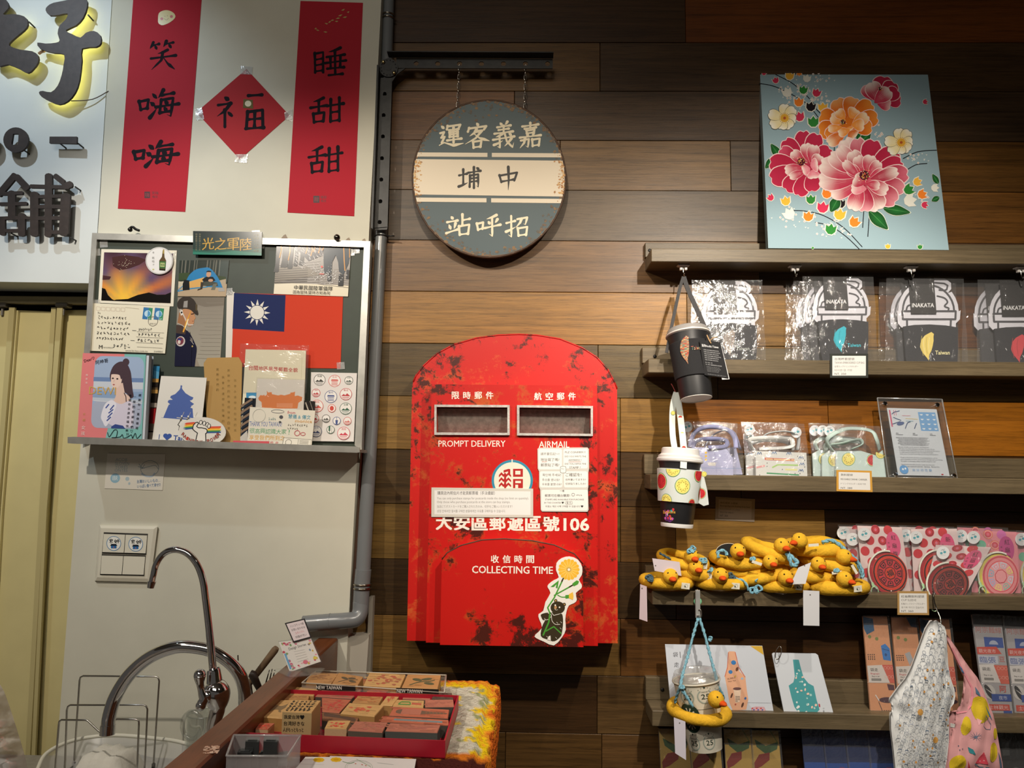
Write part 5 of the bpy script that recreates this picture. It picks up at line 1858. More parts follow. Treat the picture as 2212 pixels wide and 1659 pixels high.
def leaf(bx,by,tx,ty,w,c='#1f6a2c'):
  b,t=Vector(z1(bx,by)),Vector(z1(tx,ty))
  d=t-b;n=Vector((-d.y,d.x)).normalized()*(w/3.606)
  for k,cc in((1.12,'#c9d0c0'),(1.0,'#17451f')):
    pts=[b,b+d*.2+n*.8*k,b+d*.5+n*k,b+d*.8+n*.55*k,b+d*(1 if k==1 else 1.04),b+d*.8-n*.55*k,b+d*.5-n*k,b+d*.2-n*.8*k]
    pts=[tuple(p)for p in crom(pts,3,True)]
    ell_c=tuple(b+d*.5)
    ic=a.vert(a.mp(*ell_c),lin(c if k==1 else cc));idx=[a.vert(a.mp(*p),lin(cc))for p in pts]
    for i in range(len(idx)):a.f.append([ic,idx[i],idx[(i+1)%len(idx)]])
    a.up()
  a.line([tuple(b),tuple(t)],.9,'#5c9a5c',[1,.3],0)

for q in((305,795,235,690,32),(262,800,190,880,30),(905,660,995,545,38),(940,670,1010,600,36),(1000,1210,1145,1355,48),(1110,1190,1320,1225,40),(760,1110,700,1220,42),(1538,1000,1492,925,22),(1545,1105,1485,1135,22)):
  leaf(*q)

def petal(bx,by,tx,ty,w,cb,ct,edge='#e6c9c6'):
  b,t=Vector(z1(bx,by)),Vector(z1(tx,ty))
  d=t-b;n=Vector((-d.y,d.x)).normalized()*(w/3.606/2)
  sh=[(0,0),(.22,.55),(.5,.95),(.78,1.0),(.93,.72),(1.0,.42),(.955,.12),(1.0,-.25),(.94,-.66),(.78,-1.0),(.5,-.95),(.22,-.55)]
  for k,rim in((1.09,True),(1.0,False)):
    pts=[b+d*(u*(1.025 if rim else 1))+n*v*k for u,v in sh]
    us=[u for u,v in sh]
    P2=crom(pts,2,True)
    U=[]
    for i in range(len(us)):
      U+=[us[i],(us[i]+us[(i+1)%len(us)])/2]
    cB,cT=Vector(lin(cb)),Vector(lin(ct))
    if rim:col=[lin(edge)]*len(P2)
    else:col=[tuple(cB.lerp(cT,min(1,max(0,(u-.45)/.55))**2.1))for u in U]
    m1=b+d*.55
    ic=a.vert(a.mp(*m1),lin(edge)if rim else tuple(cB.lerp(cT,.12)));idx=[a.vert(a.mp(*p),tuple(c))for p,c in zip(P2,col)]
    for i in range(len(idx)):a.f.append([ic,idx[i],idx[(i+1)%len(idx)]])
    a.up()
  for v in(-.5,-.2,.15,.45):
    a.line([tuple(b+d*.35+n*v*.5),tuple(b+d*.86+n*v)],.5,'#%02x%02x%02x'%tuple(min(255,int(int(ct[i:i+2],16)*.55+int(cb[i:i+2],16)*.45))for i in(1,3,5)),[1,.4],0)
    a.z-=a.step
  a.up()

C1,C1t='#a8213f','#b42a48';Wt_='#e9dcd2'
# top bud
for q in((1090,350,1110,165,150,C1,'#b82c4a'),(1110,340,1190,210,120,C1,'#b02a45'),(1120,350,1245,350,110,C1,'#b93650'),(1110,350,1222,270,110,C1,C1t),(1040,350,975,230,120,C1t,'#dca8a8'),
     (1080,370,1010,215,120,C1,Wt_),(1060,370,1165,390,90,C1t,'#e0b8b4'),(1040,370,1160,270,110,C1t,Wt_)):petal(*q)
# orange peony
a.ell(*z1(840,520),34,26,'#cc6a1c',20)
a.ell(*z1(510,870),34,34,'#a8213f',20)
a.ell(*z1(960,960),40,30,'#a8213f',20)
O1,O2,O3='#c85f14','#e08a35','#ecdcbc'
for q in((820,500,740,345,130,O1,'#e0a060'),(830,480,880,330,130,O1,'#e0a468'),(860,480,1020,375,130,O1,O2),(870,520,1065,480,130,O1,O2),(860,560,1020,560,120,O1,O2),(780,520,615,470,140,O1,O2),
     (780,560,610,590,140,O1,O2),(800,580,665,640,120,O1,O2),(820,600,680,690,90,O1,O3),(840,600,890,640,110,O1,O3),(820,520,700,480,90,O2,O3),(810,500,750,430,80,O2,O3),(850,490,900,420,100,O2,O3),
     (860,560,985,465,90,O2,O3),(830,560,850,590,80,O2,O3),(850,580,760,610,70,O2,O3),(860,540,960,545,90,O2,O3),(790,560,680,575,60,O2,O3)):petal(*q)
# left peony
for q in((500,850,480,590,130,C1,C1t),(520,850,590,610,130,C1,C1t),(480,850,340,660,130,C1,C1t),(460,850,310,730,110,C1,'#c8506a'),(460,860,225,840,150,C1,C1t),(470,880,235,970,150,C1,C1t),(490,900,350,1050,130,C1,C1t),
     (520,900,450,1095,120,C1,C1t),(550,890,560,1060,120,C1,C1t),(560,850,690,720,120,C1,C1t),(500,850,400,750,80,C1t,Wt_),(490,870,345,900,80,C1t,Wt_),(510,900,380,950,60,C1t,Wt_),
     (540,840,500,690,90,C1t,Wt_),(550,850,570,700,90,C1t,Wt_),(560,870,620,780,90,C1t,Wt_),(540,880,480,900,80,'#d87888',Wt_),(560,890,570,960,90,'#d87888',Wt_),(540,860,600,850,100,'#d87888',Wt_)):petal(*q)
# big peony
B1_,B2_='#a31e3c','#b62c4a'
for q in((960,930,800,660,150,C1t,Wt_),(960,920,900,650,130,B1_,'#d88a94'),(980,920,1030,660,150,B1_,B2_),(1000,930,1210,745,170,B1_,B2_),(1010,940,1250,820,130,B1_,B2_),(1010,960,1300,920,150,B1_,'#cf6a7c'),(1000,980,1270,1040,130,B1_,'#d88a94'),
     (990,1000,1210,1140,150,B1_,'#d88a94'),(980,1010,1080,1200,150,B1_,Wt_),(960,1010,970,1215,130,B1_,'#dd9aa2'),(940,1000,870,1205,120,B2_,Wt_),(930,980,700,1080,140,B2_,Wt_),(930,960,612,980,150,C1t,Wt_),
     (930,940,620,850,150,C1t,Wt_),(940,930,690,780,120,C1t,Wt_),(950,920,760,720,110,B2_,Wt_),(950,920,860,750,110,C1,Wt_),(970,920,900,790,90,C1t,Wt_),(980,930,1010,780,100,C1t,Wt_),(990,940,1080,830,80,C1t,Wt_),
     (990,970,1130,920,110,B2_,Wt_),(990,980,1220,900,90,B1_,Wt_),(960,980,1140,1060,100,B2_,Wt_),(940,960,840,870,90,C1t,Wt_),(930,960,800,830,70,C1t,Wt_),(980,1040,860,1040,80,'#d87888',Wt_),
     (970,1000,880,960,110,C1t,Wt_),(970,1000,1080,1020,70,C1t,Wt_)):petal(*q)
for cx,cy,n,sp in((470,830,40,34),(960,935,70,42),(795,520,20,22),(1085,262,14,16)):
  X,Y=z1(cx,cy)
  a.ell(X,Y,sp/3.606*.9,sp/3.606*.9,'#4a1222',14)
  for k in range(n):
    a.ell(X+rr.gauss(0,sp/3.606*.6),Y+rr.gauss(0,sp/3.606*.6),.9,.9,rr.choice(('#e0b050','#e9dcc0','#c84848','#d87838','#7a9a4a')),6);a.z-=a.step
  a.up()
for cx,cy,s_ in((335,490,1.0),(1243,680,1.0)):
  for an0,L_ in((-95,110),(-50,115),(0,95),(45,95),(95,90),(140,120),(190,125)):
    an=math.radians(an0+(8 if cx<500 else-4))
    petal(cx,cy,cx+math.cos(an)*L_*s_,cy+math.sin(an)*L_*s_,82,'#e0cf9a','#e8e5da','#6a665c')
  X,Y=z1(cx+5,cy)
  a.ell(X,Y,9,9,'#dba83c',20)
  for k in range(18):
    an=2*math.pi*k/18
    a.line([(X,Y),(X+math.cos(an)*11,Y+math.sin(an)*11)],.5,'#b87a24',None,0);a.ell(X+math.cos(an)*11,Y+math.sin(an)*11,.9,.9,'#a86a20',5);a.z-=2*a.step
  a.up();a.ell(X,Y,3,3,'#a8502a',10)
a.build('painted_flowers',MATS['canvas_cloth'],cvs)

# ------------------------------------------------------------------ goods on the shelves
GREYK='#48484c'
PACKF=clearm('pack_film',0.10,0.10,(0.95,0.95,0.96),1.0,34,haze=0.05)
SLEEVEM=printm('sleeve_fabric',0.8,0.2,0.15,600)
TW=[(23,0),(28,4),(27,9),(27,18),(25,28),(22,38),(18,45),(17,51),(17,57),(13,51),(8,45),(3,38),(0,30),(1,22),(4,14),(10,7),(17,3)]

def cup_pack(x0,y0,s,d,label,col,txtcol,lean=7,shx=0.0):
  """a flat drink-cup card with a dark fabric sleeve in a clear bag; x0,y0 = lid corner in the photo"""
  zc=780
  pl=Pl(x0+55*s,zc,d,lean=lean)
  X=lambda p:(x0+p[0]*s+shx*(p[1])*s,y0+p[1]*s)
  bot=[X((5,177)),X((118,177))]
  t=thing('cup_sleeve_pack',label,'packaged goods',base_of(pl,bot),'black cup-sleeve packs')
  # card
  dome=[(58+60*math.cos(a),60+62*math.sin(a))for a in(math.pi+math.pi*k/14 for k in range(15))]
  card_=[X(p)for p in[(-3,84),(-4,58)]+dome[:9]+[(70,-6),(92,-5),(104,4),(104,16),(97,24)]+dome[11:]+[(122,58),(120,76),(112,84),(112,92),(4,92)]]
  m=M().color('#d3d3da');slab(m,pl,card_,1);m.build('cup_card',PRINT,t)
  a=Art(pl,.15)
  A=lambda pts:[X(p)for p in pts]
  a.line(A([(58+51*math.cos(q),60+52*math.sin(q))for q in(math.pi*(1+k/16)for k in range(17))]),4*s,GREYK,None,4)
  a.line(A([(66,3),(90,5),(97,9),(95,17),(90,19),(80,18)]),3.4*s,GREYK)
  a.line(A([(6,60),(112,60),(111,76),(7,76),(6,60)]),4.2*s,GREYK)
  a.line(A([(15,78),(15,92)]),4*s,GREYK);a.line(A([(102,78),(101,92)]),4*s,GREYK)
  a.curve(A([(76,30),(90,34),(96,42),(90,50),(98,54),(97,58)]),3.4*s,GREYK);a.curve(A([(14,58),(17,50),(25,47)]),3.4*s,GREYK)
  a.build('cup_drawing',PRINT,t)
  m=M().color('#2f3034')
  p2=Pl(o=pl.o+pl.n*.0035,n=pl.n)
  slv=A([(8,90),(30,87),(60,86),(92,88),(116,92),(115,140),(112,172),(108,177),(16,177),(11,150)])
  slab(m,p2,slv,4);sv=m.build('fabric_sleeve',SLEEVEM,t)
  a=Art(p2,.1)
  isl=[X((40+u,101+v))for u,v in TW]
  a.poly(isl,col)
  for k in range(4):a.curve([X((44+k*5,109+k)),X((42+k*5,125)),X((46+k*4,148-k*2))],1.0*s,txtcol if k%2 else '#%02x%02x%02x'%tuple(int(int(col[i:i+2],16)*.8)for i in(1,3,5)),None,3)
  c=X((84,142));a.txt('Taiwan',c[0],c[1],txtcol,w=29*s,h=8*s,bold=.02)
  for u,v in((30,131),(64,145),(67,155)):q=X((u,v));a.line([(q[0]-1,q[1]-2),(q[0]+1.4,q[1]+2)],1.3*s,'#c9c9c9')
  a.build('embroidery',SLEEVEM,sv)
  m=M().color('#2e2d2d')
  p3=Pl(o=pl.o+pl.n*.0052,n=pl.n)
  lb=A([(20,-6),(70,-6),(74,64),(24,64)]);slab(m,p3,lb,.8);lo=m.build('header_label',PRINT,t)
  a=Art(p3,.1);c=X((47.5,48));a.txt('iNAKATA',c[0],c[1],'#dcdcdc',w=44*s,h=8.5*s,bold=.03);a.build('brand_lettering',PRINT,lo)
  # the bag: a film front with soft folds
  m=M()
  nx,ny=7,8
  r_=random.Random(int(x0*7))
  g=[]
  for j in range(ny+1):
    row=[]
    for i in range(nx+1):
      u,v=i/nx,j/ny
      fl=1+.07*v
      x=52+(u-.5)*154*fl+r_.uniform(-1,1)
      y=-8+v*187
      q=X((x,y))
      row.append(m.vert(p3.at(q[0],q[1],1.0+(2.6*r_.random()if 0<i<nx and 0<j<ny else 0))))
    g.append(row)
  for j in range(ny):
    for i in range(nx):m.f.append([g[j][i],g[j][i+1],g[j+1][i+1],g[j+1][i]])
  m.build('clear_bag',PACKF,t,True)
  return t

BLK=[(1519,613,.985,40,'black cup-sleeve pack behind the hanging black cup, its island in mixed grey thread','#8a8078','#a9b0ac',0),
   (1722,616,1.0,18,'rearmost pack of the turquoise-island cup sleeves, mostly covered','#2aa0b4','#2aa0b4',0),(1738,607,1.0,34,'middle pack of the turquoise-island cup sleeves','#2aa0b4','#2aa0b4',0),
   (1758,603.5,1.0,51,'front cup-sleeve pack with a turquoise embroidered island','#2fb3c6','#38b8c8',0),
   (1925,612,1.08,30,'pack standing right behind the yellow-island cup sleeve','#d8bc58','#d8bc58',0),(1941,607,1.09,46,'front cup-sleeve pack with a yellow embroidered island','#e2cc6e','#e8e0a8',0),
   (2106,614,1.08,30,'pack standing behind the red-island cup sleeve, its label half hidden','#b83c44','#b83c44',0),(2138,613,1.08,46,'front cup-sleeve pack with a red embroidered island at the right frame edge','#c8454c','#c8454c',0)]
for x,y,s_,d,lab,c,tc_,sh_ in BLK:cup_pack(x,y,s_,d,lab,c,tc_,shx=.02)

def price_tag(quad,d,label,frame_c,lines,group='price tags',rough=None,yaw=0,inset=.07,round_=False):
  pl=Pl(quad[0][0],quad[0][1],d,yaw=yaw)
  def dr(a):
    a.fill(frame_c)if not round_ else None
    a.poly(rrect(6,9,94,91,5 if round_ else .5),'#dcdad6')
    n=len(lines)
    for k,(t,w,c,b)in enumerate(lines):
      a.txt(t,12+w/2,22+k*(62/(n-1)),c,w=w,h=11 if k==0 else 8.5,bold=b);a.z-=a.step
    a.up()
  q=quad
  o=card('price_tag',label,'price tag',pl,q,1.5,frame_c,dr,group=group)
  return o

price_tag([(1793,764),(1875.4,764),(1875.4,816),(1793,816)],85,'black-framed price tag on the shelf edge below the cup-sleeve packs','#2c2f2a',
     [('台灣杯套提袋',52,'#3a3a36',.01),('TAIWAN EMBROIDERED CUP BAG',78,'#5a5854',0),('台湾カップドリンクホルダー',62,'#5a5854',0),('타이완 컵 가방',46,'#6a6864',0),('NT. 350',30,'#4a4844',.01)])
price_tag([(1807,1015),(1883,1017),(1885,1063),(1807,1061)],85,'orange-framed price tag on the shelf edge below the fruit-print pouches','#c9963f',
     [('飲料提袋',34,'#3a3a36',.01),('REUSABLE DRINK CARRIER',74,'#4a4844',.01),('ドリンクホルダー/음료가방',70,'#6a6864',0),('NT. 380',32,'#4a4844',.01)])
price_tag([(1938.6,1277),(2005.6,1277.4),(2007,1328.7),(1939,1328)],86,'brown rounded price tag on the shelf edge beside the red coin-purse packs','#a98652',
     [('紅龜粿飲料提袋',74,'#3a3a36',.01),('CUP SLEEVE',48,'#5a5854',0),('紅亀カップスリーブホルダー',76,'#6a6864',0),('홍거북 케이크 컵슬리브',72,'#6a6864',0),('NT. 360',38,'#4a4844',.01)],round_=False)

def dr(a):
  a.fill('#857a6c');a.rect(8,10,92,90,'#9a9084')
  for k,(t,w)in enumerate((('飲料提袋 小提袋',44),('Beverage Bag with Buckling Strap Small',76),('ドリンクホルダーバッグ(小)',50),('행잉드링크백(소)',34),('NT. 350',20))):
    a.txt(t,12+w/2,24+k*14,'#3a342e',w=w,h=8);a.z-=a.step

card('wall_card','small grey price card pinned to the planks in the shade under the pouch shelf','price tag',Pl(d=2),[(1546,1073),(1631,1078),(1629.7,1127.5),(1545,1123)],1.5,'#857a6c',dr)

# pouches on the third shelf
POUCHF=clearm('pouch_film',0.13,0.09,(0.97,0.97,0.98),1.0,42,haze=0.06)

def dot_sticker(a,x,y,r=11):
  a.ell(x,y,r,r,'#dfe0e0',22)
  a.ell(x-3.6,y+1,3,2.6,'#4aa0ac',10);a.ell(x+3.6,y-1.5,3.2,2.8,'#4aa0ac',10)
  a.line([(x-4,y-5),(x-1,y-7),(x+1,y-5),(x+3,y-8)],.8,'#2c5a60');a.line([(x-5,y+5),(x+5,y+5)],.7,'#a8b8b8',None,0)

def melon(a,x,y,r,red=False,a0=0,a1=360):
  a.ell(x,y,r,r,'#4c8a3a',26,a0=a0,a1=a1);a.ell(x,y,r*.93,r*.93,'#e6e0a0',26,a0=a0,a1=a1);a.ell(x,y,r*.86,r*.86,'#c8323a' if red else '#e8d870',26,a0=a0,a1=a1)
  for k in range(16):
    an=360*k/16
    if not(a0<=an<=a1):continue
    an=math.radians(an)
    rr_=r*(.62 if k%2 else .48)
    a.ell(x+math.cos(an)*rr_,y+math.sin(an)*rr_,r*.055,r*.08,'#4a3820',5,rot=math.degrees(an)+90);a.z-=a.step
  a.up()
  if not red:a.ell(x,y,r*.36,r*.36,'#ece27e',16,a0=a0,a1=a1)

def pouch(bag,body,d,label,kind,stickers,loops):
  pl=Pl(body[0][0],1020,d,lean=6)
  t=thing('drink_pouch',label,'drink pouch',base_of(pl,body),'packed drink pouches')
  base={'lav':'#b3b6d6','white':'#d8dad6','melon':'#c4d8d4'}[kind]
  m=M().color(base);slab(m,pl,body,5);bo=m.build('folded_pouch',CLOTH,t)
  a=Art(pl,.1)
  x0=min(p[0]for p in body);x1=max(p[0]for p in body);y0=min(p[1]for p in body);y1=max(p[1]for p in body)
  r_=random.Random(int(x0))
  if kind=='lav':
    for k in range(3):a.ell(x0+(x1-x0)*.42,y0+12+k*7.5,2.6,2.6,'#e0b83c',10)
    for q in((.05,.35),(.45,.75)):
      a.poly([(x0+(x1-x0)*q[0],y0+33),(x0+(x1-x0)*(q[0]+.2),y0+33),(x0+(x1-x0)*(q[0]+.18),y0+40),(x0+(x1-x0)*(q[0]+.03),y0+40)],'#d9d6cf')
    a.line([(x0+20,y0+2),(x0+24,y0+20)],2,'#a0a4cc');a.line([(x0,y0+44),(x1,y0+46)],.8,'#8ba6d0');a.line([(x0+62,y0+5),(x0+66,y1-3)],1,'#a4a6cc')
  if kind=='white':
    a.line([(x0+20,y0+17),(x0+84,y0+20)],5,'#c83c48',None,0);a.line([(x0+22,y0+17.2),(x0+84,y0+20)],2.4,'#e8d8a0',None,0)
    a.line([(x0+36,y0+36),(x0+48,y0+30),(x1-20,y0+31)],3,'#a8cf78',None,0);a.line([(x0+24,y0+48),(x1-18,y0+52)],3,'#4a9a6a',None,0)
    a.line([(x0+64,y0+40),(x1-22,y0+41)],4,'#dfe0a0',None,0);a.line([(x0+2,y0+36),(x0+20,y0+32)],4,'#e0a0a0',None,0)
    for x,y in((x0+8,y0+5),(x0+40,y0+4),(x0+72,y0+5),(x1-14,y0+14),(x1-12,y0+28),(x1-14,y0+42)):
      a.curve([(x-5,y+3),(x-2,y-2),(x,y+2),(x+3,y-2),(x+5,y+3)],1.2,'#3a6aa0',None,3)
    for k in range(14):a.ell(r_.uniform(x0+4,x1-4),r_.uniform(y0+3,y1-3),.9,1.3,'#3a4048',6)
  if kind=='melon':
    melon(a,x0+27,y0+20,14.5);melon(a,x0+79,y0+22,13.5,True,90,270);melon(a,x1-13,y0+8,11,False,20,200)
  a.build('fabric_print',CLOTH,bo)
  for k,lp in enumerate(loops):
    m=M().color({'lav':'#8487ac','white':'#b4b8ba','melon':'#9fb4ac'}[kind]if k%2 else{'lav':'#9ea1c6','white':'#d0d2d0','melon':'#b6cac4'}[kind])  # straps greyer than their pouch: shade among the folds put into the colour
    pts=[Pl(d=d-12+(q%3)*6).at(x,y)for q,(x,y)in enumerate(lp)]
    m.tube(crom(pts,5),.0052,6,flat=.3);m.build('strap',CLOTH,t,True)
  for x,y in stickers:
    p4=Pl(o=pl.o+pl.n*.002,n=pl.n)
    st=M().color('#dfe0e0');slab(st,p4,circ(x,y,11.5,22),.4);so=st.build('round_sticker',PRINT,t)
    a=Art(p4,.1);dot_sticker(a,x,y);a.build('print',PRINT,so)
  m=M()
  nx,ny=7,6
  g=[]
  for j in range(ny+1):
    row=[]
    for i in range(nx+1):
      u,v=i/nx,j/ny
      q=(Vector(bag[0]).lerp(Vector(bag[1]),u)).lerp(Vector(bag[3]).lerp(Vector(bag[2]),u),v)
      row.append(m.vert(pl.at(q.x,q.y,3+(5*r_.random()if 0<i<nx and 0<j<ny else 0))))
    g.append(row)
  for j in range(ny):
    for i in range(nx):m.f.append([g[j][i],g[j][i+1],g[j+1][i+1],g[j+1][i]])
  m.build('clear_bag',POUCHF,t,True)

pouch([(1495,912),(1602,916),(1606,1025),(1500,1025)],[(1500,972),(1590,966),(1604,1025),(1502,1025)],34,'lavender drink pouch at the back, its edge showing right of the front lavender one','lav',[],[[(1520,972),(1540,940),(1580,930),(1598,970)]])
pouch([(1473,908),(1592,914),(1590,1027),(1480,1027)],[(1482,972),(1500,966),(1568,968),(1583,990),(1584,1027),(1484,1027)],54,'front lavender drink pouch with three yellow dots','lav',[(1485,922)],
   [[(1490,966),(1500,935),(1530,922),(1570,928),(1586,945),(1590,968)],[(1496,968),(1505,952),(1540,948),(1568,952),(1566,964),(1530,966)]])
pouch([(1599,911),(1722,914),(1738,1027),(1612,1027)],[(1612,984),(1640,975),(1735,978),(1744,1027),(1612,1027)],34,'white drink pouch behind, with small blue squiggles','white',[(1617,943)],[[(1625,975),(1622,960),(1650,950),(1700,955),(1715,972)]])
pouch([(1601,912),(1736,916),(1752,1029),(1613,1029)],[(1632,974),(1742,978),(1744,1029),(1633,1029)],54,'front white drink pouch with red, green and blue pen strokes','white',[(1619,928),(1720,934)],
   [[(1628,972),(1620,958),(1626,948),(1700,946),(1712,956),(1704,966),(1640,970)],[(1640,950),(1660,936),(1700,932),(1724,944),(1722,972)]])
pouch([(1745,914),(1850,918),(1860,1029),(1756,1029)],[(1755,980),(1770,972),(1860,976),(1862,1029),(1757,1029)],28,'rearmost melon-print drink pouch','melon',[(1760,930)],[[(1765,972),(1762,955),(1790,945),(1850,950)]])
pouch([(1762,914),(1868,918),(1872,1029),(1772,1029)],[(1776,985),(1790,974),(1868,976),(1870,1029),(1776,1029)],40,'melon-print drink pouch in the middle of its stack','melon',[(1777,930)],[[(1785,972),(1785,960),(1810,950),(1860,955)]])
pouch([(1784,918),(1899,921),(1917,1031),(1797,1031)],[(1807,975),(1860,974),(1893,984),(1908,972),(1915,1031),(1806,1031)],54,'front melon-print drink pouch with a yellow melon slice and a red half','melon',[(1792,931)],
   [[(1800,976),(1786,955),(1796,940),(1830,926),(1880,930),(1894,950),(1900,972)],[(1810,966),(1796,962),(1820,958),(1855,950),(1862,960),(1840,970)]])

# acrylic sign holder
ap=Pl(1990,1032,66,lean=10)
AQ=[(1895,859.5),(2035,862.5),(2068,1033),(1919.6,1031.4)]
t=thing('acrylic_stand','clear acrylic stand holding a white leaflet beside the melon-print pouches','sign holder',base_of(ap,AQ))
PQ=[(1915.7,881),(2023,884),(2051.5,1028.5),(1940,1026.5)]

def dr(a):
  a.fill('#cfd3db')
  a.rect(61,5,96,33,'#7ba8d6')
  for i in range(3):
    for j in range(4):a.ell(67+i*12,8+j*7,3,2,'#e2e6ec',10,a0=0,a1=180)
  a.rect(3,3,6,28,'#c86480')
  for x in(12,16):a.rect(x,3,x+1,11,'#c86480')
  for q in([(8,9),(14,6),(20,5),(24,4)],[(10,14),(16,16),(24,18)],[(6,24),(14,22),(22,20)],[(30,30),(36,22),(42,20)],[(48,30),(54,22)]):a.curve(q,1.6,'#4a5a80')
  a.ell(22,23,8,2.6,'#5a6a94',12,rot=-10)
  a.line([(28,11),(44,11)],1,'#d89aa8');a.line([(34,15),(58,16)],1,'#d8c890');a.line([(34,19),(48,19)],1,'#8ab0c0')
  for k,(x,w)in enumerate(((9,14),(42,10),(76,12))):a.txt(('鯖魚','海碗','水母')[k],x+3,37.5,'#3a3c44',h=1.8);a.line([(x,39.5),(x+w,39.5)],.8,'#7a7c84',None,0)
  for k in range(6):a.txt('曾經居住在海岸邊的我常常看見漁船出海捕捉魚群的日子',10+30+(k%3),44+k*2.1,'#5a5c64',w=64-(k*7)%13,h=1.6);a.z-=a.step
  for k,t_ in enumerate(('Because of inside sea, he carried to the fishing port,','take a photo, living with the white pattern was sitting on the surface of the sea','a school of fish swimming by and so on beneath the waves,','we usually wishing to be telling time, I saw a shoal about what thoughts','would come to my mind if I were a fish, encountering a school around me.','',
             'Ocean is the home we have unceasing patterns such as','environmental concerns, temperature changes and overfishing.','Oceanic is beneath, what would concern me?','','Because of the above ideas, the pattern design about the marine','environment was born.')):
    if t_:a.txt(t_,10+(30+(k*5)%12),58+k*2.6,'#6e7078',w=60+(k*10)%24,h=1.9);a.z-=a.step
  a.up();a.ell(13,91.5,8.5,6.5,'#6ba2d8',20);a.ell(11,91,2,1.6,'#e8ecf0',8);a.ell(16,90,2,1.6,'#e8ecf0',8);a.txt('來 好 印 花 樂',48,92,'#8fb4dc',w=38,h=4)
  a.rect(84,97,88,98.5,'#a8303c')

m=M().color('#cfd3db');slab(m,ap,PQ,.5);pr=m.build('leaflet',PRINT,t)
a=Art(ap);a.frame(*PQ);dr(a);a.build('print',PRINT,pr)
m=slab(M(),Pl(o=ap.o+ap.n*.004,n=ap.n),AQ,3);m.build('front_panel',ACRY,t)
m=slab(M(),Pl(o=ap.o-ap.n*.0012,n=ap.n),AQ,3);m.build('back_panel',ACRY,t)
edge=clearm('acrylic_edge',0.45,0.2,(0.95,0.97,0.97),0,haze=0.3)
m=M()
p5=Pl(o=ap.o+ap.n*.0045,n=ap.n)
for k in range(4):m.tube([p5.at(*AQ[k]),p5.at(*AQ[(k+1)%4])],.0012,6)
m.build('polished_edge',edge,t,True)
for x,y in((1911,872),(2024,875),(1934,1026),(2060,1028)):
  m=M();m.lathe([(.0045,0),(.0045,.003),(.003,.0045)],p5.at(x,y),p5.n,14);m.build('bolt',CHROME,t,True,sharp=30)

# ------------------------------------------------------------------ felt duck rings
BEAK=plain('felt_orange','#d4521a',0.9,spec=0.15,noise_amt=0.2,nscale=200,bump=0.4,bscale=400)
CORD=plain('blue_cord','#86bed2',0.85,noise_amt=0.5,nscale=420,bump=0.8,bscale=500)
CORDD=plain('dark_cord','#4a6675',0.85,noise_amt=0.5,nscale=420,bump=0.8,bscale=500)
EYEB=plain('bead_black','#0f0d0c',0.15)
TAGM=printm('tag_paper',0.6,0.2)
zs4=shelves[3][0]

def duck(cx,cy,d,R,r,roll,pitch,hx,hy,hr,face,label,tag=None,cat='duck ring',grp='felt duck rings piled on the shelf',hang=False):
  """ring centre (px), radius mm, roll = right side up (deg), pitch = far side up; face = beak direction right (deg)"""
  C=P(cx,cy,d)
  R_,r_=R/1000,r/1000
  mt=Matrix.Rotation(math.radians(-roll),3,'Y')@Matrix.Rotation(math.radians(pitch),3,'X')
  t=thing('duck_ring',label,cat,C-Vector((0,0,r_)),grp)
  m=M()
  rg=random.Random(int(cx*3+cy))
  n,k=40,14
  rings=[]
  ph=rg.uniform(0,6)
  for i in range(n):
    a=2*math.pi*i/n
    rad=r_*(1+.07*math.sin(3*a+ph)+.04*math.sin(7*a+ph*2))
    RR=R_*(1+.03*math.sin(2*a+ph))
    rings.append([m.vert(C+mt@Vector(((RR+rad*math.cos(b))*math.cos(a),(RR+rad*math.cos(b))*math.sin(a),rad*.93*math.sin(b))))for b in(2*math.pi*q/k for q in range(k))])
  for i in range(n):
    A,B=rings[i],rings[(i+1)%n]
    for q in range(k):m.f.append([A[q],B[q],B[(q+1)%k],A[(q+1)%k]])
  m.build('ring',FELT,t,True)
  dh=d+R+9
  hr *= 1.06
  H=P(hx,hy,dh)
  h_=hr/1000*(1600-dh)/1600
  m=M();m.ball(H,(h_,h_,h_*1.02),18);
  hd=m.build('head',FELT,t,True)
  fa=math.radians(face)
  fd=Vector((math.sin(fa),-math.cos(fa),-0.12)).normalized()
  side=Vector((math.cos(fa),math.sin(fa),0))
  m=M()
  bl=h_*.80
  o_=H+fd*h_*.80+Vector((0,0,-h_*.12))
  up=side.cross(fd).normalized()*-1
  prof=[(0,.46),(.25,.50),(.55,.42),(.85,.24),(1.0,.08)]
  rr_=[]
  for u,w in prof:
    rr_.append([m.vert(o_+fd*bl*u+side*math.cos(b)*h_*w+up*math.sin(b)*h_*w*.72)for b in(2*math.pi*q/12 for q in range(12))])
  for A,B in zip(rr_,rr_[1:]):
    for q in range(12):m.f.append([A[q],A[(q+1)%12],B[(q+1)%12],B[q]])
  m.f.append(rr_[-1]);m.f.append(rr_[0][::-1])
  m.build('beak',BEAK,hd,True)
  for s_ in(-1,1):
    e=(fd*.62+side*.50*s_+Vector((0,0,.58))).normalized()
    m=M();m.ball(H+e*h_*.97,h_*.115,8);m.build('eye',EYEB,hd,True)
  if tag:
    tx,ty,tr=tag
    Tp=Pl(tx,ty,d+R+r*.8)
    cr,sr=math.cos(math.radians(tr)),math.sin(math.radians(tr))
    q=[(tx+x*cr-y*sr,ty+x*sr+y*cr)for x,y in((-9,-6.5),(9,-6.5),(9,6.5),(-9,6.5))]
    mm=M().color('#d9d5c4');slab(mm,Tp,q,1.2);tg=mm.build('brand_tag',TAGM,t)
    a=Art(Tp,.1);a.ring(tx+1,ty,4,.8,'#8a8a80',14);a.ell(tx-1,ty+1,1.6,2,'#4a4a44',8);a.build('mark',TAGM,tg)
  return t

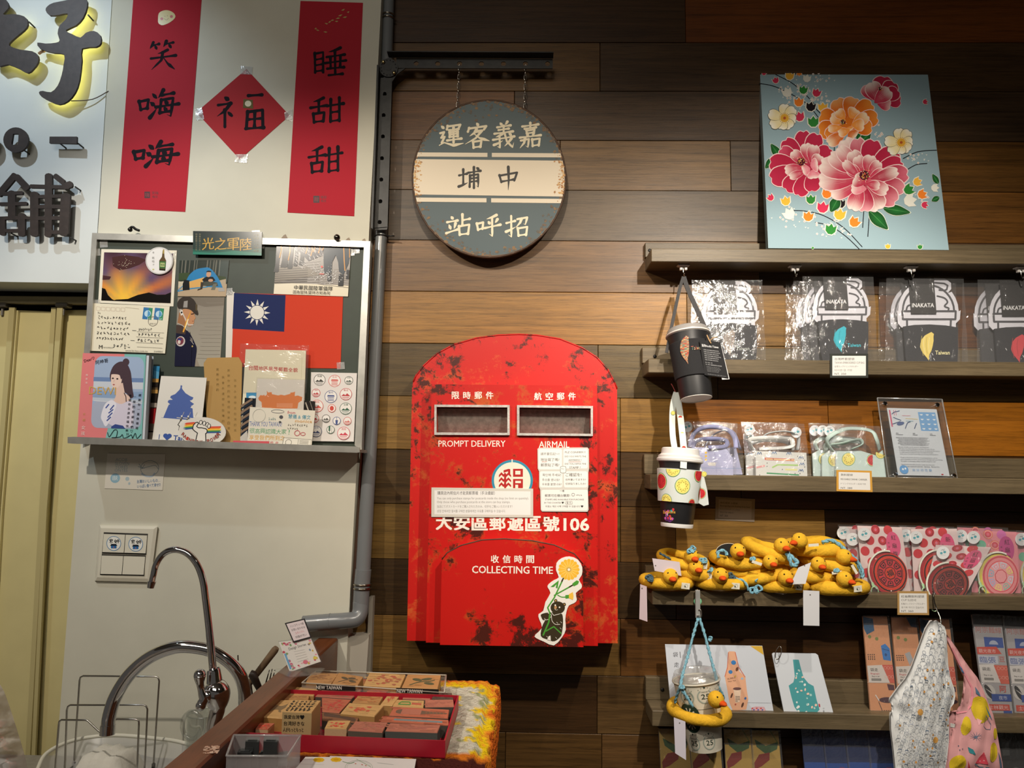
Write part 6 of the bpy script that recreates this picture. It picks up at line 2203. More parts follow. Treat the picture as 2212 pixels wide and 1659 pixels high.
# id: ring centre x,y, depth, R, r, roll, pitch, head x,y,r, face, label, tag
yb4=1264
DK_=[
(1440,1254,58,44,12.5,0,0,1448,1245,15.5,8,'yellow felt duck ring at the far left of the bottom row',(1481,1266,6)),
(1554,1255,58,45,12.5,0,0,1557,1243,15,0,'yellow felt duck ring second from the left in the bottom row, above the silver clip',(1589,1266,4)),
(1684,1261,58,43,12.5,0,0,1697,1248,15.5,10,'yellow felt duck ring third in the bottom row, blue cord bow beside it',(1724,1268,8)),
(1802,1264,58,50,14,0,0,1824,1251,15.5,32,'yellow felt duck ring at the right end of the bottom row',(1853,1272,-6)),
(1500,1234,50,40,12,-2,3,1503,1226,15,10,'yellow felt duck ring on top of the two leftmost ones, its head just under another',(1529,1245,-8)),
(1636,1238,48,46,12.5,10,4,1664,1214,14.5,8,'yellow felt duck ring sloping up to the right in the middle of the pile',None),
(1752,1238,48,42,12.5,-3,4,1768,1219,15,8,'yellow felt duck ring with the hanging white paper tag, second from the bottom',None),
(1600,1228,36,44,11,4,3,1663,1217,11,10,'yellow felt duck ring squeezed in the middle of the pile, mostly hidden',None),
(1476,1209,40,44,11.5,-9,8,1494,1202,15,14,'yellow felt duck ring topping the left pile, a blue cord bow on its head',(1519,1222,8)),
(1594,1208,44,46,12.5,-3,5,1594,1191,15.5,2,'yellow felt duck ring below the black round tag',None),
(1788,1214,42,48,12.5,-10,5,1823,1203,15.5,55,'yellow felt duck ring near the red packs, facing right, second from the top',None),
(1661,1189,42,46,13,-17,6,1689,1179,15.5,14,'yellow felt duck ring high in the middle of the pile, sloping down to the right',None),
(1758,1180,42,47,14,3,5,1727,1168,15.5,-62,'yellow felt duck ring at the very top, facing left',None),
]
ducks=[duck(*q)for q in DK_]

def on(t,name,m,mat,smooth=True):
  return m.build(name,mat,t,smooth)

def cord(t,pts,r=2.6,mat=None,name='cord'):
  P3=crom([P(*p)for p in pts],5)
  # two twisted strands
  L=0
  m=M()
  n=len(P3)
  for ph in(0,math.pi):
    path=[]
    L=0
    for i,p in enumerate(P3):
      if i:L+=(p-P3[i-1]).length
      tdir=(P3[min(i+1,n-1)]-P3[max(i-1,0)]).normalized()
      u=tdir.cross(Vector((0,1,0)));
      u=u.normalized()if u.length>.01 else Vector((1,0,0))
      w=tdir.cross(u)
      an=L/0.0035+ph
      path.append(p+(u*math.cos(an)+w*math.sin(an))*r*.00045)
    m.tube(path,r*.00062,6)
  return m.build(name,mat or CORD,t,True)

def bow(t,x,y,d,s=1.0,rot=0,mat=None):
  for k,(a0,l,w)in enumerate(((20,16,7),(140,13,6),(75,12,3))):
    an=math.radians(a0+rot)
    ux,uy=math.cos(an),math.sin(an)
    cord(t,[(x,y,d),(x+(ux*l*.5-uy*w)*s,y+(uy*l*.5+ux*w)*s,d+4),(x+ux*l*s,y+uy*l*s,d+6),(x+(ux*l*.5+uy*w)*s,y+(uy*l*.5-ux*w)*s,d+3),(x,y,d+1)],2.6,mat,'cord_loop')

bow(ducks[2],1630,1270,112,1.0,-10)
cord(ducks[2],[(1632,1256,104),(1638,1248,98),(1645,1242,90)])
cord(ducks[0],[(1398,1250,92),(1402,1243,98),(1410,1246,100),(1404,1254,104)],mat=CORDD);bow(ducks[0],1403,1247,98,.6,30,CORDD)
cord(ducks[1],[(1590,1250,96),(1605,1254,102),(1614,1265,106),(1617,1276,106)])
bow(ducks[5],1582,1243,92,.6,60,CORDD)
bow(ducks[8],1491,1186,100,.7,-30);cord(ducks[8],[(1425,1195,80),(1440,1203,92),(1448,1208,100)],mat=CORDD);bow(ducks[8],1518,1208,92,.6,10)
cord(ducks[9],[(1552,1205,100),(1551,1194,98),(1560,1189,94),(1568,1193,92),(1570,1200,94)],3.4)
bow(ducks[9],1625,1206,98,.35,0)
cord(ducks[11],[(1700,1193,104),(1712,1205,110),(1723,1216,112),(1712,1222,114),(1706,1208,112),(1700,1195,106)],4.4)
cord(ducks[12],[(1776,1172,84),(1795,1167,88),(1812,1176,94),(1830,1192,98),(1848,1210,100),(1860,1235,104),(1863,1247,106)],4.2)
cord(ducks[12],[(1838,1198,100),(1852,1212,104),(1864,1236,108),(1862,1248,108)],3.4)
cord(ducks[10],[(1758,1206,92),(1772,1203,88),(1782,1195,80)],3,CORDD)
bow(ducks[6],1806,1231,106,.35,0)
cord(ducks[4],[(1530,1236,100),(1538,1228,104),(1536,1236,106)],3)
# paper tags hanging from the rings
TG=printm('swing_tag',0.7,0.2)

def swing_tag(t,quad,d,c='#cfc6cc',hole=None,name='swing_tag',d2=None,mark=None):
  p_=Pl(quad[0][0],quad[0][1],d)
  m=M().color(c)
  slab(m,p_,quad,.8)
  o=m.build(name,TG,t)
  if hole:
    a=Art(p_,.1);a.ell(hole[0],hole[1],1.6,1.6,'#6a6460',10);a.build('eyelet',TG,o)
  return o

swing_tag(ducks[8],[(1409,1206),(1468,1214),(1472,1244),(1414,1233)],112,'#cbbfc6',(1416,1222))
swing_tag(ducks[0],[(1383,1262),(1397,1267),(1398.5,1343),(1381,1337)],108,'#c4b0b6',(1387,1271))
swing_tag(ducks[6],[(1725,1226),(1752,1215),(1740,1261),(1708,1262.5)],128,'#d9d9dc',(1738,1222))
swing_tag(ducks[3],[(1735,1275),(1770,1277),(1770,1352),(1735.5,1351)],116,'#cfd0d4',(1750,1285))
for x,y,d,rot_,t_ in((1635,1216,118,18,ducks[9]),(1757.5,1177.5,112,-4,ducks[12]),(1846,1230,108,60,ducks[10]),(1808,1237,112,-6,ducks[6])):
  cr,sr=math.cos(math.radians(rot_)),math.sin(math.radians(rot_))
  swing_tag(t_,[(x+a_*cr-b_*sr,y+a_*sr+b_*cr)for a_,b_ in((-11,-3),(11,-3),(11,3),(-11,3))],d,'#dcd8c8',name='brand_tag')
BLKT=plain('round_tag_black','#24282a',0.4)
rt=[(1548+26+27*math.cos(a),1191+17*math.sin(a))for a in(2*math.pi*k/30 for k in range(30))]
slab(M(),Pl(d=50),rt,1).build('round_tag',BLKT,ducks[9])
m=M()
m.tube([Pl(d=50.5).at(x,y)for x,y in rt],.0007,5,closed=True);m.build('tag_rim',plain('tag_rim','#c9c2b4',0.6),ducks[9])
slab(M(),flat(zs4+.001),[(1652,1276),(1692,1283),(1700,1281),(1690,1272),(1660,1270)],.8).build('round_tag',plain('tag_white','#d8d8d8',0.6),ducks[2])

# ------------------------------------------------------------------ red coin-purse packs
REDF=clearm('gift_film',0.09,0.1,(0.95,0.95,0.96),1.0,38,haze=0.04)

def turtle(a,cx,cy,rx,ry,rot,base,line,mid,ch=None,pastel=False):
  cr,sr=math.cos(math.radians(rot)),math.sin(math.radians(rot))
  T=lambda x,y:(cx+x*rx*cr-y*ry*sr,cy+x*rx*sr+y*ry*cr)
  def ov(s_,c):a.poly([T(math.cos(q)*s_,math.sin(q)*s_)for q in(2*math.pi*k/32 for k in range(32))],c)
  ov(1.0,base);ov(.96,line);ov(.88,base);ov(.74,line if not pastel else '#d8505c');ov(.70,mid)
  pc=('#c8ccd8','#8fc0b0','#e8d480','#a8b4d8','#8fb4c8','#d8c8d8','#c8ccd8','#e8d480')
  for k in range(8):
    q=2*math.pi*(k+.5)/8
    c,s_=math.cos(q),math.sin(q)
    tx,ty=-s_,c
    pts=[(c*.66+tx*.19,s_*.66+ty*.19),(c*.66-tx*.19,s_*.66-ty*.19),(c*.42-tx*.13,s_*.42-ty*.13),(c*.38,s_*.38),(c*.42+tx*.13,s_*.42+ty*.13)]
    a.poly([T(*p)for p in pts],line if not pastel else pc[k])
    for f_,c_ in((.66,mid),(.33,line)):
      m_=(sum(p[0]for p in pts)/5,sum(p[1]for p in pts)/5)
      a.poly([T(m_[0]+(p[0]-m_[0])*f_,m_[1]+(p[1]-m_[1])*f_)for p in pts],c_ if not pastel else('#e89aa0' if f_>.5 else pc[k]))
  a.poly([T(math.cos(q)*.34,math.sin(q)*.34)for q in(2*math.pi*k/8+.39 for k in range(8))],line if not pastel else '#c8505c')
  a.poly([T(math.cos(q)*.30,math.sin(q)*.30)for q in(2*math.pi*k/8+.39 for k in range(8))],base if not pastel else '#e8a0a4')
  if ch:
    p=T(0,0);a.txt(ch,p[0],p[1],line,w=rx*.40,rot=rot,bold=.03)

def purse_pack(q,d,label,style,purse=None,sticker=None,title='紅龜粿',dots=True,lean=5,yaw=0):
  pl=Pl((q[2][0]+q[3][0])/2,(q[2][1]+q[3][1])/2,d,lean=lean)
  t=thing('coin_purse_pack',label,'packaged goods',base_of(pl,q),'coin purse gift packs')
  bgc='#dcc8c6' if style=='red' else '#d88a94'
  m=M().color(bgc);slab(m,pl,q,1);cdo=m.build('backing_card',PRINT,t)
  a=Art(pl,.15);a.frame(*q)
  dot=('#c22a35','#d2324a','#c8323a')if style=='red' else('#6ab094','#d8784c','#c86ca8')
  k=0
  for j in range(7):
    for i in range(4):
      x,y=12+i*28+(j%2)*13,5+j*16
      if x>94 or y>96 or(x<24 and y<18):continue
      k+=1
      a.ell(x,y,10,7,dot[k%3],16)
      if k%3==1:
        a.ell(x,y,8.6,6,'#7c1822' if style=='red' else '#e0a0a4',14);a.ell(x,y,7,4.8,dot[0]if style=='red' else '#c8505c',14);a.ell(x,y,3,2.4,'#d86a80',8)
  a.ell(76,26,16,19,'#d8507c' if style=='red' else '#b84c84',22)
  a.vtxt(title,78,16,40,'#2c1418' if style=='red' else '#4a1a30',11,.01);a.vtxt('飲提袋',66,24,36,'#3a2024',4)
  a.build('print',PRINT,cdo)
  if purse:
    cx,cy,rx,ry,rot,style2=purse
    pp_=Pl(o=pl.o+pl.n*.008,n=pl.n)
    cr,sr=math.cos(math.radians(rot)),math.sin(math.radians(rot))
    E=lambda s_,dx=0,dy=0:[(cx+dx+math.cos(b)*rx*s_*cr-math.sin(b)*ry*s_*sr,cy+dy+math.cos(b)*rx*s_*sr+math.sin(b)*ry*s_*cr)for b in(2*math.pi*k/36 for k in range(36))]
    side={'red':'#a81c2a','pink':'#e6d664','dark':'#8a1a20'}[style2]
    m=M().color(side);slab(m,pp_,E(1.08,-5,-1),6);po=m.build('purse',SLEEVEM,t)
    a=Art(pp_,.15)
    if style2=='pink':turtle(a,cx,cy,rx,ry,rot,'#e08e92','#c8545e','#e6a2a4',None,True)
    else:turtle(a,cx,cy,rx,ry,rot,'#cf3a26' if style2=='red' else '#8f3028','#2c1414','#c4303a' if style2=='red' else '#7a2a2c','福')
    a.build('fabric_print',SLEEVEM,po)
    m=M()
    pts=[pp_.at(p[0],p[1],2)for p in E(1.09,-6,-2)][15:31]
    m.tube(pts,.0018,6)
    for b_ in crom(pts,3):m.ball(b_,.0022,5)
    m.build('zipper',plain('zip_white','#cfd0c4',0.5),po)
    m=M();z0=pts[2]
    m.tube([z0,z0+Vector((.002,-.002,-.009))],.0028,6)
    c_=z0+Vector((.004,-.002,-.017));m.tube([c_+Vector((math.cos(b)*.007,0,math.sin(b)*.011))for b in(2*math.pi*k/18 for k in range(18))],.001,5,closed=True)
    m.build('zip_pull',plain('zip_green','#a8cfa4',0.4),po)
  if sticker:
    x,y=sticker
    p4=Pl(o=pl.o+pl.n*.0095,n=pl.n)
    st=M().color('#dfe0e0');slab(st,p4,circ(x,y,14,22),.4);so=st.build('round_sticker',PRINT,t)
    a=Art(p4,.1);dot_sticker(a,x,y,14);a.build('print',PRINT,so)
  r_=random.Random(int(q[0][0]));m=M();g=[]
  ex=[(q[0][0]-8,q[0][1]-4),(q[1][0]+5,q[1][1]-3),(q[2][0]+4,q[2][1]),(q[3][0]-5,q[3][1])]
  for j in range(6):
    row=[]
    for i in range(6):
      u,v=i/5,j/5
      w=(Vector(ex[0]).lerp(Vector(ex[1]),u)).lerp(Vector(ex[3]).lerp(Vector(ex[2]),u),v)
      row.append(m.vert(pl.at(w.x,w.y,9.9+3*r_.random())))
    g.append(row)
  for j in range(5):
    for i in range(5):m.f.append([g[j][i],g[j][i+1],g[j+1][i+1],g[j+1][i]])
  m.build('clear_bag',REDF,t,True)
  return t

purse_pack([(1813,1137),(1900,1139),(1915,1282),(1825,1282)],22,'rearmost red-dotted coin purse pack, behind the duck rings','red',None,(1822,1151))
purse_pack([(1828,1143),(1915,1145),(1930,1283),(1840,1283)],31,'red-dotted coin purse pack second from the back, its sticker right of the ducks','red',None,(1842,1165))
purse_pack([(1852,1135.4),(1947.6,1139),(1967.5,1283),(1865,1283)],44,'red-dotted pack with a bright red turtle-pattern coin purse in full view','red',(1922.6,1238,37,43,-22,'red'),(1867,1154),'紅龜粿')
purse_pack([(1944,1138),(2048,1141),(2056,1285),(1956,1285)],26,'red-dotted pack mostly hidden between the two nearer red-dotted packs','red',None,(1957,1157))
purse_pack([(1968,1143),(2067,1142),(2080,1286),(1975,1286)],40,'red-dotted pack standing behind the tilted one, its zipper curving up','red',(2035,1240,40,46,-20,'red'),(1979,1161),'新龜粿')
purse_pack([(2068,1139),(2165,1143),(2172,1288),(2074,1288)],28,'pink pack directly behind the yellow-edged coin purse pack','pink',None,(2076,1158))
purse_pack([(2092,1146),(2196,1149),(2206,1290),(2100,1289)],40,'pink pack with a pastel turtle-pattern purse edged in yellow','pink',(2161.8,1245,40,46,-8,'pink'),(2103,1161))
purse_pack([(2196,1150),(2290,1153),(2300,1292),(2202,1292)],34,'pink pack cut off by the right frame edge','pink',(2255,1245,40,46,-8,'pink'),(2207,1165))
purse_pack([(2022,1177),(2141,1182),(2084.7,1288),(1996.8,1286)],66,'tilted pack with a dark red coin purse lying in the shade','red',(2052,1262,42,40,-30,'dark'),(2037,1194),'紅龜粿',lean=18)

# ------------------------------------------------------------------ white cards on the lowest shelf
bp5=Pl(1550,1541,70,lean=9)
BQ=[(1436.5,1391.5),(1646.6,1395),(1672,1543),(1450,1538)]

def dr(a):
  a.fill('#c6ccd6');a.q=None
  Z=lambda p:zq(p,4.916,1370,1360)
  a.poly(Z([(1230,174),(1358,175),(1375,270)]),'#cfa83c')
  a.txt('袋',1459,1414,'#3a3a3e',w=11);a.txt('走',1461.5,1436,'#3a3a3e',w=11)
  a.line(Z([(485,235),(492,300)]),1.4,'#6a6a70',None,0)
  a.poly(Z([(1005,230),(1070,232),(1090,350),(1115,440),(1180,505),(1195,640),(1212,740),(1190,850),(1045,858),(1010,770),(985,620),(962,500),(985,430),(1000,330)]),'#dca888')
  a.line(Z([(1000,240),(990,400),(962,500)]),1.6,'#c86a4a',None,0);a.line(Z([(1072,240),(1110,400),(1178,505)]),1.6,'#c86a4a',None,0)
  for x,y,rx,ry,c in((1055,350,5.5,5,'#3a7ab8'),(1022,450,4.6,4.2,'#3a7ab8'),(1092,420,3,5,'#6a4434'),(1035,700,2,6,'#5a3c30'),(1150,800,2.4,6,'#5a3c30'),(1145,520,2.4,2.4,'#8fb8d8'),(1180,730,2.4,3,'#3a6aa8'),(1072,495,2,2,'#c8a848'),(1075,795,2,2,'#a85a4a')):
    a.ell(1370+x/4.916,1360+y/4.916,rx,ry,c,10,rot=20)
  a.txt('BUBBLE',1580,1465,'#7a5a48',w=17,rot=-12);a.txt('MILK TEA',1581,1471,'#7a5a48',w=17,rot=-10)
  a.poly(Z([(1052,630),(1135,625),(1120,770),(1075,775)]),'#e2c8b0');a.ell(1370+1092/4.916,1360+628/4.916,9,3.2,'#6a4a48',14)
  for k in range(14):a.ell(1370+(1080+(k%4)*12)/4.916,1360+(710+(k//4)*16)/4.916,1,1,'#3a2a28',6)
  a.poly(Z([(1240,830),(1290,815),(1380,820),(1395,855),(1350,885),(1260,880)]),'#c8a0a8')
  for k in range(9):a.ell(1370+(1255+k*15)/4.916,1360+(835+(k%3)*16)/4.916,2,1.5,('#b83c44','#4a5aa0','#e0dce0')[k%3],7)
  a.line(Z([(1200,772),(1450,776)]),.5,'#a8acb4',None,0)

card('display_card','large white card picturing an orange bottle bag, behind the hanging paper cup','display card',bp5,BQ,2,'#c6ccd6',dr)
sp5=Pl(1740,1545,72,lean=9)
SQ5=[(1668,1413),(1671,1410),(1762,1411.5),(1767,1415),(1802,1547),(1695,1545)]

def dr(a):
  Z=lambda p:zq(p,4.916,1370,1360)
  a.poly([(1670,1412),(1764,1413.5),(1800,1545.5),(1696,1543.5)],'#ccd2da')
  tl='#4a9aa0'
  a.poly(Z([(1685,318),(1748,320),(1775,430),(1800,510),(1850,570),(1905,600),(1935,740),(1968,850),(1925,898),(1750,896),(1700,820),(1670,720),(1640,595),(1690,560),(1705,500)]),tl)
  r_=random.Random(4)
  for k in range(46):
    x,y=r_.uniform(1660,1950),r_.uniform(420,880)
    lo=1640+(y-595)*.33 if y>595 else 1695;hi=1905+(y-600)*.2 if y>600 else 1760+(y-420)*.5
    if lo+14<x<hi-14:
      a.ell(1370+x/4.916,1360+y/4.916,r_.uniform(1.2,3),r_.uniform(1.4,3.4),r_.choice(('#dfe4e2','#e8c8b8','#dfe4e2','#a8d0cc')),8,rot=r_.uniform(0,90))
  a.poly(Z([(1955,785),(1970,790),(1975,820),(1960,818)]),'#b8404c');a.vtxt('小提袋',1779,1530,1542,'#5a5c60',3.4)

card('display_card','smaller white card picturing a teal bottle bag, a wire ring through its corner','display card',sp5,SQ5,3,'#c9cfd8',lambda a:dr(a))
t=[o for o in COL.objects if o.name.startswith('display_card')][-1]
m=M();c_=P(1680,1409,62)
m.tube([c_+Vector((math.cos(b)*.004+math.sin(b)*.003,-.004-math.cos(b)*.004,math.sin(b)*.013))for b in(2*math.pi*k/20 for k in range(20))],.0009,6,closed=True)
m.build('wire_ring',STEEL,t,True)

# ------------------------------------------------------------------ narrow packed bottle bags
NARF=clearm('narrow_film',0.09,0.1,(0.93,0.93,0.94),1.0,40,haze=0.05)

def narrow(q,d,label,style,seed=0):
  pl=Pl((q[2][0]+q[3][0])/2,1545,d,lean=5)
  t=thing('bottle_bag_pack',label,'packaged goods',base_of(pl,q),'packed bottle bags')
  bgc={'orange':'#d89a70','taiwan':'#a8a6a8','yellow':'#c2a050','blue':'#1c4c9c','dark':'#2a2c2e'}[style]
  m=M().color(bgc);slab(m,pl,q,5);bo=m.build('folded_bag',CLOTH,t)
  a=Art(pl,.1);a.frame(*q)
  r_=random.Random(seed)
  if style=='orange':
    a.poly([(0,0),(40,2),(42,14),(10,18),(0,12)]if seed%2==0 else[(60,0),(100,0),(100,10),(76,9)],'#2a5a80')
    a.poly([(62,29),(80,27),(96,32),(96,44),(66,43)]if seed==0 else[(40,36),(60,34),(70,42),(55,48)],'#2f7ac4' if seed==0 else '#a8acb0')
    if seed==0:a.line([(66,32),(94,34)],3,'#1f4c84',None,0);a.ell(78,38,5,1.6,'#1f4c84',8)
    for k in range(12):a.ell(8+(k%4)*8,38+(k//4)*2.2,2.4,.8,'#3c2822',6)
    for x,y in((20,20),(62,50),(48,22)):a.ell(x,y,7,1.8,'#7a8a48',8)
    if seed==2:a.txt('BLACK',40,14,'#2c2420',w=60,h=6,rot=-70);a.txt('MILK TEA',60,24,'#2c2420',w=60,h=5,rot=-60)
    a.poly([(0,49),(66,48),(84,66),(2,66)],'#d9d3cc');a.poly([(58,48),(100,48),(100,66),(82,66)],'#d0604e')
    for k in range(6):a.ring(70+(k%3)*12,51+(k//3)*9,6,1,'#e8b0a0',12)
    a.txt('袋走',26,53,'#3a3836',w=30,h=3.4);a.txt('Bagsgo',28,57,'#c8505a',w=34,h=2);a.txt('Bag to go',30,59.6,'#4a4846',w=30,h=1.6);a.poly(rrect(12,61.6,50,64,1),'#8a8884')
    a.poly([(70,67),(96,68),(96,73),(74,73)],'#54303c')
    a.ell(66,83,32,2.8,'#4c2a38',16);a.line([(32,85),(48,99)],2,'#4a3a34',None,0);a.line([(22,78),(34,84)],4,'#e2dcd6',None,0)
    for k in range(18):a.ell(50+(k%6)*8,94+(k//6)*2.4,2.6,.9,'#3c2822',6)
  if style=='taiwan':
    a.rect(0,0,100,9,'#4a4c50');a.txt('阿宗麵線',50,14,'#b06a64',w=90,h=6);a.rect(30,21,96,31,'#34529a');a.ell(62,28,16,4,'#a8b0c4',12,a0=180,a1=360)
    a.poly([(0,31),(70,30),(86,37),(0,38)],'#c84c3e');a.txt('觀光夜市',36,34.5,'#e0c4c0',w=60,h=4)
    a.rect(0,39,70,47,'#c0c4d0');a.txt('臨張',34,43,'#3a5498',w=56,h=6);a.txt('豆',84,42,'#c05a50',w=20)
    a.poly([(0,48),(54,47),(72,65),(2,65)],'#d8d4d0');a.poly([(52,48),(100,48),(100,66),(70,66)],'#cf6250')
    for k in range(6):a.ring(68+(k%3)*13,51+(k//3)*9,6,1,'#e8b0a0',12)
    a.txt('袋走',24,52,'#3a3836',w=30,h=3.4);a.txt('Bag to go',28,58,'#4a4846',w=30,h=1.6);a.poly(rrect(12,60.4,46,62.8,1),'#8a8884')
    a.ell(24,74,22,7,'#c9c6c2',16);a.ell(22,74,15,5,'#2c2c30',14,rot=20)
    for k in range(5):a.line([(12+k*4,71+k),(30+k*2,74+k*.6)],1,'#c9c6c2',None,0)
    a.txt('阿',74,71,'#c05048',w=24,bold=.02);a.rect(30,76,100,83,'#2f4c94');a.txt('夜市',70,79.6,'#c4c8d8',w=30,h=4);a.rect(6,86,90,92,'#c44a3c');a.txt('士林觀光',50,89,'#e0c4c0',w=70,h=4);a.rect(66,92,96,100,'#2f4c94')
  if style=='yellow':
    a.poly([(10,8),(50,14),(96,10),(90,17),(50,22),(16,15)],'#3f5e34');a.poly([(4,30),(24,22),(62,20),(60,27),(30,33),(6,36)],'#8e3028');a.poly([(0,40),(20,46),(0,52)],'#b04030')
    a.txt('Beef',30,42,'#4a3a1c',w=30,h=5,rot=-4);a.ell(62,54,30,8,'#a8a49c',22);a.ring(62,54,26,2,'#c8c4bc',24,ry=6.6);a.ring(62,53,8,2,'#8a867e',14)
    a.rect(32,54,92,100,'#c8b870');a.poly([(32,72),(92,70),(92,84),(32,86)],'#a83c2c');a.line([(70,0),(96,12)],3,'#7a8a3c',None,0)
  if style=='blue':
    a.rect(0,0,100,30,'#152c5c');a.poly([(10,58),(60,52),(90,60),(84,72),(16,74)],'#15181c');a.txt('TAIWAN',50,64,'#d8d8d4',w=64,h=8,rot=-6,bold=.02)
    a.txt('JIN',26,48,'#6aa4c8',w=30,h=6,rot=-20);a.poly([(62,34),(84,34),(84,46),(62,46)],'#b03038')if seed%2 else a.txt('MR',74,44,'#6aa4c8',w=26,h=6)
    a.curve([(6,84),(30,78),(60,88),(96,80)],3,'#3c80d0')
  if style=='dark':
    a.ring(60,40,24,3,'#5a5c5c');a.line([(10,60),(80,90)],3,'#5a5c5c',None,0);a.rect(10,10,40,24,'#4a4c4c')
  a.build('fabric_print',CLOTH,bo)
  m=M();g=[]
  ex=[(q[0][0]-3,q[0][1]-3),(q[1][0]+3,q[1][1]-3),(q[2][0]+3,q[2][1]),(q[3][0]-3,q[3][1])]
  for j in range(8):
    row=[]
    for i in range(5):
      w=(Vector(ex[0]).lerp(Vector(ex[1]),i/4)).lerp(Vector(ex[3]).lerp(Vector(ex[2]),i/4),j/7)
      row.append(m.vert(pl.at(w.x,w.y,2+3*r_.random())))
    g.append(row)
  for j in range(7):
    for i in range(4):m.f.append([g[j][i],g[j][i+1],g[j+1][i+1],g[j+1][i]])
  m.build('clear_bag',NARF,t,True)

narrow([(1864,1332),(1916,1332),(1941,1549),(1882,1548)],56,'orange boba-print bottle bag pack at the left of its row','orange',0)
narrow([(1926,1334),(1978,1334),(2004,1551),(1944,1550)],54,'orange boba-print bottle bag pack second in its row, partly behind the white bag','orange',1)
narrow([(1986,1336),(2050,1338),(2074,1552),(2008,1551)],48,'orange boba-print bottle bag pack behind the two hanging bags','orange',2)
narrow([(2100,1328),(2162,1331),(2190,1553),(2130,1552)],56,'red and blue night-market print bottle bag pack right of the pink bag','taiwan',0)
narrow([(2168,1332),(2228,1335),(2252,1555),(2194,1554)],52,'red and blue night-market print pack at the right frame edge','taiwan',1)
# shelf below the frame carries the last rows
zt6=shelves[4][0]-.262
t6=thing('wall_shelf','wooden shelf just below the picture, holding the yellow and blue packs','shelf',Vector((P(1409,1535,82).x,-.04,zt6-.03)),'wooden wall shelves')
m=M().cbox((P(1409,1535,82).x,-.082,zt6-.028),(SHX,0,zt6),.001);m.v=[v-Vector((1.0,0,zt6))for v in m.v]
o=m.build('board',SHELFW,color=SG);o.parent=t6;o.location=Vector((1.0,0,zt6))-t6.location
yb6=1800
for k,(x0,x1,lab,st)in enumerate(((1424,1486,'yellow tin-print bottle bag pack left of the hanging paper cup','yellow'),(1490,1553,'yellow tin-print bottle bag pack directly behind the hanging paper cup','yellow'),(1564,1620,'yellow tin-print bottle bag pack right of the paper cup','yellow'),
                   (1623,1681,'last yellow tin-print bottle bag pack, nearest the blue ones','yellow'),(1732,1774,'blue bottle bag pack nearest the yellow packs','blue'),(1778,1822,'second blue bottle bag pack from the yellow packs','blue'),(1826,1870,'third blue bottle bag pack from the yellow packs','blue'),
                   (1874,1926,'blue bottle bag pack touching the white hanging bag','blue'),(2156,2206,'dark print bottle bag pack low beside the pink bag','dark'),(2210,2260,'dark print pack cut by the lower right corner','dark'))):
  sk=12 if x0<1700 else 20
  narrow([(x0,1575+(k%2)*3),(x1,1576+(k%2)*3),(x1+sk+8,yb6+12),(x0+sk,yb6+12)],40,lab,st,k)

# ------------------------------------------------------------------ white hooks under the top shelf
HKM=plain('hook_plastic','#cfcac4',0.4)
zb1=shelves[0][1]
hooks=[]
for k,(x,lab)in enumerate(((1476,'white hook under the top shelf carrying the black paper cup'),(1717,'white hook under the top shelf above the turquoise-island packs'),(1968,'white hook under the top shelf above the yellow-island packs'),(2205,'white hook under the top shelf at the right frame edge'))):
  c=P(x,578+k*3,58);c.z=zb1
  t=thing('shelf_hook',lab,'hook',c,'white hooks under the top shelf')
  m=M();m.cbox(c+Vector((-.013,-.008,-.004)),c+Vector((.013,.008,0)),.0018);m.cbox(c+Vector((-.008,-.005,-.007)),c+Vector((.008,.005,-.003)),.0012);m.build('plate',HKM,t)
  for s_ in(-.005,.005):
    m=M();m.cbox(c+Vector((s_-.003,-.004,-.012)),c+Vector((s_+.003,.004,-.006)),.001);m.build('lug',HKM,t)
  m=M();m.tube(crom([c+Vector((0,0,-.005)),c+Vector((0,-.001,-.018)),c+Vector((0,-.006,-.025)),c+Vector((0,-.011,-.021))],5),.0011,7);m.build('wire',STEEL,t,True)
  hooks.append(t)

def axis_cup(top,bot,dt,db):
  T=P(top[0],top[1],dt);B=P(bot[0],bot[1],db)
  ax=(T-B);L=ax.length;ax.normalize()
  return T,B,ax,L

def on_cup(o,ax,rt,rb,L,face=Vector((0,-1,0))):
  """map (degrees round, height fraction) to a point on the cup wall"""
  f=(face-ax*face.dot(ax)).normalized()
  sd=ax.cross(f)
  def g(u,v,off=0.0):
    a=math.radians(u);r=rb+(rt-rb)*v+off
    return o+ax*(L*v)+(f*math.cos(a)+sd*math.sin(a))*r
  return g

def wrap_poly(m,g,pts,off):
  import bmesh
  b2=bmesh.new()
  b2.faces.new([b2.verts.new((u,v*100,0))for u,v in pts])
  bmesh.ops.triangulate(b2,faces=b2.faces[:])
  for _ in range(4):
    es=[q for q in b2.edges if abs(q.verts[0].co.x-q.verts[1].co.x)>7]
    if not es:break
    bmesh.ops.subdivide_edges(b2,edges=es,cuts=1);bmesh.ops.triangulate(b2,faces=b2.faces[:])
  for f in b2.faces:m.face([g(v.co.x,v.co.y/100,off)for v in f.verts])
  b2.free()

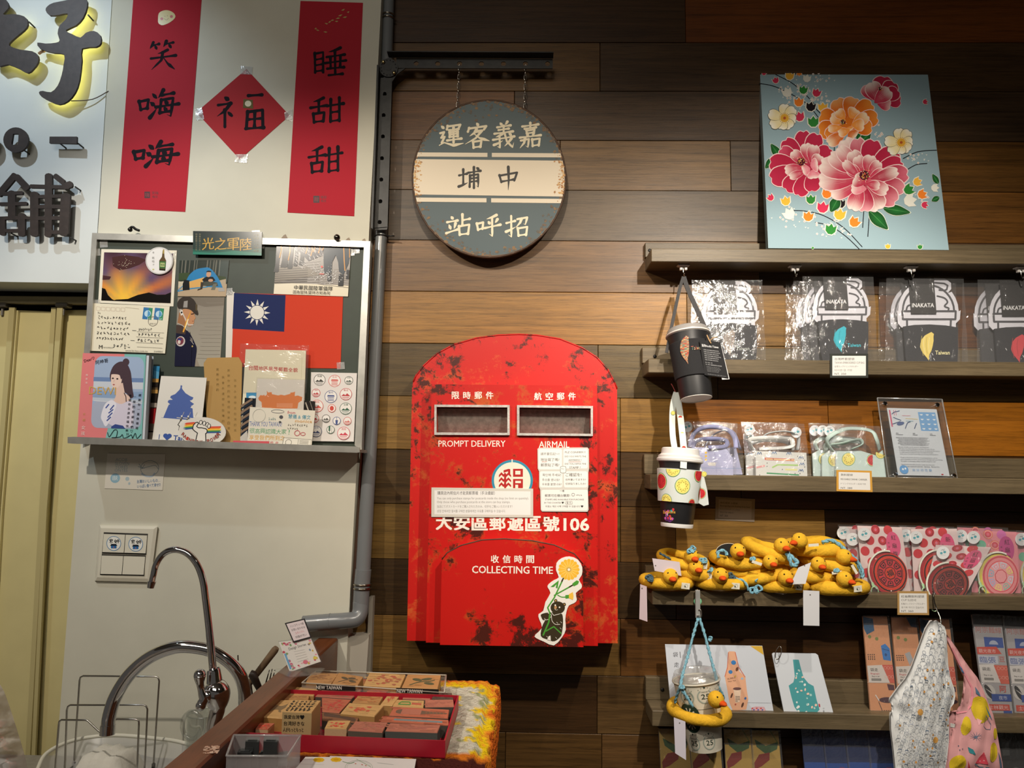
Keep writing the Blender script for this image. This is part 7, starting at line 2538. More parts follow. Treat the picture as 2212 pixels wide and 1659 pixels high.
# black cup in a black sleeve
T,B,ax,L=axis_cup((1484.5,716),(1504,861),108,132)
if ax.cross(Vector((0,-1,0))).x<0:pass
t=thing('hanging_cup','black paper cup in a black island-embroidered sleeve hanging by its strap from the first hook','paper cup',B)
CUPB=plain('cup_black','#232325',0.42,noise_amt=0.2,nscale=60)
CUPW=plain('cup_white','#d6d1cb',0.5)
m=M();m.lathe([(.0300,.0),(.0312,.0005),(.0318,.004),(.0340,.045)],B,ax,40);m.build('cup_body',CUPB,t,True,sharp=35)
m=M();m.lathe([(.0285,-.0003),(.0285,.0004)],B,ax,40);m.build('cup_base',CUPW,t)
m=M()
a_=B-ax*.0002
m.tube([a_+(ax.orthogonal().normalized()*math.cos(q)+ax.cross(ax.orthogonal().normalized())*math.sin(q))*.0298 for q in(2*math.pi*k/36 for k in range(36))],.0012,6,closed=True);m.build('base_rim',CUPW,t,True)
m=M();m.lathe([(.0355,.040),(.0368,.041),(.0380,.07),(.0405,.108),(.0408,.112),(.0398,.113)],B,ax,40);m.build('fabric_sleeve',plain('sleeve_black','#1d1d20',0.9,noise_amt=0.2,nscale=300,bump=0.3,bscale=500),t,True,sharp=35)
m=M();m.lathe([(.0395,.112),(.0400,.118),(.0418,L-.010)],B,ax,40);m.build('cup_rim',CUPB,t,True,sharp=35)
LID=plain('lid_greyish','#8d8a88',0.35)
m=M();m.lathe([(.0422,L-.011),(.0432,L-.008),(.0432,L-.004),(.041,L-.001),(.040,L+.003),(.037,L+.005),(.034,L+.004)],B,ax,40);m.build('lid',LID,t,True,sharp=40)
m=M();f_=ax.orthogonal().normalized()
m.tube([B+ax*(L-.008)+(f_*math.cos(q)+ax.cross(f_)*math.sin(q))*.0428 for q in(2*math.pi*k/40 for k in range(40))],.0020,8,closed=True);m.build('lid_lip',CUPW,t,True)
g=on_cup(B,ax,.0432,.0335,L)
m=M()
r_=random.Random(6)
cols=('#b8604c','#6a8a7a','#b8a888','#8a7868','#a84840','#c0a070')
U0={1:1}
TWp=[(((x-14)*1.0)-26,.84-y/56*.40)for x,y in TW]
m.color('#9a7a66');wrap_poly(m,g,TWp,.0008)
for k in range(40):
  v=.44+.40*k/40
  xs=[]
  for(x1,y1),(x2,y2)in zip(TWp,TWp[1:]+TWp[:1]):
    if(y1-v)*(y2-v)<0:xs.append(x1+(x2-x1)*(v-y1)/(y2-y1))
  if len(xs)>=2:
    lo,hi=min(xs),max(xs)
    n_=4
    for i in range(n_):
      m.color(r_.choice(cols));a0,a1=lo+(hi-lo)*i/n_,lo+(hi-lo)*(i+1)/n_
      wrap_poly(m,g,[(a0,v),(a1,v),(a1,v+.008),(a0,v+.008)],.0010)
m.build('island_embroidery',CLOTH,t)
m=M()
vv,ff_,gx,gy,gw,gh=glyphs('Taiwan',0,3)
for q in ff_:
  m.color(cols[int(vv[q[0]][0]*4)%6]if True else '')
  m.face([g(-9+(vv[k][0]-gx)/gw*34,.625+(vv[k][1]-gy)/gh*.055,.0012)for k in q])
m.build('embroidered_word',CLOTH,t)
STR=plain('strap_grey','#3d3c3d',0.85,noise_amt=0.2,nscale=200)

def ribbon(t,pts,w,mat,name='strap',color=None,ax_=None,thick=.0012,n=6):
  P3=crom([p if isinstance(p,Vector)else P(*p)for p in pts],n)
  m=M()
  if color:m.color(color)
  A=[];Bq=[]
  for i,p in enumerate(P3):
    td=(P3[min(i+1,len(P3)-1)]-P3[max(i-1,0)]).normalized()
    sd=td.cross(Vector((0,-1,0)));sd=sd.normalized()if sd.length>.05 else Vector((1,0,0))
    nn=td.cross(sd)
    A.append([m.vert(p+sd*w+nn*thick),m.vert(p-sd*w+nn*thick),m.vert(p-sd*w-nn*thick),m.vert(p+sd*w-nn*thick)])
  for a0,b0 in zip(A,A[1:]):
    for q in range(4):m.f.append([a0[q],a0[(q+1)%4],b0[(q+1)%4],b0[q]])
  m.f.append(A[0][::-1]);m.f.append(A[-1])
  return m.build(name,mat,t,True,sharp=40)

ribbon(t,[(1476,598,72),(1468,625,78),(1456,680,92),(1446,730,108),(1440,762,112)],.0032,STR)
ribbon(t,[(1477,598,72),(1486,625,80),(1506,670,98),(1526,715,112),(1537,745,116),(1534,770,116)],.0045,STR)
TQ2=[(1511,734),(1556,739),(1574,817),(1522,810)]
tp=Pl(1540,770,158)
m=M().color('#222224');slab(m,tp,TQ2,.8);tg=m.build('swing_tag',TG,t)
m=M().color('#d6d6d6');slab(m,Pl(1540,770,156.5),[(1540,745),(1557,741),(1576,819),(1560,820)],.6);m.build('swing_tag',TG,t)
a=Art(tp);a.frame(*TQ2)
a.txt('臺湾Noodle / Taiwan',46,15,'#cfcfd0',w=78,h=8,bold=.02)
for k,w in enumerate((70,74,66,74,62,58)):a.txt('台灣島上有各式各樣的山與海以及許多故事'[:18],12+w/2,27+k*5.6,'#b4b4b6',w=w,h=3.2);a.z-=a.step
for k,w in enumerate((30,70)):a.txt('每一針每一線都是我們對土地的喜愛'[:16 if k else 6],12+w/2,63+k*5.5,'#b4b4b6',w=w,h=3);a.z-=a.step
for k,w in enumerate((56,60,52,48,0,76)):
  if w:a.txt('The 236 major rivers, 23.57 million people',14+w/2,75+k*4.2,'#9a9a9c',w=w,h=2.6);a.z-=a.step
a.build('print',TG,tg)
m=M();m.tube(crom([P(1527,724,150),P(1532,735,159),P(1536,742,160)],4),.0013,6);m.tube(crom([P(1532,738,159),P(1540,730,159),P(1549,728,158)],4),.0009,6);m.build('twine',plain('twine','#a5855e',0.9),t,True)

# cup in the melon-print carrier
T,B,ax,L=axis_cup((1469,985),(1462,1137),112,116)
t=thing('hanging_cup','black paper cup in a white melon-print carrier hanging beside the pouch shelf','paper cup',B)
m=M();m.lathe([(.0300,0),(.0305,.001),(.0385,.085),(.0395,L-.022),(.0418,L-.012)],B,ax,44);m.build('cup_body',CUPB,t,True,sharp=35)
m=M();m.lathe([(.0306,-.0015),(.0312,0),(.0316,.0055),(.0308,.006)],B,ax,44);m.build('base_rim',plain('cup_rim_white','#e2e0de',0.45),t,True,sharp=35)
LW=plain('lid_white','#dcdad8',0.32)
m=M();m.lathe([(.0432,L-.013),(.0452,L-.011),(.0455,L-.007),(.0430,L-.005),(.0428,L-.001),(.0395,L+.001),(.0375,L+.003),(.0365,L+.013),(.0345,L+.015),(.0330,L+.011)],B,ax,44);m.build('lid',LW,t,True,sharp=35)
CARR=printm('carrier_cloth',0.85,0.15,0.15,500)
m=M().color('#cfd6d4')
sl0,sl1=L*.34,L*.80
rb_,rt_=.0392,.0438
m.lathe([(rb_-.001,sl0),(rb_,sl0+.0005),(rt_,sl1),(rt_-.001,sl1+.0005)],B,ax*1.0,44)
slv=m.build('carrier',CARR,t,True,sharp=35)
g=on_cup(B+ax*sl0,ax,rt_,rb_,sl1-sl0)

def cup_melon(m,u,v,r,red=False,asp=None):
  asp=asp or(.0435*math.pi/180/(sl1-sl0))
  for k,(rr_,c)in enumerate(((1,'#4c8a3a'),(.93,'#e6e0a0'),(.86,'#c8323a' if red else '#e8d870'),(.36,'#c8323a' if red else '#ece27e'))):
    pts=[(u+math.cos(q)*r*rr_,v+math.sin(q)*r*rr_*asp)for q in(2*math.pi*i/22 for i in range(22))]
    pts=[(x,min(max(y,.01),.99))for x,y in pts]
    m.color(c)
    c0=m.vert(g(u,min(max(v,.01),.99),.0004+k*.00012));ids=[m.vert(g(x,y,.0004+k*.00012))for x,y in pts]
    for i in range(22):m.f.append([c0,ids[i],ids[(i+1)%22]])
  m.color('#4a3820')
  for k in range(18):
    q=2*math.pi*k/18;rr_=r*(.64 if k%2 else .49)
    x,y=u+math.cos(q)*rr_,v+math.sin(q)*rr_*asp
    if .02<y<.98:m.face([g(x+math.cos(b)*.8,y+math.sin(b)*1.2*asp,.0011)for b in(0,1.26,2.5,3.8,5)])

m=M()
for q in((-1,.50,20.5,False),(48,.88,19,True),(-66,.60,22,True),(-28,.98,19,False),(76,.33,19,True),(-46,.02,18,False),(30,.0,12,True)):cup_melon(m,*q)
m.build('melon_print',CARR,slv)
m=M().color('#d2d8d6')
fl=[(1508,1012),(1514,1008),(1521,1030),(1528,1060),(1531,1090),(1520,1093),(1508,1086),(1503,1075)]
slab(m,Pl(1515,1050,122),fl,6);fo=m.build('side_flap',CARR,t)
a=Art(Pl(1515,1050,122),.2);melon(a,1513,1066,12,True,-90,90);melon(a,1521,1024,6,False);a.build('melon_print',CARR,fo)
sp_=plain('strap_pale','#cdd5d2',0.85)
st1=ribbon(t,[(1461,848,92),(1453,880,98),(1453,940,110),(1461,985,128),(1465,1008,148)],.0058,CARR,color='#cdd5d2')
st2=ribbon(t,[(1461,848,92),(1467,880,100),(1473,930,120),(1477,975,146),(1476,1012,158)],.0062,CARR,color='#cdd5d2')
a=Art(Pl(1456,900,103),.3);melon(a,1454,892,4.6,False,0,360);a.build('melon_print',CARR,st1)
for(x,y,d,r__,red,s)in((1469.5,902,109,4.6,True,st2),(1473.5,938,124,4.8,False,st2),(1477,968,146,5,True,st2),(1457.5,972,128,4.6,False,st1)):
  a=Art(Pl(x,y,d),.3);melon(a,x,y,r__,red);a.build('melon_print',CARR,s)
m=M();m.tube(crom([P(1460,850,92),P(1455,838,90),P(1450,829,84)],4),.0008,6);m.build('hanging_wire',plain('red_thread','#8a3030',0.6),t)
# sticker on the cup
gc=on_cup(B,ax,.0395,.0302,L)
m=M()
r_=random.Random(12)
pts=[(-52+30*math.cos(q)*r_.uniform(.85,1.15)+10,.19+.13*math.sin(q)*r_.uniform(.9,1.1))for q in(2*math.pi*k/18 for k in range(18))]
m.color('#5a2a6a');wrap_poly(m,gc,pts,.0006)
for k in range(20):
  u,v=r_.uniform(-62,-22),r_.uniform(.10,.27)
  m.color(r_.choice(('#c05aa0','#e08a3c','#7a3a8a','#3a9aa8','#c83c40','#d8c0d8')))
  wrap_poly(m,gc,[(u+4.4*math.cos(q)*r_.uniform(.6,1.3),v+.022*math.sin(q))for q in(0,1,2,3,4,5)],.0008+k*.00003)
m.color('#e8b04a')
vv,ff_,gx,gy,gw,gh=glyphs('Barcelona',0,3)
for q in ff_:m.face([gc(-66+(vv[k][0]-gx)/gw*48,.165+(vv[k][1]-gy)/gh*.045+(vv[k][0]-gx)/gw*.02,.0016)for k in q])
m.build('purple_sticker',GLOSSY,t)
m=M().color('#d8d8d6')
for v in(.30,.20):
  wrap_poly(m,gc,[(40,v),(46,v),(46,v+.028),(40,v+.028)],.0006);wrap_poly(m,gc,[(48,v),(50,v),(50,v+.012),(48,v+.012)],.0006)
m.build('check_boxes',PRINT,t)

# ------------------------------------------------------------------ clip, string, paper cup and duck ring below the duck shelf
t=thing('metal_clip','silver clip with a mint-green round grip on the duck shelf edge','clip',P(1508,1334,92))
m=M();m.cbox(P(1505,1335,92)-Vector((.002,.001,0)),P(1509,1274,88)+Vector((.002,0,0)),.0006);m.build('bar',plain('clip_silver','#b4b4b2',0.32,0.4),t)
m=M();m.tube(crom([P(1509,1318,93),P(1514,1318,95),P(1515,1330,95),P(1511,1336,94),P(1508,1330,93)],4),.0013,6);m.build('hook',plain('clear_hook','#8a8680',0.15,0.8),t,True)
m=M();m.ball(P(1506,1275,88),.0030,10);m.ball(P(1508,1331,95),.0028,10);m.build('stud',CHROME,t,True)
m=M();m.lathe([(.0075,0),(.0078,.001),(.0062,.0022)],P(1507,1299,86),(0,-1,0),24);m.build('grip',plain('mint_plastic','#7fcf9f',0.4),t,True,sharp=30)

T,B,ax,L=axis_cup((1503,1462),(1524,1616),122,128)
t=thing('paper_cup','white paper cup printed with the number 25, hanging inside a duck ring','paper cup',B)
CUPP=plain('cup_cream','#d5cfbe',0.45)
m=M();m.lathe([(.0308,0),(.0312,.0004),(.0432,L*.95),(.0436,L-.006)],B,ax,48);m.build('cup_body',CUPP,t,True,sharp=35)
m=M()
f_=ax.orthogonal().normalized()
m.tube([B+ax*(L-.005)+(f_*math.cos(q)+ax.cross(f_)*math.sin(q))*.0440 for q in(2*math.pi*k/44 for k in range(44))],.0020,8,closed=True);m.build('cup_lip',CUPP,t,True)
m=M();m.lathe([(.0448,L-.006),(.0455,L-.003),(.0448,L+.001),(.0425,L+.002),(.0415,L+.008),(.0390,L+.012),(.0375,L+.010),(.036,L+.004)],B,ax,44);m.build('clear_lid',clearm('lid_clear',0.22,0.08,(.95,.95,.95),0.3,80,haze=0.12),t,True)
m=M()
m.tube([B+ax*(L*.62)+(f_*math.cos(q)+ax.cross(f_)*math.sin(q))*.0391 for q in(2*math.pi*k/44 for k in range(44))],.0005,5,closed=True);m.build('seam_line',plain('grey_line','#6a6a66',0.6),t)
gc=on_cup(B,ax,.0438,.0310,L)
m=M()
DKG='#20392f'

def ctext(m,s,u,v,wu,hv,c,off=.0007,bold=.02):
  vv,ff_,gx,gy,gw,gh=glyphs(s,0,3)
  m.color(c)
  for q in ff_:m.face([gc(u+((vv[k][0]-gx)/gw-.5)*wu,v+((vv[k][1]-gy)/gh-.5)*hv,off)for k in q])

asp=.038*math.pi/180/L
for u,v in((6,.80),(-42,.785),(54,.785),(4,.155),(-46,.14)):
  m.color('#9aa69c')
  for k in range(26):
    q0,q1=math.radians(125+k*11.2),math.radians(125+(k+1)*11.2)
    m.face([gc(u+math.cos(q)*r__,v+math.sin(q)*r__*asp,.0006)for q,r__ in((q0,20),(q1,20),(q1,17),(q0,17))])
  for q in(110,70,90,130,50):
    qq=math.radians(q);x,y=u+math.cos(qq)*24,v+math.sin(qq)*24*asp
    m.color(DKG if q==90 else '#6a7a70');s__=4 if q==90 else 1.8
    pts=[]
    for i in range(10):
      an=math.pi/2+math.pi*i/5;r5=s__ if i%2==0 else s__*.42
      pts.append((x+math.cos(an)*r5,y+math.sin(an)*r5*asp))
    wrap_poly(m,gc,pts,.0006)
  ctext(m,'25',u+1,v-.002,22,.070,DKG,bold=.0)
  ctext(m,'TAIWAN',u,v+.062,18,.016,DKG)
m.build('cup_print',PRINT,t)
m=M()
for u,v,r__ in((-44,.545,30),(-42,.42,26)):
  m.color(DKG)
  wrap_poly(m,gc,[(u+math.cos(q)*r__,v+math.sin(q)*r__*asp)for q in(2*math.pi*k/30 for k in range(30))],.0006)
  m.color('#d5cfbe')
  for k in range(9):
    an=math.radians(-10+k*40);x,y=u+math.cos(an)*r__*.62,v+math.sin(an)*r__*.62*asp
    wrap_poly(m,gc,[(u,v),(x-math.sin(an)*2.2,y+math.cos(an)*2.2*asp),(x+math.sin(an)*2.2,y-math.cos(an)*2.2*asp)],.0010)
m.build('green_emblem',PRINT,t)
dk=duck(1510,1533,124,51,11.5,-2,3,1546.5,1511,16,38,'yellow felt duck ring slung around the hanging white paper cup',None,'duck ring','felt duck ring in use')
dk['group']='felt duck rings in use'
cord(dk,[(1508,1336,95),(1498,1370,104),(1485,1420,122),(1474,1460,150),(1471,1485,166),(1480,1500,170),(1497,1527,172)],3.4)
cord(dk,[(1511,1336,95),(1522,1370,104),(1535,1420,122),(1546,1460,140),(1549,1478,142),(1560,1500,136),(1562,1508,130)],3.4)
cord(dk,[(1471,1482,166),(1463,1500,160),(1458,1518,150)],3.0)
bow(dk,1472,1483,168,.35,10);bow(dk,1533,1380,108,.3,-60)
swing_tag(dk,[(1455.5,1550),(1480.5,1559),(1482,1642),(1458.5,1627)],176,'#cfcad6',(1468,1562))

# ------------------------------------------------------------------ fabric bottle bags on the wire hook
t=thing('wire_hook','long bent steel wire hook over the duck shelf edge','hook',P(2031,1345,110))
m=M();m.tube(crom([P(2015,1278,78),P(2016,1284,88),P(2018,1300,92),P(2024,1318,98),P(2031,1335,106),P(2032,1350,112),P(2026,1356,118)],6),.0014,8);m.build('wire',STEELB,t,True)

def fabric_bag(name,label,outline,d,color,drawer,bulge=24,seed=0,extra=None):
  """soft bag: outline filled with a pillowed, creased surface"""
  import bmesh
  pl=Pl(2030,1500,d)
  t=thing(name,label,'bottle bag',P(outline[0][0],1659,d))
  bm=bmesh.new()
  vs=[bm.verts.new(pl.at(x,y))for x,y in outline]
  bm.faces.new(vs)
  bmesh.ops.triangulate(bm,faces=bm.faces[:])
  for _ in range(4):
    es=[e for e in bm.edges if e.calc_length()>.012]
    if not es:break
    bmesh.ops.subdivide_edges(bm,edges=es,cuts=1,use_grid_fill=False)
    bmesh.ops.triangulate(bm,faces=bm.faces[:])
  # distance to outline gives the pillow
  segs=[(pl.at(*outline[k]),pl.at(*outline[(k+1)%len(outline)]))for k in range(len(outline))]
  r_=random.Random(seed);ph=[r_.uniform(0,6)for _ in range(6)]

  def height(p):
    dm=9
    for a,b in segs:
      ab=b-a;q=max(0,min(1,(p-a).dot(ab)/ab.length_squared));dm=min(dm,(p-a-ab*q).length)
    h=bulge/1000*(1-math.exp(-dm/.028))
    x,z=p.x*1000,p.z*1000
    cr=.0016*math.sin(x*.11+z*.05+ph[0])+.0014*math.sin(x*.23-z*.07+ph[1])+.0010*math.sin(x*.07+z*.19+ph[2])
    return h+cr*(1-math.exp(-dm/.008))
  m=M().color(color)
  base={}
  for v in bm.verts:base[v]=m.vert(v.co+pl.n*height(v.co))
  back={v:m.vert(v.co-pl.n*.006)for v in bm.verts if v.is_boundary}
  for f in bm.faces:m.f.append([base[v]for v in f.verts])
  for e in bm.edges:
    if e.is_boundary:m.f.append([base[e.verts[0]],base[e.verts[1]],back[e.verts[1]],back[e.verts[0]]])
  bm.free()
  body=m.build('bag_body',CARR,t,True)
  # print: shapes laid over the soft surface
  class Soft(Art):
    def poly(s,pts,c,cols=None):
      b2=bmesh.new()
      b2.faces.new([b2.verts.new((x,y,0))for x,y in pts])
      bmesh.ops.triangulate(b2,faces=b2.faces[:])
      for _ in range(3):
        es=[q for q in b2.edges if q.calc_length()>6]
        if not es:break
        bmesh.ops.subdivide_edges(b2,edges=es,cuts=1);bmesh.ops.triangulate(b2,faces=b2.faces[:])
      s.color(c)
      for f in b2.faces:s.face([s.mp(v.co.x,v.co.y)for v in f.verts])
      b2.free();s.up()
      return s

    def mp(s,x,y):
      p=pl.at(x,y)
      return p+pl.n*(height(p)+s.z/1000+.0006)
  a=Soft(pl,.1,.01)
  drawer(a)
  a.build('fabric_print',CARR,body)
  return t,body,pl,height

ZB=lambda p:zq(p,4.894,1780,1320)
WB=ZB([(1130,108),(1150,102),(1175,112),(1200,104),(1235,132),(1275,165),(1292,220),(1298,300),(1305,420),(1312,560),(1335,700),(1380,830),(1388,900),(1372,980),(1340,1020),(1322,1100),(1322,1250),(1318,1400),(1300,1560),(1270,1720),
    (760,1720),(745,1560),(728,1400),(710,1260),(706,1120),(712,1080),(778,1062),(742,1010),(698,965),(704,930),(728,900),(800,800),(868,720),(930,600),(990,440),(1040,300),(1080,190)])

def insideP(x,y,poly):
  c=False
  for(x1,y1),(x2,y2)in zip(poly,poly[1:]+poly[:1]):
    if(y1>y)!=(y2>y)and x<(x2-x1)*(y-y1)/(y2-y1)+x1:c=not c
  return c

def dr(a):
  r_=random.Random(5)
  B1c,B2c='#4f5f74','#66748a'
  n=0
  for j in range(22):
    for i in range(14):
      x=1925+i*11.5+(j%2)*5.5+r_.uniform(-2,2);y=1350+j*15+r_.uniform(-2,2)
      if not all(insideP(x+dx,y+dy,WB)for dx,dy in((-7,0),(7,0),(0,-8),(0,9))):continue
      c=r_.choice((B1c,B2c));n+=1
      k=r_.random()
      # a doodled passer-by: head, hair or cap, shoulders, sometimes a cup or parcel
      a.ring(x,y-3,3.4,.5,c,10,ry=3.8)
      if k<.45:a.poly([(x-3.4,y-3.5),(x-2.6,y-6.6),(x+2.6,y-6.6),(x+3.4,y-3.5),(x,y-4.8)],c if k<.14 else '#c9cbcb')
      a.line([(x-5.4,y+7),(x-4.6,y+2.5),(x-1,y+1),(x+1,y+1),(x+4.6,y+2.5),(x+5.4,y+7)],.55,c,None,0)
      a.line([(x-1.4,y-2),(x-.6,y-2)],.5,c,None,0);a.line([(x+.6,y-2),(x+1.4,y-2)],.5,c,None,0)
      if k>.8:a.ell(x+3,y+4,2.2,2.8,'#c08a48',8)
      elif k>.66:a.line([(x-2,y+3),(x+2,y+3),(x+1.6,y+7),(x-1.6,y+7),(x-2,y+3)],.5,c,None,0)
  for x,y in((1975,1530),(2008,1590)):a.ell(x,y,6,7,'#c8954e',12)

fabric_bag('fabric_bottle_bag','white fabric bottle bag printed with small line-drawn people, hanging from the wire hook',WB,150,'#dcdede',dr,15,3)
PB=ZB([(1290,240),(1330,290),(1400,390),(1470,500),(1540,600),(1620,700),(1680,820),(1730,950),(1790,1100),(1820,1230),(1850,1400),(1885,1600),(1900,1720),(1250,1720),(1290,1560),(1330,1380),(1336,1200),(1320,1080),(1400,1062),
    (1470,1050),(1520,1010),(1545,950),(1548,880),(1530,780),(1480,680),(1430,580),(1390,490),(1350,400),(1300,300)])

def dr(a):
  Z=ZB
  e=lambda x,y,rx,ry,c,rot=0:a.ell(1780+x/4.894,1320+y/4.894,rx/4.894,ry/4.894,c,20,rot=rot)
  Y_='#d2b62e'
  e(1640,1030,95,140,Y_,-10);e(1475,1200,45,100,Y_,10);e(1768,1480,55,100,Y_,8);e(1395,1610,78,110,Y_,14);e(1800,1290,26,60,Y_)
  a.poly(Z([(1650,1465),(1705,1600),(1575,1595)]),'#cf4a5a');a.line(Z([(1572,1600),(1620,1635),(1718,1640)]),2,'#4a7a8a')
  for x,y in((1640,1530),(1660,1560),(1625,1570)):e(x,y,4,6,'#e8c8c0')
  for an in range(0,360,30):a.line(Z([(1570,1310),(1570+62*math.cos(math.radians(an)),1300+48*math.sin(math.radians(an)))]),1.3,'#6a7890',[1,.2],0)
  a.poly(Z([(1495,1420),(1540,1440),(1570,1500),(1510,1480)]),'#3c8a94');a.poly(Z([(1490,1560),(1520,1640),(1550,1690),(1500,1640)]),'#c03c4a')
  a.poly(Z([(1690,990),(1740,1080),(1765,1150),(1720,1080)]),'#4a7a94');a.poly(Z([(1590,1120),(1640,1140),(1600,1190)]),'#dfa8ac')
  a.line(Z([(1660,1200),(1690,1090),(1750,1190),(1740,1240),(1690,1235),(1660,1200)]),1,'#6a7890');a.poly(Z([(1580,790),(1620,850),(1640,900),(1590,860)]),'#5a7a94')
  a.line(Z([(1350,390),(1430,560),(1500,690),(1552,800)]),3,'#dc8f9a',None,4);a.line(Z([(1555,800),(1562,900),(1545,990),(1490,1055),(1400,1075)]),3.4,'#dc8f9a',None,4)
  for x,y in((1400,1410),(1440,1440),(1410,1450)):e(x,y,5,7,'#5a6478')
  a.poly(Z([(1830,1480),(1862,1560),(1880,1650),(1845,1650)]),'#5a6a80');a.poly(Z([(1330,1180),(1378,1190),(1372,1228),(1330,1222)]),'#dcdcd8');a.poly(Z([(1420,560),(1450,600),(1480,660),(1450,640)]),'#4a7094')

t,body,_,_=fabric_bag('fabric_bottle_bag','pink fabric bottle bag printed with lemons and watermelon, hanging beside the white one',PB,128,'#dca2a4',dr,14,9)

# ------------------------------------------------------------------ counter with the stamp trays
ZC=1.100
cx1=PZ(1028,1600,ZC).x
ZL=1.140
px0=PZ(676,1386,ZL).x;px1=PZ(739,1370,ZL).x
counter=thing('counter','brown wooden counter with a raised ledge board along its left side','counter',Vector(((px0+cx1)/2,-.7,0)))
m=M().cbox((px1,-1.30,ZC-.035),(cx1+.006,-.236,ZC),.003);m.build('countertop',REDWOOD,counter)
m=M().cbox((px0,-1.30,.0),(px1,-.047,ZL),.003);m.build('ledge_board',REDWOOD,counter)
m=M().cbox((px1+.01,-1.26,.0),(cx1-.03,-.26,ZC-.035),.003);m.build('cabinet_body',plain('cabinet_brown','#4a2c1c',0.5),counter)
LP7=flat(ZL)
a=Art(LP7,.2)
r_=random.Random(2)
for k in range(60):
  x,y=r_.uniform(438,468),r_.uniform(1612,1628)
  a.line([(x,y),(x+r_.uniform(3,9),y-r_.uniform(0,1))],r_.uniform(.8,2),r_.choice(('#c4a08c','#ccb09c','#b48c74')),None,0);a.z-=a.step
a.build('tape_residue',PRINT,counter)

def on_z(pts,z):return[PZ(x,y,z)for x,y in pts]

def tray(name,label,rim,z1,z0,mat,inner,thick=.0016,loc=None):
  """open box from four rim corners (bl order: back-left, back-right, front-right, front-left)"""
  R4=on_z(rim,z1)
  c=sum(R4,Vector())/4
  t=thing(name,label,'tray',Vector((c.x,c.y,z0)))
  inn=[p+(c-p).normalized()*thick*1.6 for p in R4]
  for i in range(4):inn[i].z=z1
  D=Vector((0,0,z0-z1))
  for k,nm in enumerate(('back_side','right_side','front_side','left_side')):
    j=(k+1)%4
    m=M().color(inner)
    m.prism([R4[k],R4[j],inn[j],inn[k]],[R4[k]+D,R4[j]+D,inn[j]+D,inn[k]+D])
    m.build(nm,mat,t)
  m=M().color(inner);m.prism([p+D+Vector((0,0,.0015))for p in R4],[p+D for p in R4]);m.build('tray_floor',mat,t)
  return t

REDP=plain('tray_red','#a8182c',0.45,noise_amt=0.1)
tr1=tray('stamp_tray','red cardboard tray full of rubber stamps on the crochet cloth',[(616,1489),(991,1502),(962,1600),(520,1582.5)],ZC+.027,ZC+.004,REDP,'#a8182c')
TRW=clearm('tray_clear',0.15,0.1,(0.93,0.9,0.86),0.1,haze=0.10)
tr2=tray('stamp_tray','clear plastic tray with four leaf stamps behind the red tray',[(683,1449),(964,1458.5),(960,1496),(652,1475)],ZC+.030,ZC+.004,TRW,'#b8a890')
R4=on_z([(683,1449),(964,1458.5),(960,1496),(652,1475)],ZC+.0305)
m=M()
for k in range(4):m.tube([R4[k],R4[(k+1)%4]],.0011,6)
m.build('rim',plain('tray_rim_white','#b9b0a0',0.4),tr2,True)
f0,f1=R4[3],R4[2]
fn=(f1-f0).cross(Vector((0,0,1))).normalized()
if fn.y>0:fn=-fn
lp=Pl(n=fn,o=f0)
for(xa,xb,ya,yb,s,cx_,w_)in((684,768,1478.5,1490,'NEW TAIWAN',711,55),(856,948,1486.5,1497,'NEW TAIWAN',885,55)):
  q=[(xa,ya-1),(xb,ya+2.4),(xb,yb+2.4),(xa,yb-1)]
  m=M().color('#151414');slab(m,lp,q,.3,off=.8);lo=m.build('black_label',PRINT,tr2)
  a=Art(lp,.9);a.txt(s,cx_,(ya+yb)/2+(cx_-xa)*.03,'#d8d4cc',w=w_,h=8,rot=1.5,bold=.02);a.build('lettering',PRINT,lo)
m=M().color('#151414')

WOODS={'tan':'#b98a58','lt':'#c79f68','pink':'#b0705c','brn':'#8a5f44','drk':'#5c4a40','red':'#b86a50'}
STW=printm('stamp_wood',0.6,0.25,0.2,260)
stamp_no=0

def stamp(q,ztop,zbot,wood,front,label,art=None,S_=(3.687,500,1430),group='rubber stamps in the trays',slits=0):
  q=zq(q,*S_)
  top=on_z(q,ztop)
  c=sum(top,Vector())/4
  t=thing('rubber_stamp',label,'rubber stamp',Vector((c.x,c.y,zbot)),group)
  ins=[p.lerp(c,.02)for p in top]
  m=M().color(WOODS[wood])
  up_=[p+Vector((0,0,0))for p in ins]
  lowr=[p-Vector((0,0,.0012))for p in top]
  bot=[Vector((p.x,p.y,zbot))for p in top]
  m.face(up_)
  for k in range(4):
    j=(k+1)%4
    m.color(WOODS[wood]);m.face([lowr[k],lowr[j],up_[j],up_[k]][::-1])
    m.color(front);m.face([bot[k],bot[j],lowr[j],lowr[k]][::-1])
  m.build('wood_block',STW,t)
  a=Art(flat(ztop),.1);a.frame(*q)
  r_=random.Random(int(q[0][0]*13))
  wc=WOODS[wood]
  for k in range(26):
    x,y=r_.uniform(6,94),r_.uniform(6,94)
    f=r_.uniform(.82,1.1)
    cc='#%02x%02x%02x'%tuple(min(255,int(int(wc[i:i+2],16)*f))for i in(1,3,5))
    a.line([(x-r_.uniform(3,16),y),(min(97,x+r_.uniform(3,16)),y+r_.uniform(-1,1))],r_.uniform(1,3),cc,None,0);a.z-=a.step
  a.up()
  if art:art(a,r_)
  a.build('stamp_print',STW,t)
  return t

def blot(c1,c2=None,sp=22,n=16):
  def f(a,r_):
    for k in range(n):
      x,y=min(88,max(12,r_.gauss(50,sp))),min(84,max(16,r_.gauss(50,sp*.8)))
      a.poly([(x+math.cos(q)*r_.uniform(3,10),y+math.sin(q)*r_.uniform(3,10))for q in(0,1.1,2.2,3.2,4.2,5.2)],c1 if k%3 else(c2 or c1));a.z-=a.step*.9
    a.up()
  return f

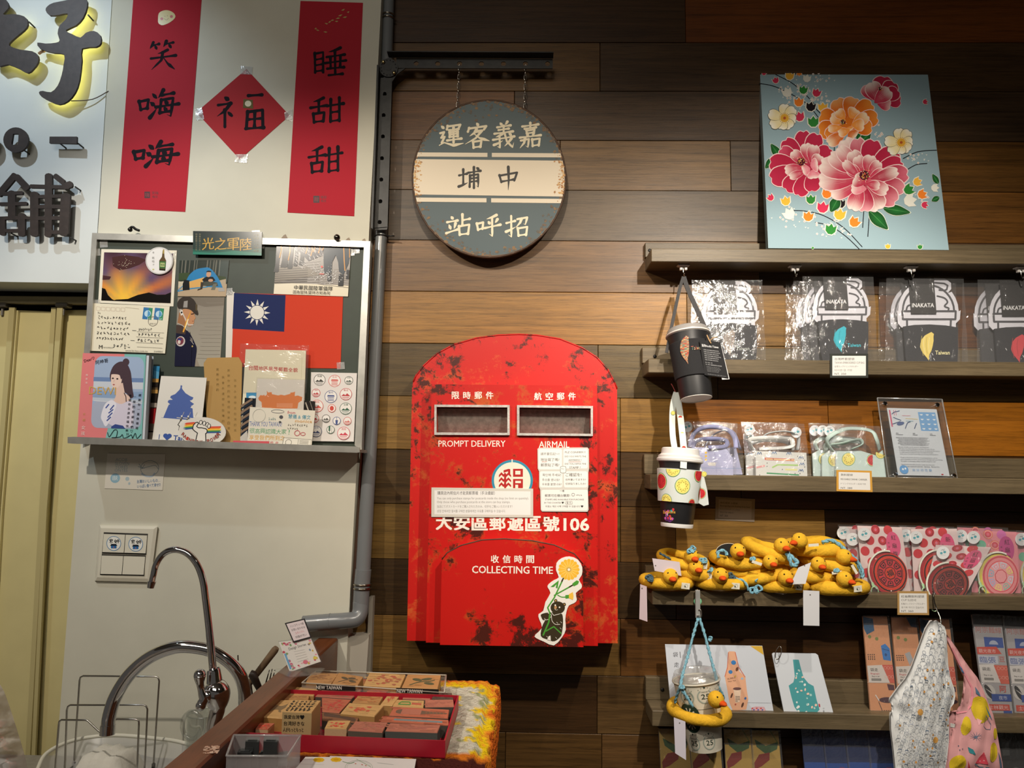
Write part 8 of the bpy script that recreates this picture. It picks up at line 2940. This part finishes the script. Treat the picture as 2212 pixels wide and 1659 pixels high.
def seal(c):
  def f(a,r_):
    a.line([(18,20),(82,20),(80,80),(20,80),(18,20)],4,c,None,0)
    a.txt('台灣',50,50,c,w=44,h=40)
  return f

def leafart(c):
  def f(a,r_):
    a.curve([(20,80),(45,55),(70,50),(85,40)],3,c)
    for x,y,an in((35,40,30),(62,34,-20),(72,66,20)):
      a.ell(x,y,16,9,c,14,rot=an)
  return f

def fox(a,r_):
  c='#857052'
  a.poly([tuple(p)for p in crom([(30,30),(50,36),(62,30),(72,14),(84,10),(86,22),(76,30),(72,44),(66,60),(74,70),(62,68),(58,58),(42,58),(34,72),(28,60),(30,46)],3,True)],c)

def bottle(c):
  def f(a,r_):
    a.poly([tuple(p)for p in crom([(8,50),(14,26),(40,20),(60,34),(94,42),(94,58),(60,68),(40,80),(14,76)],3,True)],c)
    a.line([(18,50),(52,50)],10,WOODS['pink'],None,0)
    for k in range(6):a.line([(60+k*6,44),(62+k*6,56)],2,WOODS['brn'],None,0)
  return f

FRT,FRD,FRL='#a8824e','#4c4740','#bda27c'
T1=ZC+.021
b0=ZC+.0056
stamp([(440,195),(705,205),(655,268),(385,255)],T1,b0,'lt',FRT,'pale wooden stamp in the back left corner of the red tray',blot('#b88a60','#c0986c'))
stamp([(345,262),(622,266),(612,300),(325,298)],T1,b0,'tan',FRT,'thin wooden stamp just in front of the back left stamp',blot('#a87a50'))
stamp([(735,210),(1040,218),(957,290),(668,272)],T1,b0,'pink',FRD,'wide pinkish stamp second along the back of the red tray',blot('#a0705c','#8a7a60'))
stamp([(1105,202),(1258,207),(1222,258),(1066,250)],T1+.003,b0,'red',FRL,'small stamp with a red-stained top at the back of the red tray',blot('#c0443c','#c85a4a',16))
stamp([(1277,222),(1370,226),(1282,345),(1186,340)],T1+.001,b0,'lt',FRT,'long narrow stamp standing lengthwise, red figures on top',blot('#c05848','#b86a4c',14))
stamp([(1378,236),(1600,240),(1582,300),(1362,292)],T1,b0,'pink',FRD,'stamp with a pink-stained top near the back right corner',blot('#c0707c','#b86470',18))
stamp([(1622,242),(1755,246),(1768,296),(1594,290)],T1+.003,b0,'drk','#3c3430','dark brown ink-crusted stamp in the back right corner',blot('#6a5a50','#4a3c34',26))
stamp([(1012,264),(1213,268),(1174,334),(962,320)],T1,b0,'tan',FRT,'tan stamp in the centre of the second row',blot('#b8744a','#a86a44'))
stamp([(720,284),(953,300),(860,402),(722,392)],T1,b0,'red',FRD,'stamp with a large red stain right of the tall lettered block',blot('#c04c42','#b85a4a',24,22))
stamp([(1302,300),(1535,308),(1530,362),(1284,352)],T1,b0,'lt',FRT,'pale stamp with a small green hat outline',lambda a,r_:(a.line([(16,66),(24,30),(52,28),(56,66),(16,68)],4,'#5a8a4a',None,0),a.line([(60,50),(92,56)],6,'#b8604c',None,0)))
stamp([(1542,300),(1766,300),(1775,354),(1542,356)],T1+.004,b0,'pink',FRD,'rounded pink-topped stamp at the right side of the red tray',blot('#a86a5a'))
stamp([(325,305),(560,300),(412,448),(186,430)],T1+.004,b0,'lt','#a87c44','large pale stamp with a grey leaping fox at the left of the red tray',fox)
stamp([(938,326),(1215,346),(1140,432),(868,408)],T1+.002,b0,'lt',FRT,'pale stamp with a red bird print in the middle of the tray',blot('#c05a44','#c8704c',20))
stamp([(1292,356),(1735,380),(1724,446),(1254,424)],T1+.002,b0,'red',FRD,'long reddish stamp with a dark bottle shape',bottle('#6e5a4a'))
stamp([(722,398),(1020,425),(1000,482),(722,462)],T1-.002,b0,'brn',FRD,'brown stamp with a curved row of marks beside the tall block',lambda a,r_:a.curve([(8,30),(30,34),(60,46),(90,70)],9,'#5c463a'))
stamp([(1214,432),(1730,462),(1735,502),(1184,472)],T1+.003,b0,'red',FRD,'long stamp with a blue-grey word stripe',lambda a,r_:(a.rect(18,34,90,68,'#6f8a90'),a.txt('SPRING IN TAIWAN',52,51,'#8a7468',w=62,h=18)))
stamp([(772,467),(950,467),(917,530),(742,526)],T1+.004,b0,'lt',FRL,'small light block with a bright red top at the tray front',blot('#cc4438','#d06050',18,20))
stamp([(987,472),(1244,482),(1202,558),(928,542)],T1+.004,b0,'pink','#5a554a','pinkish block with dark inky sides at the front of the tray',blot('#b0685c','#a8705c'))
stamp([(1262,487),(1664,502),(1640,560),(1224,546)],T1+.004,b0,'pink','#4c5450','long block with blue-black sides at the front right of the tray',blot('#a8685c','#a06a58'))
stamp([(226,484),(343,488),(290,536),(192,532)],T1,b0,'red',FRL,'tiny block with a bright red top in the front left corner of the tray',blot('#cc3c34','#d8604c',20,20))
t=stamp([(475,302),(713,306),(640,402),(406,392)],ZC+.050,b0,'lt','#b49a6e','tall square wooden block with handwriting on its front, towering over the others',lambda a,r_:[a.scrawl(8,92,y,16,'#3c3428',3.2,6,int(y))for y in(14,34,54,74,88)])
fq=on_z(zq([(406,392),(640,402)],3.687,500,1430),ZC+.050)
fn=(fq[1]-fq[0]).cross(Vector((0,0,1))).normalized()
if fn.y>0:fn=-fn
a=Art(Pl(n=fn,o=fq[0]),.3)
for k,(s,w)in enumerate((('我愛台灣♥',44),('台湾好きな',45),('人がもっともっと',44),('増えますように',44))):
  a.txt(s,635.5+(-2 if k==2 else 0),1549+k*13.5,'#1c1a18',w=w,h=9.5,rot=1,bold=.012)
a.build('handwriting',STW,t)
for q,w_,lab,art in(([(735,664),(936,674),(884,748),(694,735)],'tan','plain wooden stamp at the left end of the clear tray',blot('#a0714a','#a87a54')),([(938,668),(1122,698),(1082,760),(888,750)],'tan','stamp with two dark leaves in the clear tray',leafart('#5e5340')),
            ([(1168,666),(1438,682),(1398,774),(1124,760)],'lt','stamp with a faint red flower print in the clear tray',blot('#b0644c','#a86a50',22,20)),([(1452,680),(1702,686),(1678,784),(1408,776)],'tan','stamp with a dark green branch at the right end of the clear tray',leafart('#565c42'))):
  stamp(q,ZC+.031,ZC+.0056,w_,FRT,lab,art,(3.456,460,1260))

# crochet cloth
CR_=printm('crochet',0.95,0.1,1.0,190,bdist=0.006)
m=M()
NU,NV=70,60
left,right_=[],[]
prof=crom([(968,1466),(1030,1473),(1046,1486),(1054,1520),(1052,1560),(1042,1610),(1030,1660),(1022,1720)],12)
g=[]
back=Vector((cx1,0,0))
yb_,yf_=PZ(1000,1474,ZC).y,PZ(800,1760,ZC).y
xl_=px1+.004
r_=random.Random(3)
for j in range(NV+1):
  v=j/NV
  y=yb_+(yf_-yb_)*v
  row=[]
  for i in range(NU+1):
    u=i/NU
    xe=cx1+.020
    x=xl_+(xe-xl_)*min(1,u*1.12)
    over=max(0,u*1.12-1)/.12
    z=ZC+.0034-.055*over**1.3-(.006 if min(1,u*1.12)>.96 else 0)
    x+=.004*math.sin(over*2)+.004*math.sin(v*60)*(over>0)
    z+=.0011*math.sin(v*140)+.0006*math.sin(u*150)
    s=(xe-x)/(xe-xl_)+over*-.10
    # colour bands follow the edge: brown, orange, yellow, grey-white, yellow, orange
    e_=min(((xe-x)+(-over*.05))*14,(y-yf_)*8+.12 if False else 99,(yb_-y)*14+.05)
    wv=.16*math.sin(v*31+u*9)+r_.uniform(-.16,.16)+.12*math.sin(v*75)
    q=((xe-x)*18+.55-over*.8+wv)
    qb=(yb_-y)*22+wv
    q=min(q,qb)
    c=('#48201a' if qb<.2 else '#c8611e' if q<.42 else '#d98f28' if q<.62 else '#dcbc18' if q<.92 else '#8f9468' if q<1.02 else '#c3bfae' if q<1.45 else '#a9a595' if q<1.75 else '#d0b428' if q<2.1 else '#8a8a6a' if q<2.4 else '#d98a2c')
    if(y-PZ(900,1632,ZC).y)<0:c='#c8701e' if(y-PZ(900,1642,ZC).y)>.004*math.sin(u*60)else '#48201a'
    row.append(m.vert(Vector((x,y,z)),lin(c)))
  g.append(row)
for j in range(NV):
  for i in range(NU):m.f.append([g[j][i],g[j][i+1],g[j+1][i+1],g[j+1][i]])
o=setp(m.build('crochet_cloth',CR_,loc=Vector(((xl_+cx1)/2,(yb_+yf_)/2,ZC)),smooth=True),'yellow, orange and grey crochet cloth with a brown scalloped edge under the trays','cloth')

# frosted box with metal type
FR=clearm('frosted_plastic',0.12,0.2,(0.88,0.88,0.89),0.0,haze=0.20)
bx=tray('plastic_box','small frosted plastic box of grey metal type at the tray corner',[(505,1588),(650,1588.5),(621,1633),(489,1633)],ZC+.042,ZC+.002,FR,'#d0d0d0',.0012)
R4=on_z([(505,1588),(650,1588.5),(621,1633),(489,1633)],ZC+.042)
m=M()
for k in range(4):m.tube([R4[k],R4[(k+1)%4]],.0014,6)
m.build('rim',FR,bx,True)
LEAD=plain('type_metal','#4c4f50',0.42,0.6,noise_amt=0.2,nscale=80)
for k,(q,zt_,lab)in enumerate((([(252,1146),(350,1146),(345,1186),(242,1182)],ZC+.036,'metal type block at the back left inside the frosted box'),([(382,1141),(495,1146),(482,1186),(377,1181)],ZC+.036,'tallest metal type block at the back right inside the frosted box'),
                ([(252,1196),(320,1196),(302,1228),(238,1225)],ZC+.029,'small metal type in the middle left of the frosted box'),([(200,1232),(304,1234),(286,1264),(182,1262)],ZC+.025,'wide metal type at the front left of the frosted box'),
                ([(362,1247),(420,1249),(410,1270),(347,1268)],ZC+.021,'smallest metal type at the front centre of the frosted box'),([(468,1268),(558,1252),(556,1278),(482,1288)],ZC+.013,'metal type lying flat at the front right of the frosted box'))):
  tp4=on_z(zq(q,3.456,460,1260),zt_)
  m=M();m.prism(tp4,[Vector((p.x,p.y,ZC+.0036 if zt_>ZC+.015 else zt_-.01))for p in tp4])
  c=sum(tp4,Vector())/4
  o=setp(m.build('metal_type',LEAD,loc=Vector((c.x,c.y,ZC+.0036))),lab,'metal type','metal type in the frosted box')
  cc=[p.lerp(c,.35)+Vector((0,0,.0002))for p in tp4]
  mm=M();mm.prism([p+Vector((0,0,.0008))for p in cc],cc);mm.build('raised_face',LEAD,o)

# paper sheets at the front
fz=flat(ZC+.0065)

def flower_sheet(q,label,fl,off):
  pl=Pl(n=(0,0,1),o=Vector((0,0,ZC+.0065+off)))
  m=M().color('#d9d6d4');slab(m,pl,q,.8)
  o=setp(m.build('paper_sheet',PRINT,loc=base_of(pl,q)),label,'paper','printed sheets before the trays')
  a=Art(pl)
  x,y=fl
  for k in range(8):
    an=2*math.pi*k/8;a.ell(x+math.cos(an)*7.5,y+math.sin(an)*3,5,2.3,'#dcb41e',10);a.z-=a.step
  a.up();a.ell(x,y,6,2.4,'#cf9f14',12)
  return o,a

o,a=flower_sheet([(660,1634.7),(790,1636),(770,1740),(570,1740)],'white sheet with a yellow flower, nearest the frosted box',(688.6,1641.5),0)
a.line([(640,1650),(700,1652)],1,'#c8c4c0',None,0);a.build('print',PRINT,o)
o,a=flower_sheet([(713,1633),(899,1639.6),(880,1745),(670,1742)],'white sheet with a yellow flower and a faint circle of leaves',(726,1641),.001)
a.ring(775,1658,30,1,'#a8b0a8',40,ry=16);a.ring(775,1658,26,.5,'#a8b0a8',40,ry=13.5);a.curve([(740,1645),(755,1649),(765,1647)],1,'#5a8a5a');a.curve([(770,1640),(785,1648),(800,1656)],.8,'#7a9a6a');a.line([(815,1648),(850,1652)],.6,'#b0b0b0',None,0)
for x,y in((782,1652),(790,1654),(768,1650)):a.ell(x,y,2,1,'#c87a6a',6)
a.build('print',PRINT,o)

# leaflet stand on the ledge board
b_=PZ(655,1450,ZL)
dS=-b_.y*1000
st=thing('leaflet_stand','small clear stand on the ledge board holding a floral card and a black-edged note','sign holder',b_)
sl=Pl(655,1450,dS,lean=14)
m=M();slab(m,flat(ZL+.002),[(590,1446),(636,1440),(702,1443),(690,1456),(626,1462)],1.5);m.build('foot',ACRY,st)
FQ_=[(602,1387),(671,1378),(693,1429),(626,1452)]
m=M();slab(m,sl,[(600,1385),(673,1376),(696,1431),(626,1455)],1.5,off=-1.2);m.build('back_panel',ACRY,st)

def dr(a):
  a.fill('#d8d4ce')
  r_=random.Random(4)
  for k in range(46):
    s_=r_.choice((0,1,2,3));u=r_.uniform(5,95)
    x,y=((u,r_.uniform(5,16)),(u,r_.uniform(82,95)),(r_.uniform(4,18),u),(r_.uniform(82,96),u))[s_]
    a.ell(x,y,r_.uniform(1.5,5),r_.uniform(1.5,5),r_.choice(('#c06a80','#d890a0','#7a9a6a','#c8a848','#7a8aa0','#8a8078','#b84a5a')),7);a.z-=a.step
  a.up();a.rect(3,40,9,92,'#6aa0c8');a.ell(56,84,8,7,'#cf7080',10);a.ell(88,80,6,6,'#d8c050',10)
  a.txt('Design Stories',50,26,'#4a4648',w=56,h=12,shear=.1)
  for k in range(5):a.line([(34,40+k*9),(68,40+k*9)],.8,'#a8a4a0',None,0)

m=M().color('#d8d4ce');slab(m,sl,FQ_,.8);co=m.build('floral_card',PRINT,st);a=Art(sl);a.frame(*FQ_);dr(a);a.build('print',PRINT,co)
NQ_=[(615,1346),(658,1336),(673,1377),(633.6,1388)]
sn=Pl(o=sl.o+sl.n*.0025,n=sl.n)
m=M().color('#1d191b');slab(m,sn,NQ_,.8);co=m.build('note_card',PRINT,st)
a=Art(sn);a.frame(*NQ_);a.poly([(6,6),(94,6),(94,94),(6,94)],'#dccfd2')
for k,(s,w,c)in enumerate((('ハンコでっつ使',70,'#2a2224'),('お問い合わせは',70,'#2a2224'),('スタッフへ',46,'#c8606a'),('印面が汚い',60,'#2a2224'))):a.txt(s,52,22+k*19,c,w=w,h=12,bold=.01);a.z-=a.step
a.build('handwriting',PRINT,co)

# ------------------------------------------------------------------ sink side
ZW=.90
xk0,xk1=-1.45,px0-.002
STONE=plain('worktop_grey','#8f8a80',0.35,noise_amt=0.2,nscale=120)
wt=thing('sink_worktop','grey worktop of the sink behind the ledge board','worktop',Vector(((xk0+xk1)/2,-.35,ZW-.04)))
m=M().cbox((xk0,-.72,ZW-.04),(xk1,-.047,ZW),.003);m.build('slab',STONE,wt)
m=M().cbox((xk0+.02,-.68,0),(xk1-.01,-.05,ZW-.04),.003);m.build('cabinet',plain('sink_cabinet','#c8c2b2',0.5),wt)

def pth(pts,n=6):return crom([P(*p)for p in pts],n)

fc=thing('sink_faucet','large chrome faucet with a wide curved spout','faucet',Vector((P(529,1600,250).x,P(529,1600,250).y,ZW)))
sp_pts=pth([(232,1584,292),(236,1548,290),(250,1504,286),(280,1457,282),(323,1420,278),(371,1400,274),(411,1397,270),(462,1408,265),(505.6,1440,258),(526,1481,253),(529,1538,250),(529,1620,250)],7)
sp_pts.append(Vector((sp_pts[-1].x,sp_pts[-1].y,ZW+.03)))
m=M();m.tube(sp_pts,.0112,24);m.build('spout',CHROME,fc,True)
m=M();m.tube([sp_pts[0]+(sp_pts[0]-sp_pts[6]).normalized()*.002,sp_pts[0],sp_pts[3],sp_pts[4]],.0122,24);m.build('aerator',CHROME,fc,True,sharp=40)
m=M();b2=Vector((sp_pts[-1].x,sp_pts[-1].y,ZW));m.lathe([(.024,0),(.024,.006),(.018,.012),(.016,.05),(.012,.055)],b2,(0,0,1),28);m.build('base',CHROME,fc,True,sharp=40)

df=thing('drinking_faucet','slim chrome drinking-water faucet with a gooseneck and round lever','faucet',Vector((P(462,1600,330).x,P(462,1600,330).y,ZW)))
m=M();np_=pth([(328,1258,340),(331,1245,340),(338,1218,339),(354,1196,338),(378,1187.5,337),(404,1195,335),(425,1218,334),(438,1252,333),(445,1300,332),(453,1370,331),(460,1448,330)],7)
m.tube(np_,[.0052+.0010*k/len(np_)for k in range(len(np_))],18);m.build('gooseneck',CHROME,df,True)
m=M();d_=(np_[0]-np_[4]).normalized();m.tube([np_[0]-d_*.002,np_[0],np_[0]+d_*.009],[.0072,.0068,.0056],18);m.build('nozzle',CHROME,df,True,sharp=40)
Bc=P(463,1470,330)
pr=[]
c1=P(462,1446,330);
m=M();m.tube([P(461,1445,330),P(461.5,1448,330),P(463,1473,330)],[.0098,.0108,.0128],24);m.build('collar',CHROME,df,True,sharp=40)
m=M();m.tube(crom([P(463,1473,330),P(466,1490,330),P(470,1510,330),P(469,1535,330),P(463,1556,330),P(459,1575,330),P(457,1600,330)],5),[.0125+.009*math.sin(min(1,k/14)*math.pi)**.9 if k<15 else .0125-.001*(k-15)*.2 for k in range(31)],26);m.build('body',CHROME,df,True)
Bb=P(457,1600,330)
m=M();m.lathe([(.022,0),(.022,.005),(.014,.012),(.0115,Bb.z-ZW)],Vector((Bb.x,Bb.y,ZW)),(0,0,1),26);m.build('base',CHROME,df,True,sharp=40)
m=M();m.ball(P(449,1503,345),.0105,18);m.build('pivot',CHROME,df,True)
m=M();hp=pth([(431.5,1459,352),(432,1475,352),(436,1495,352),(440,1510,352),(434,1522,354)],4)
m.tube(hp,[.0098,.0094,.0088,.0076,.0064,.0058,.0056,.0056,.0060,.0066,.0070,.0072,.0074,.0078,.0080,.0078,.0076][:len(hp)],18);m.ball(P(431.5,1458,352),.0098,14);m.ball(P(434,1524,354),.0086,14)
m.build('lever',CHROME,df,True)

rk=thing('dish_rack','three-tier steel wire rack by the wall','rack',Vector((P(240,1650,170).x,-.17,ZW)))

def wire(pts,d,r=.0018,n=1,name='wire_frame'):
  P3=[P(x,y,d)for x,y in pts]
  m=M();m.tube(P3,r,8);return m.build(name,STEEL,rk,True)

def foot_z(p):return Vector((p.x,p.y,ZW+.002))

def frame(pts,d):
  P3=[P(x,y,d)for x,y in pts]
  P3=[foot_z(P3[0])]+P3+[foot_z(P3[-1])]
  m=M();m.tube(P3,.0018,8);m.build('wire_frame',STEEL,rk,True)
  for e in(P3[0],P3[-1]):
    mm=M();mm.tube([e,e+Vector((0,0,.018))],.0034,10);mm.build('rubber_foot',plain('rubber_grey','#55524e',0.6),rk,True,sharp=40)
  return P3

f1=frame([(121,1640),(127,1566),(128.5,1558),(133,1555),(186,1555.5),(190,1557),(212,1578),(218,1582),(224,1580),(247,1556),(253,1553.5),(294,1554),(300,1557),(300,1566),(297,1640)],215)
f2=frame([(141,1640),(144.5,1534),(147,1526),(152,1523),(310,1523),(316,1525.5),(318.5,1532),(313.5,1640)],172)
f3=frame([(161,1630),(172,1470),(174,1463),(180,1460),(337,1461.5),(342,1464),(344,1471),(333,1630)],130)
for k in(0,-1):
  m=M();m.tube([f1[k]+Vector((0,0,.012)),f2[k]+Vector((0,0,.012)),f3[k]+Vector((0,0,.012))],.0018,8);m.build('base_wire',STEEL,rk,True)

# round basin with a white rim, folded white towel, glass mug, clear boxes
zr_=.955
bs_=thing('plastic_basin','large translucent basin with a thick white rim under the wire rack','basin',Vector((PZ(250,1640,zr_).x,-.3,ZW)))
rim=crom([PZ(x,y,zr_)for x,y in((78,1690),(84,1655),(101,1627),(141,1605),(189,1593),(253,1588),(337,1595),(391,1603),(430,1620),(440,1660),(400,1760),(250,1800),(110,1760))],5,True)
m=M();m.tube(rim,.0036,8,closed=True);m.build('rim',plain('rim_white','#d8d6c8',0.4),bs_,True)
cc_=sum(rim,Vector())/len(rim)
m=M();lo4=[Vector((p.x,p.y,0)).lerp(Vector((cc_.x,cc_.y,0)),.16)+Vector((0,0,ZW+.001))for p in rim]
ia=[m.vert(p)for p in rim];ib=[m.vert(p)for p in lo4]
for k in range(len(ia)):m.f.append([ia[k],ia[(k+1)%len(ia)],ib[(k+1)%len(ia)],ib[k]])
m.f.append(ib)
m.build('bowl',clearm('basin_plastic',0.08,0.2,(0.86,0.86,0.84),0.0,haze=0.3),bs_,True,sharp=60)
tw_=M().color('#d9d6cc')
NX=16
q=[PZ(184,1640,.93),PZ(303,1640,.93)]
gg=[]
w_=(q[1]-q[0]).length;o_=Vector((q[0].x,q[0].y,ZW+.0045))
for j in range(9):
  row=[]
  for i in range(NX+1):
    u,v=i/NX,j/8
    e=min(1,u*5,(1-u)*5);ev=min(1,v*4,(1-v)*4)
    h=.05*(e*ev)**.5*(1-.35*abs(u-.42))+.003*math.sin(u*23+v*5)
    row.append(tw_.vert(o_+Vector((u*w_,-.02-v*.11+.06,h))))
  gg.append(row)
for j in range(8):
  for i in range(NX):tw_.f.append([gg[j][i],gg[j][i+1],gg[j+1][i+1],gg[j+1][i]])
o=setp(tw_.build('folded_towel',plain('towel_white','#d6d3c9',0.95,bump=0.6,bscale=300,noise_amt=0.1),loc=o_,smooth=True),'folded white towel inside the translucent basin','towel')
GL=clearm('mug_glass',0.22,0.02,(0.94,0.96,0.95),0.0,haze=0.02)
gm_=P(436,1640,215)
mg=thing('glass_mug','clear glass mug with a round handle behind the drinking faucet','mug',Vector((gm_.x,gm_.y,ZW)))
zt_=P(436,1540,215).z
m=M();m.lathe([(.026,0),(.028,.004),(.030,.03),(.030,zt_-ZW),(.0275,zt_-ZW),(.0275,.01)],Vector((gm_.x,gm_.y,ZW)),(0,0,1),32);m.build('cup_wall',GL,mg,True,sharp=40)
hc=P(415,1566,235)
m=M();m.tube([hc+Vector((math.cos(a_)*.0175,0,math.sin(a_)*.023))for a_ in(2*math.pi*k/28 for k in range(28))],.0042,10,closed=True);m.build('handle',GL,mg,True)
m=M();m.tube([mg.location+Vector((math.cos(a_)*.029,math.sin(a_)*.029,zt_-ZW))for a_ in(2*math.pi*k/32 for k in range(32))],.0016,8,closed=True);m.build('lip',GL,mg,True)
CB2=clearm('organiser_plastic',0.16,0.08,(0.9,0.91,0.9),0.0,haze=0.10)
for k,(x,y,w_,d_,h_,dd,lab)in enumerate(((375,1640,.060,.045,.028,300,'low clear plastic box beside the ledge board'),(408,1612,.050,.05,.050,225,'clear plastic organiser box near the glass mug'))):
  c=P(x,y,dd);t=thing('clear_box',lab,'box',Vector((c.x,c.y,ZW)),'clear boxes by the sink')
  for(lo_c,hi_c)in(((-w_/2,-d_/2,0),(w_/2,-d_/2+.002,h_)),((-w_/2,d_/2-.002,0),(w_/2,d_/2,h_)),((-w_/2,-d_/2,0),(-w_/2+.002,d_/2,h_)),((w_/2-.002,-d_/2,0),(w_/2,d_/2,h_))):
    m=M();m.box(Vector((c.x,c.y,ZW))+Vector(lo_c),Vector((c.x,c.y,ZW))+Vector(hi_c));m.build('side',CB2,t)
  m=M();m.box(Vector((c.x,c.y,ZW))+Vector((-w_/2-.002,-d_/2-.002,h_)),Vector((c.x,c.y,ZW))+Vector((w_/2+.002,d_/2+.002,h_+.003)));m.build('lid',CB2,t)

# utensils behind the ledge board
uh=P(560,1560,190)
ut=thing('utensil_holder','clear utensil cup hidden behind the ledge board','utensil cup',Vector((uh.x,uh.y,ZW)))
m=M();m.lathe([(.036,0),(.038,.003),(.042,.10),(.040,.10),(.036,.006)],Vector((uh.x,uh.y,ZW)),(0,0,1),28);m.build('cup_wall',CB2,ut,True,sharp=40)
base_u=Vector((uh.x,uh.y,ZW+.008))

def utensil(name,label,cat,pts,mat,r,parts=None):
  P3=[P(*p)for p in pts]
  t=thing(name,label,cat,base_u,'utensils behind the ledge board')
  m=M();m.tube(P3+[base_u+Vector((random.uniform(-.01,.01),random.uniform(-.01,.01),0))],r,12);m.build('handle',mat,t,True,sharp=50)
  return t

WH_=plain('wood_handle','#7d6449',0.6,noise_amt=0.4,nscale=50)
utensil('wooden_spoon','worn wooden handle sticking up to the right behind the ledge board','spoon',[(598,1399,205),(594,1404,205),(536,1480,195)],WH_,[.0052,.0068,.0066,.005])
utensil('cooking_tongs','dark handle leaning left behind the ledge board','tongs',[(541,1454,215),(545,1456,215),(562,1492,205)],plain('dark_handle','#3a2f28',0.45),[.0062,.0078,.0058,.004])
fk=thing('fork','steel fork with its tines up behind the ledge board','fork',base_u,'utensils behind the ledge board')
for x0,y0,x1,y1 in((582,1447,573,1480),(588,1445,580,1480),(594,1447,586,1478)):
  m=M();m.tube([P(x0,y0,190),P(x1,y1,190)],[.0008,.0016],6);m.build('tine',STEELB,fk,True)
m=M();m.tube([P(579,1478,190),P(572,1500,190),base_u],[.006,.003,.003],8);m.build('handle',STEELB,fk,True)
m=M();m.tube([P(514,1415,200),P(515,1440,200),base_u],.0011,6)
sk=m.build('skewer',STEELB,loc=base_u);setp(sk,'thin steel skewer poking up right of the large faucet curve','skewer','utensils behind the ledge board')

# translucent bag in the near left corner
pg=thing('plastic_bag','crumpled translucent white bag in the near lower left corner','bag',Vector((P(-40,1700,560).x,-.56,ZW)))
m=M()
r_=random.Random(4)
g=[]
ol_=crom([(-14,1462),(6,1488),(22,1530),(38,1580),(50,1620),(60,1662),(72,1740),(84,1800)],5)
for j,p in enumerate(ol_):
  row=[]
  for i in range(9):
    x=p.x-190*(i/8)**1.2
    c=P(x,p.y,560+60*math.sin(i/8*math.pi)+r_.uniform(-6,6))
    row.append(m.vert(c))
  g.append(row)
for j in range(len(g)-1):
  for i in range(8):m.f.append([g[j][i],g[j][i+1],g[j+1][i+1],g[j+1][i]])
m.build('film',clearm('milky_film',0.18,0.12,(0.8,0.78,0.78),1.0,20,haze=0.55),pg,True)
low=min(v.z for v in m.v)
m=M();m.box(Vector((P(-60,1700,560).x-.05,-.62,ZW)),Vector((P(-60,1700,560).x+.03,-.56,low+.02)));m.build('contents',plain('bag_contents','#c8c2c0',0.8),pg)
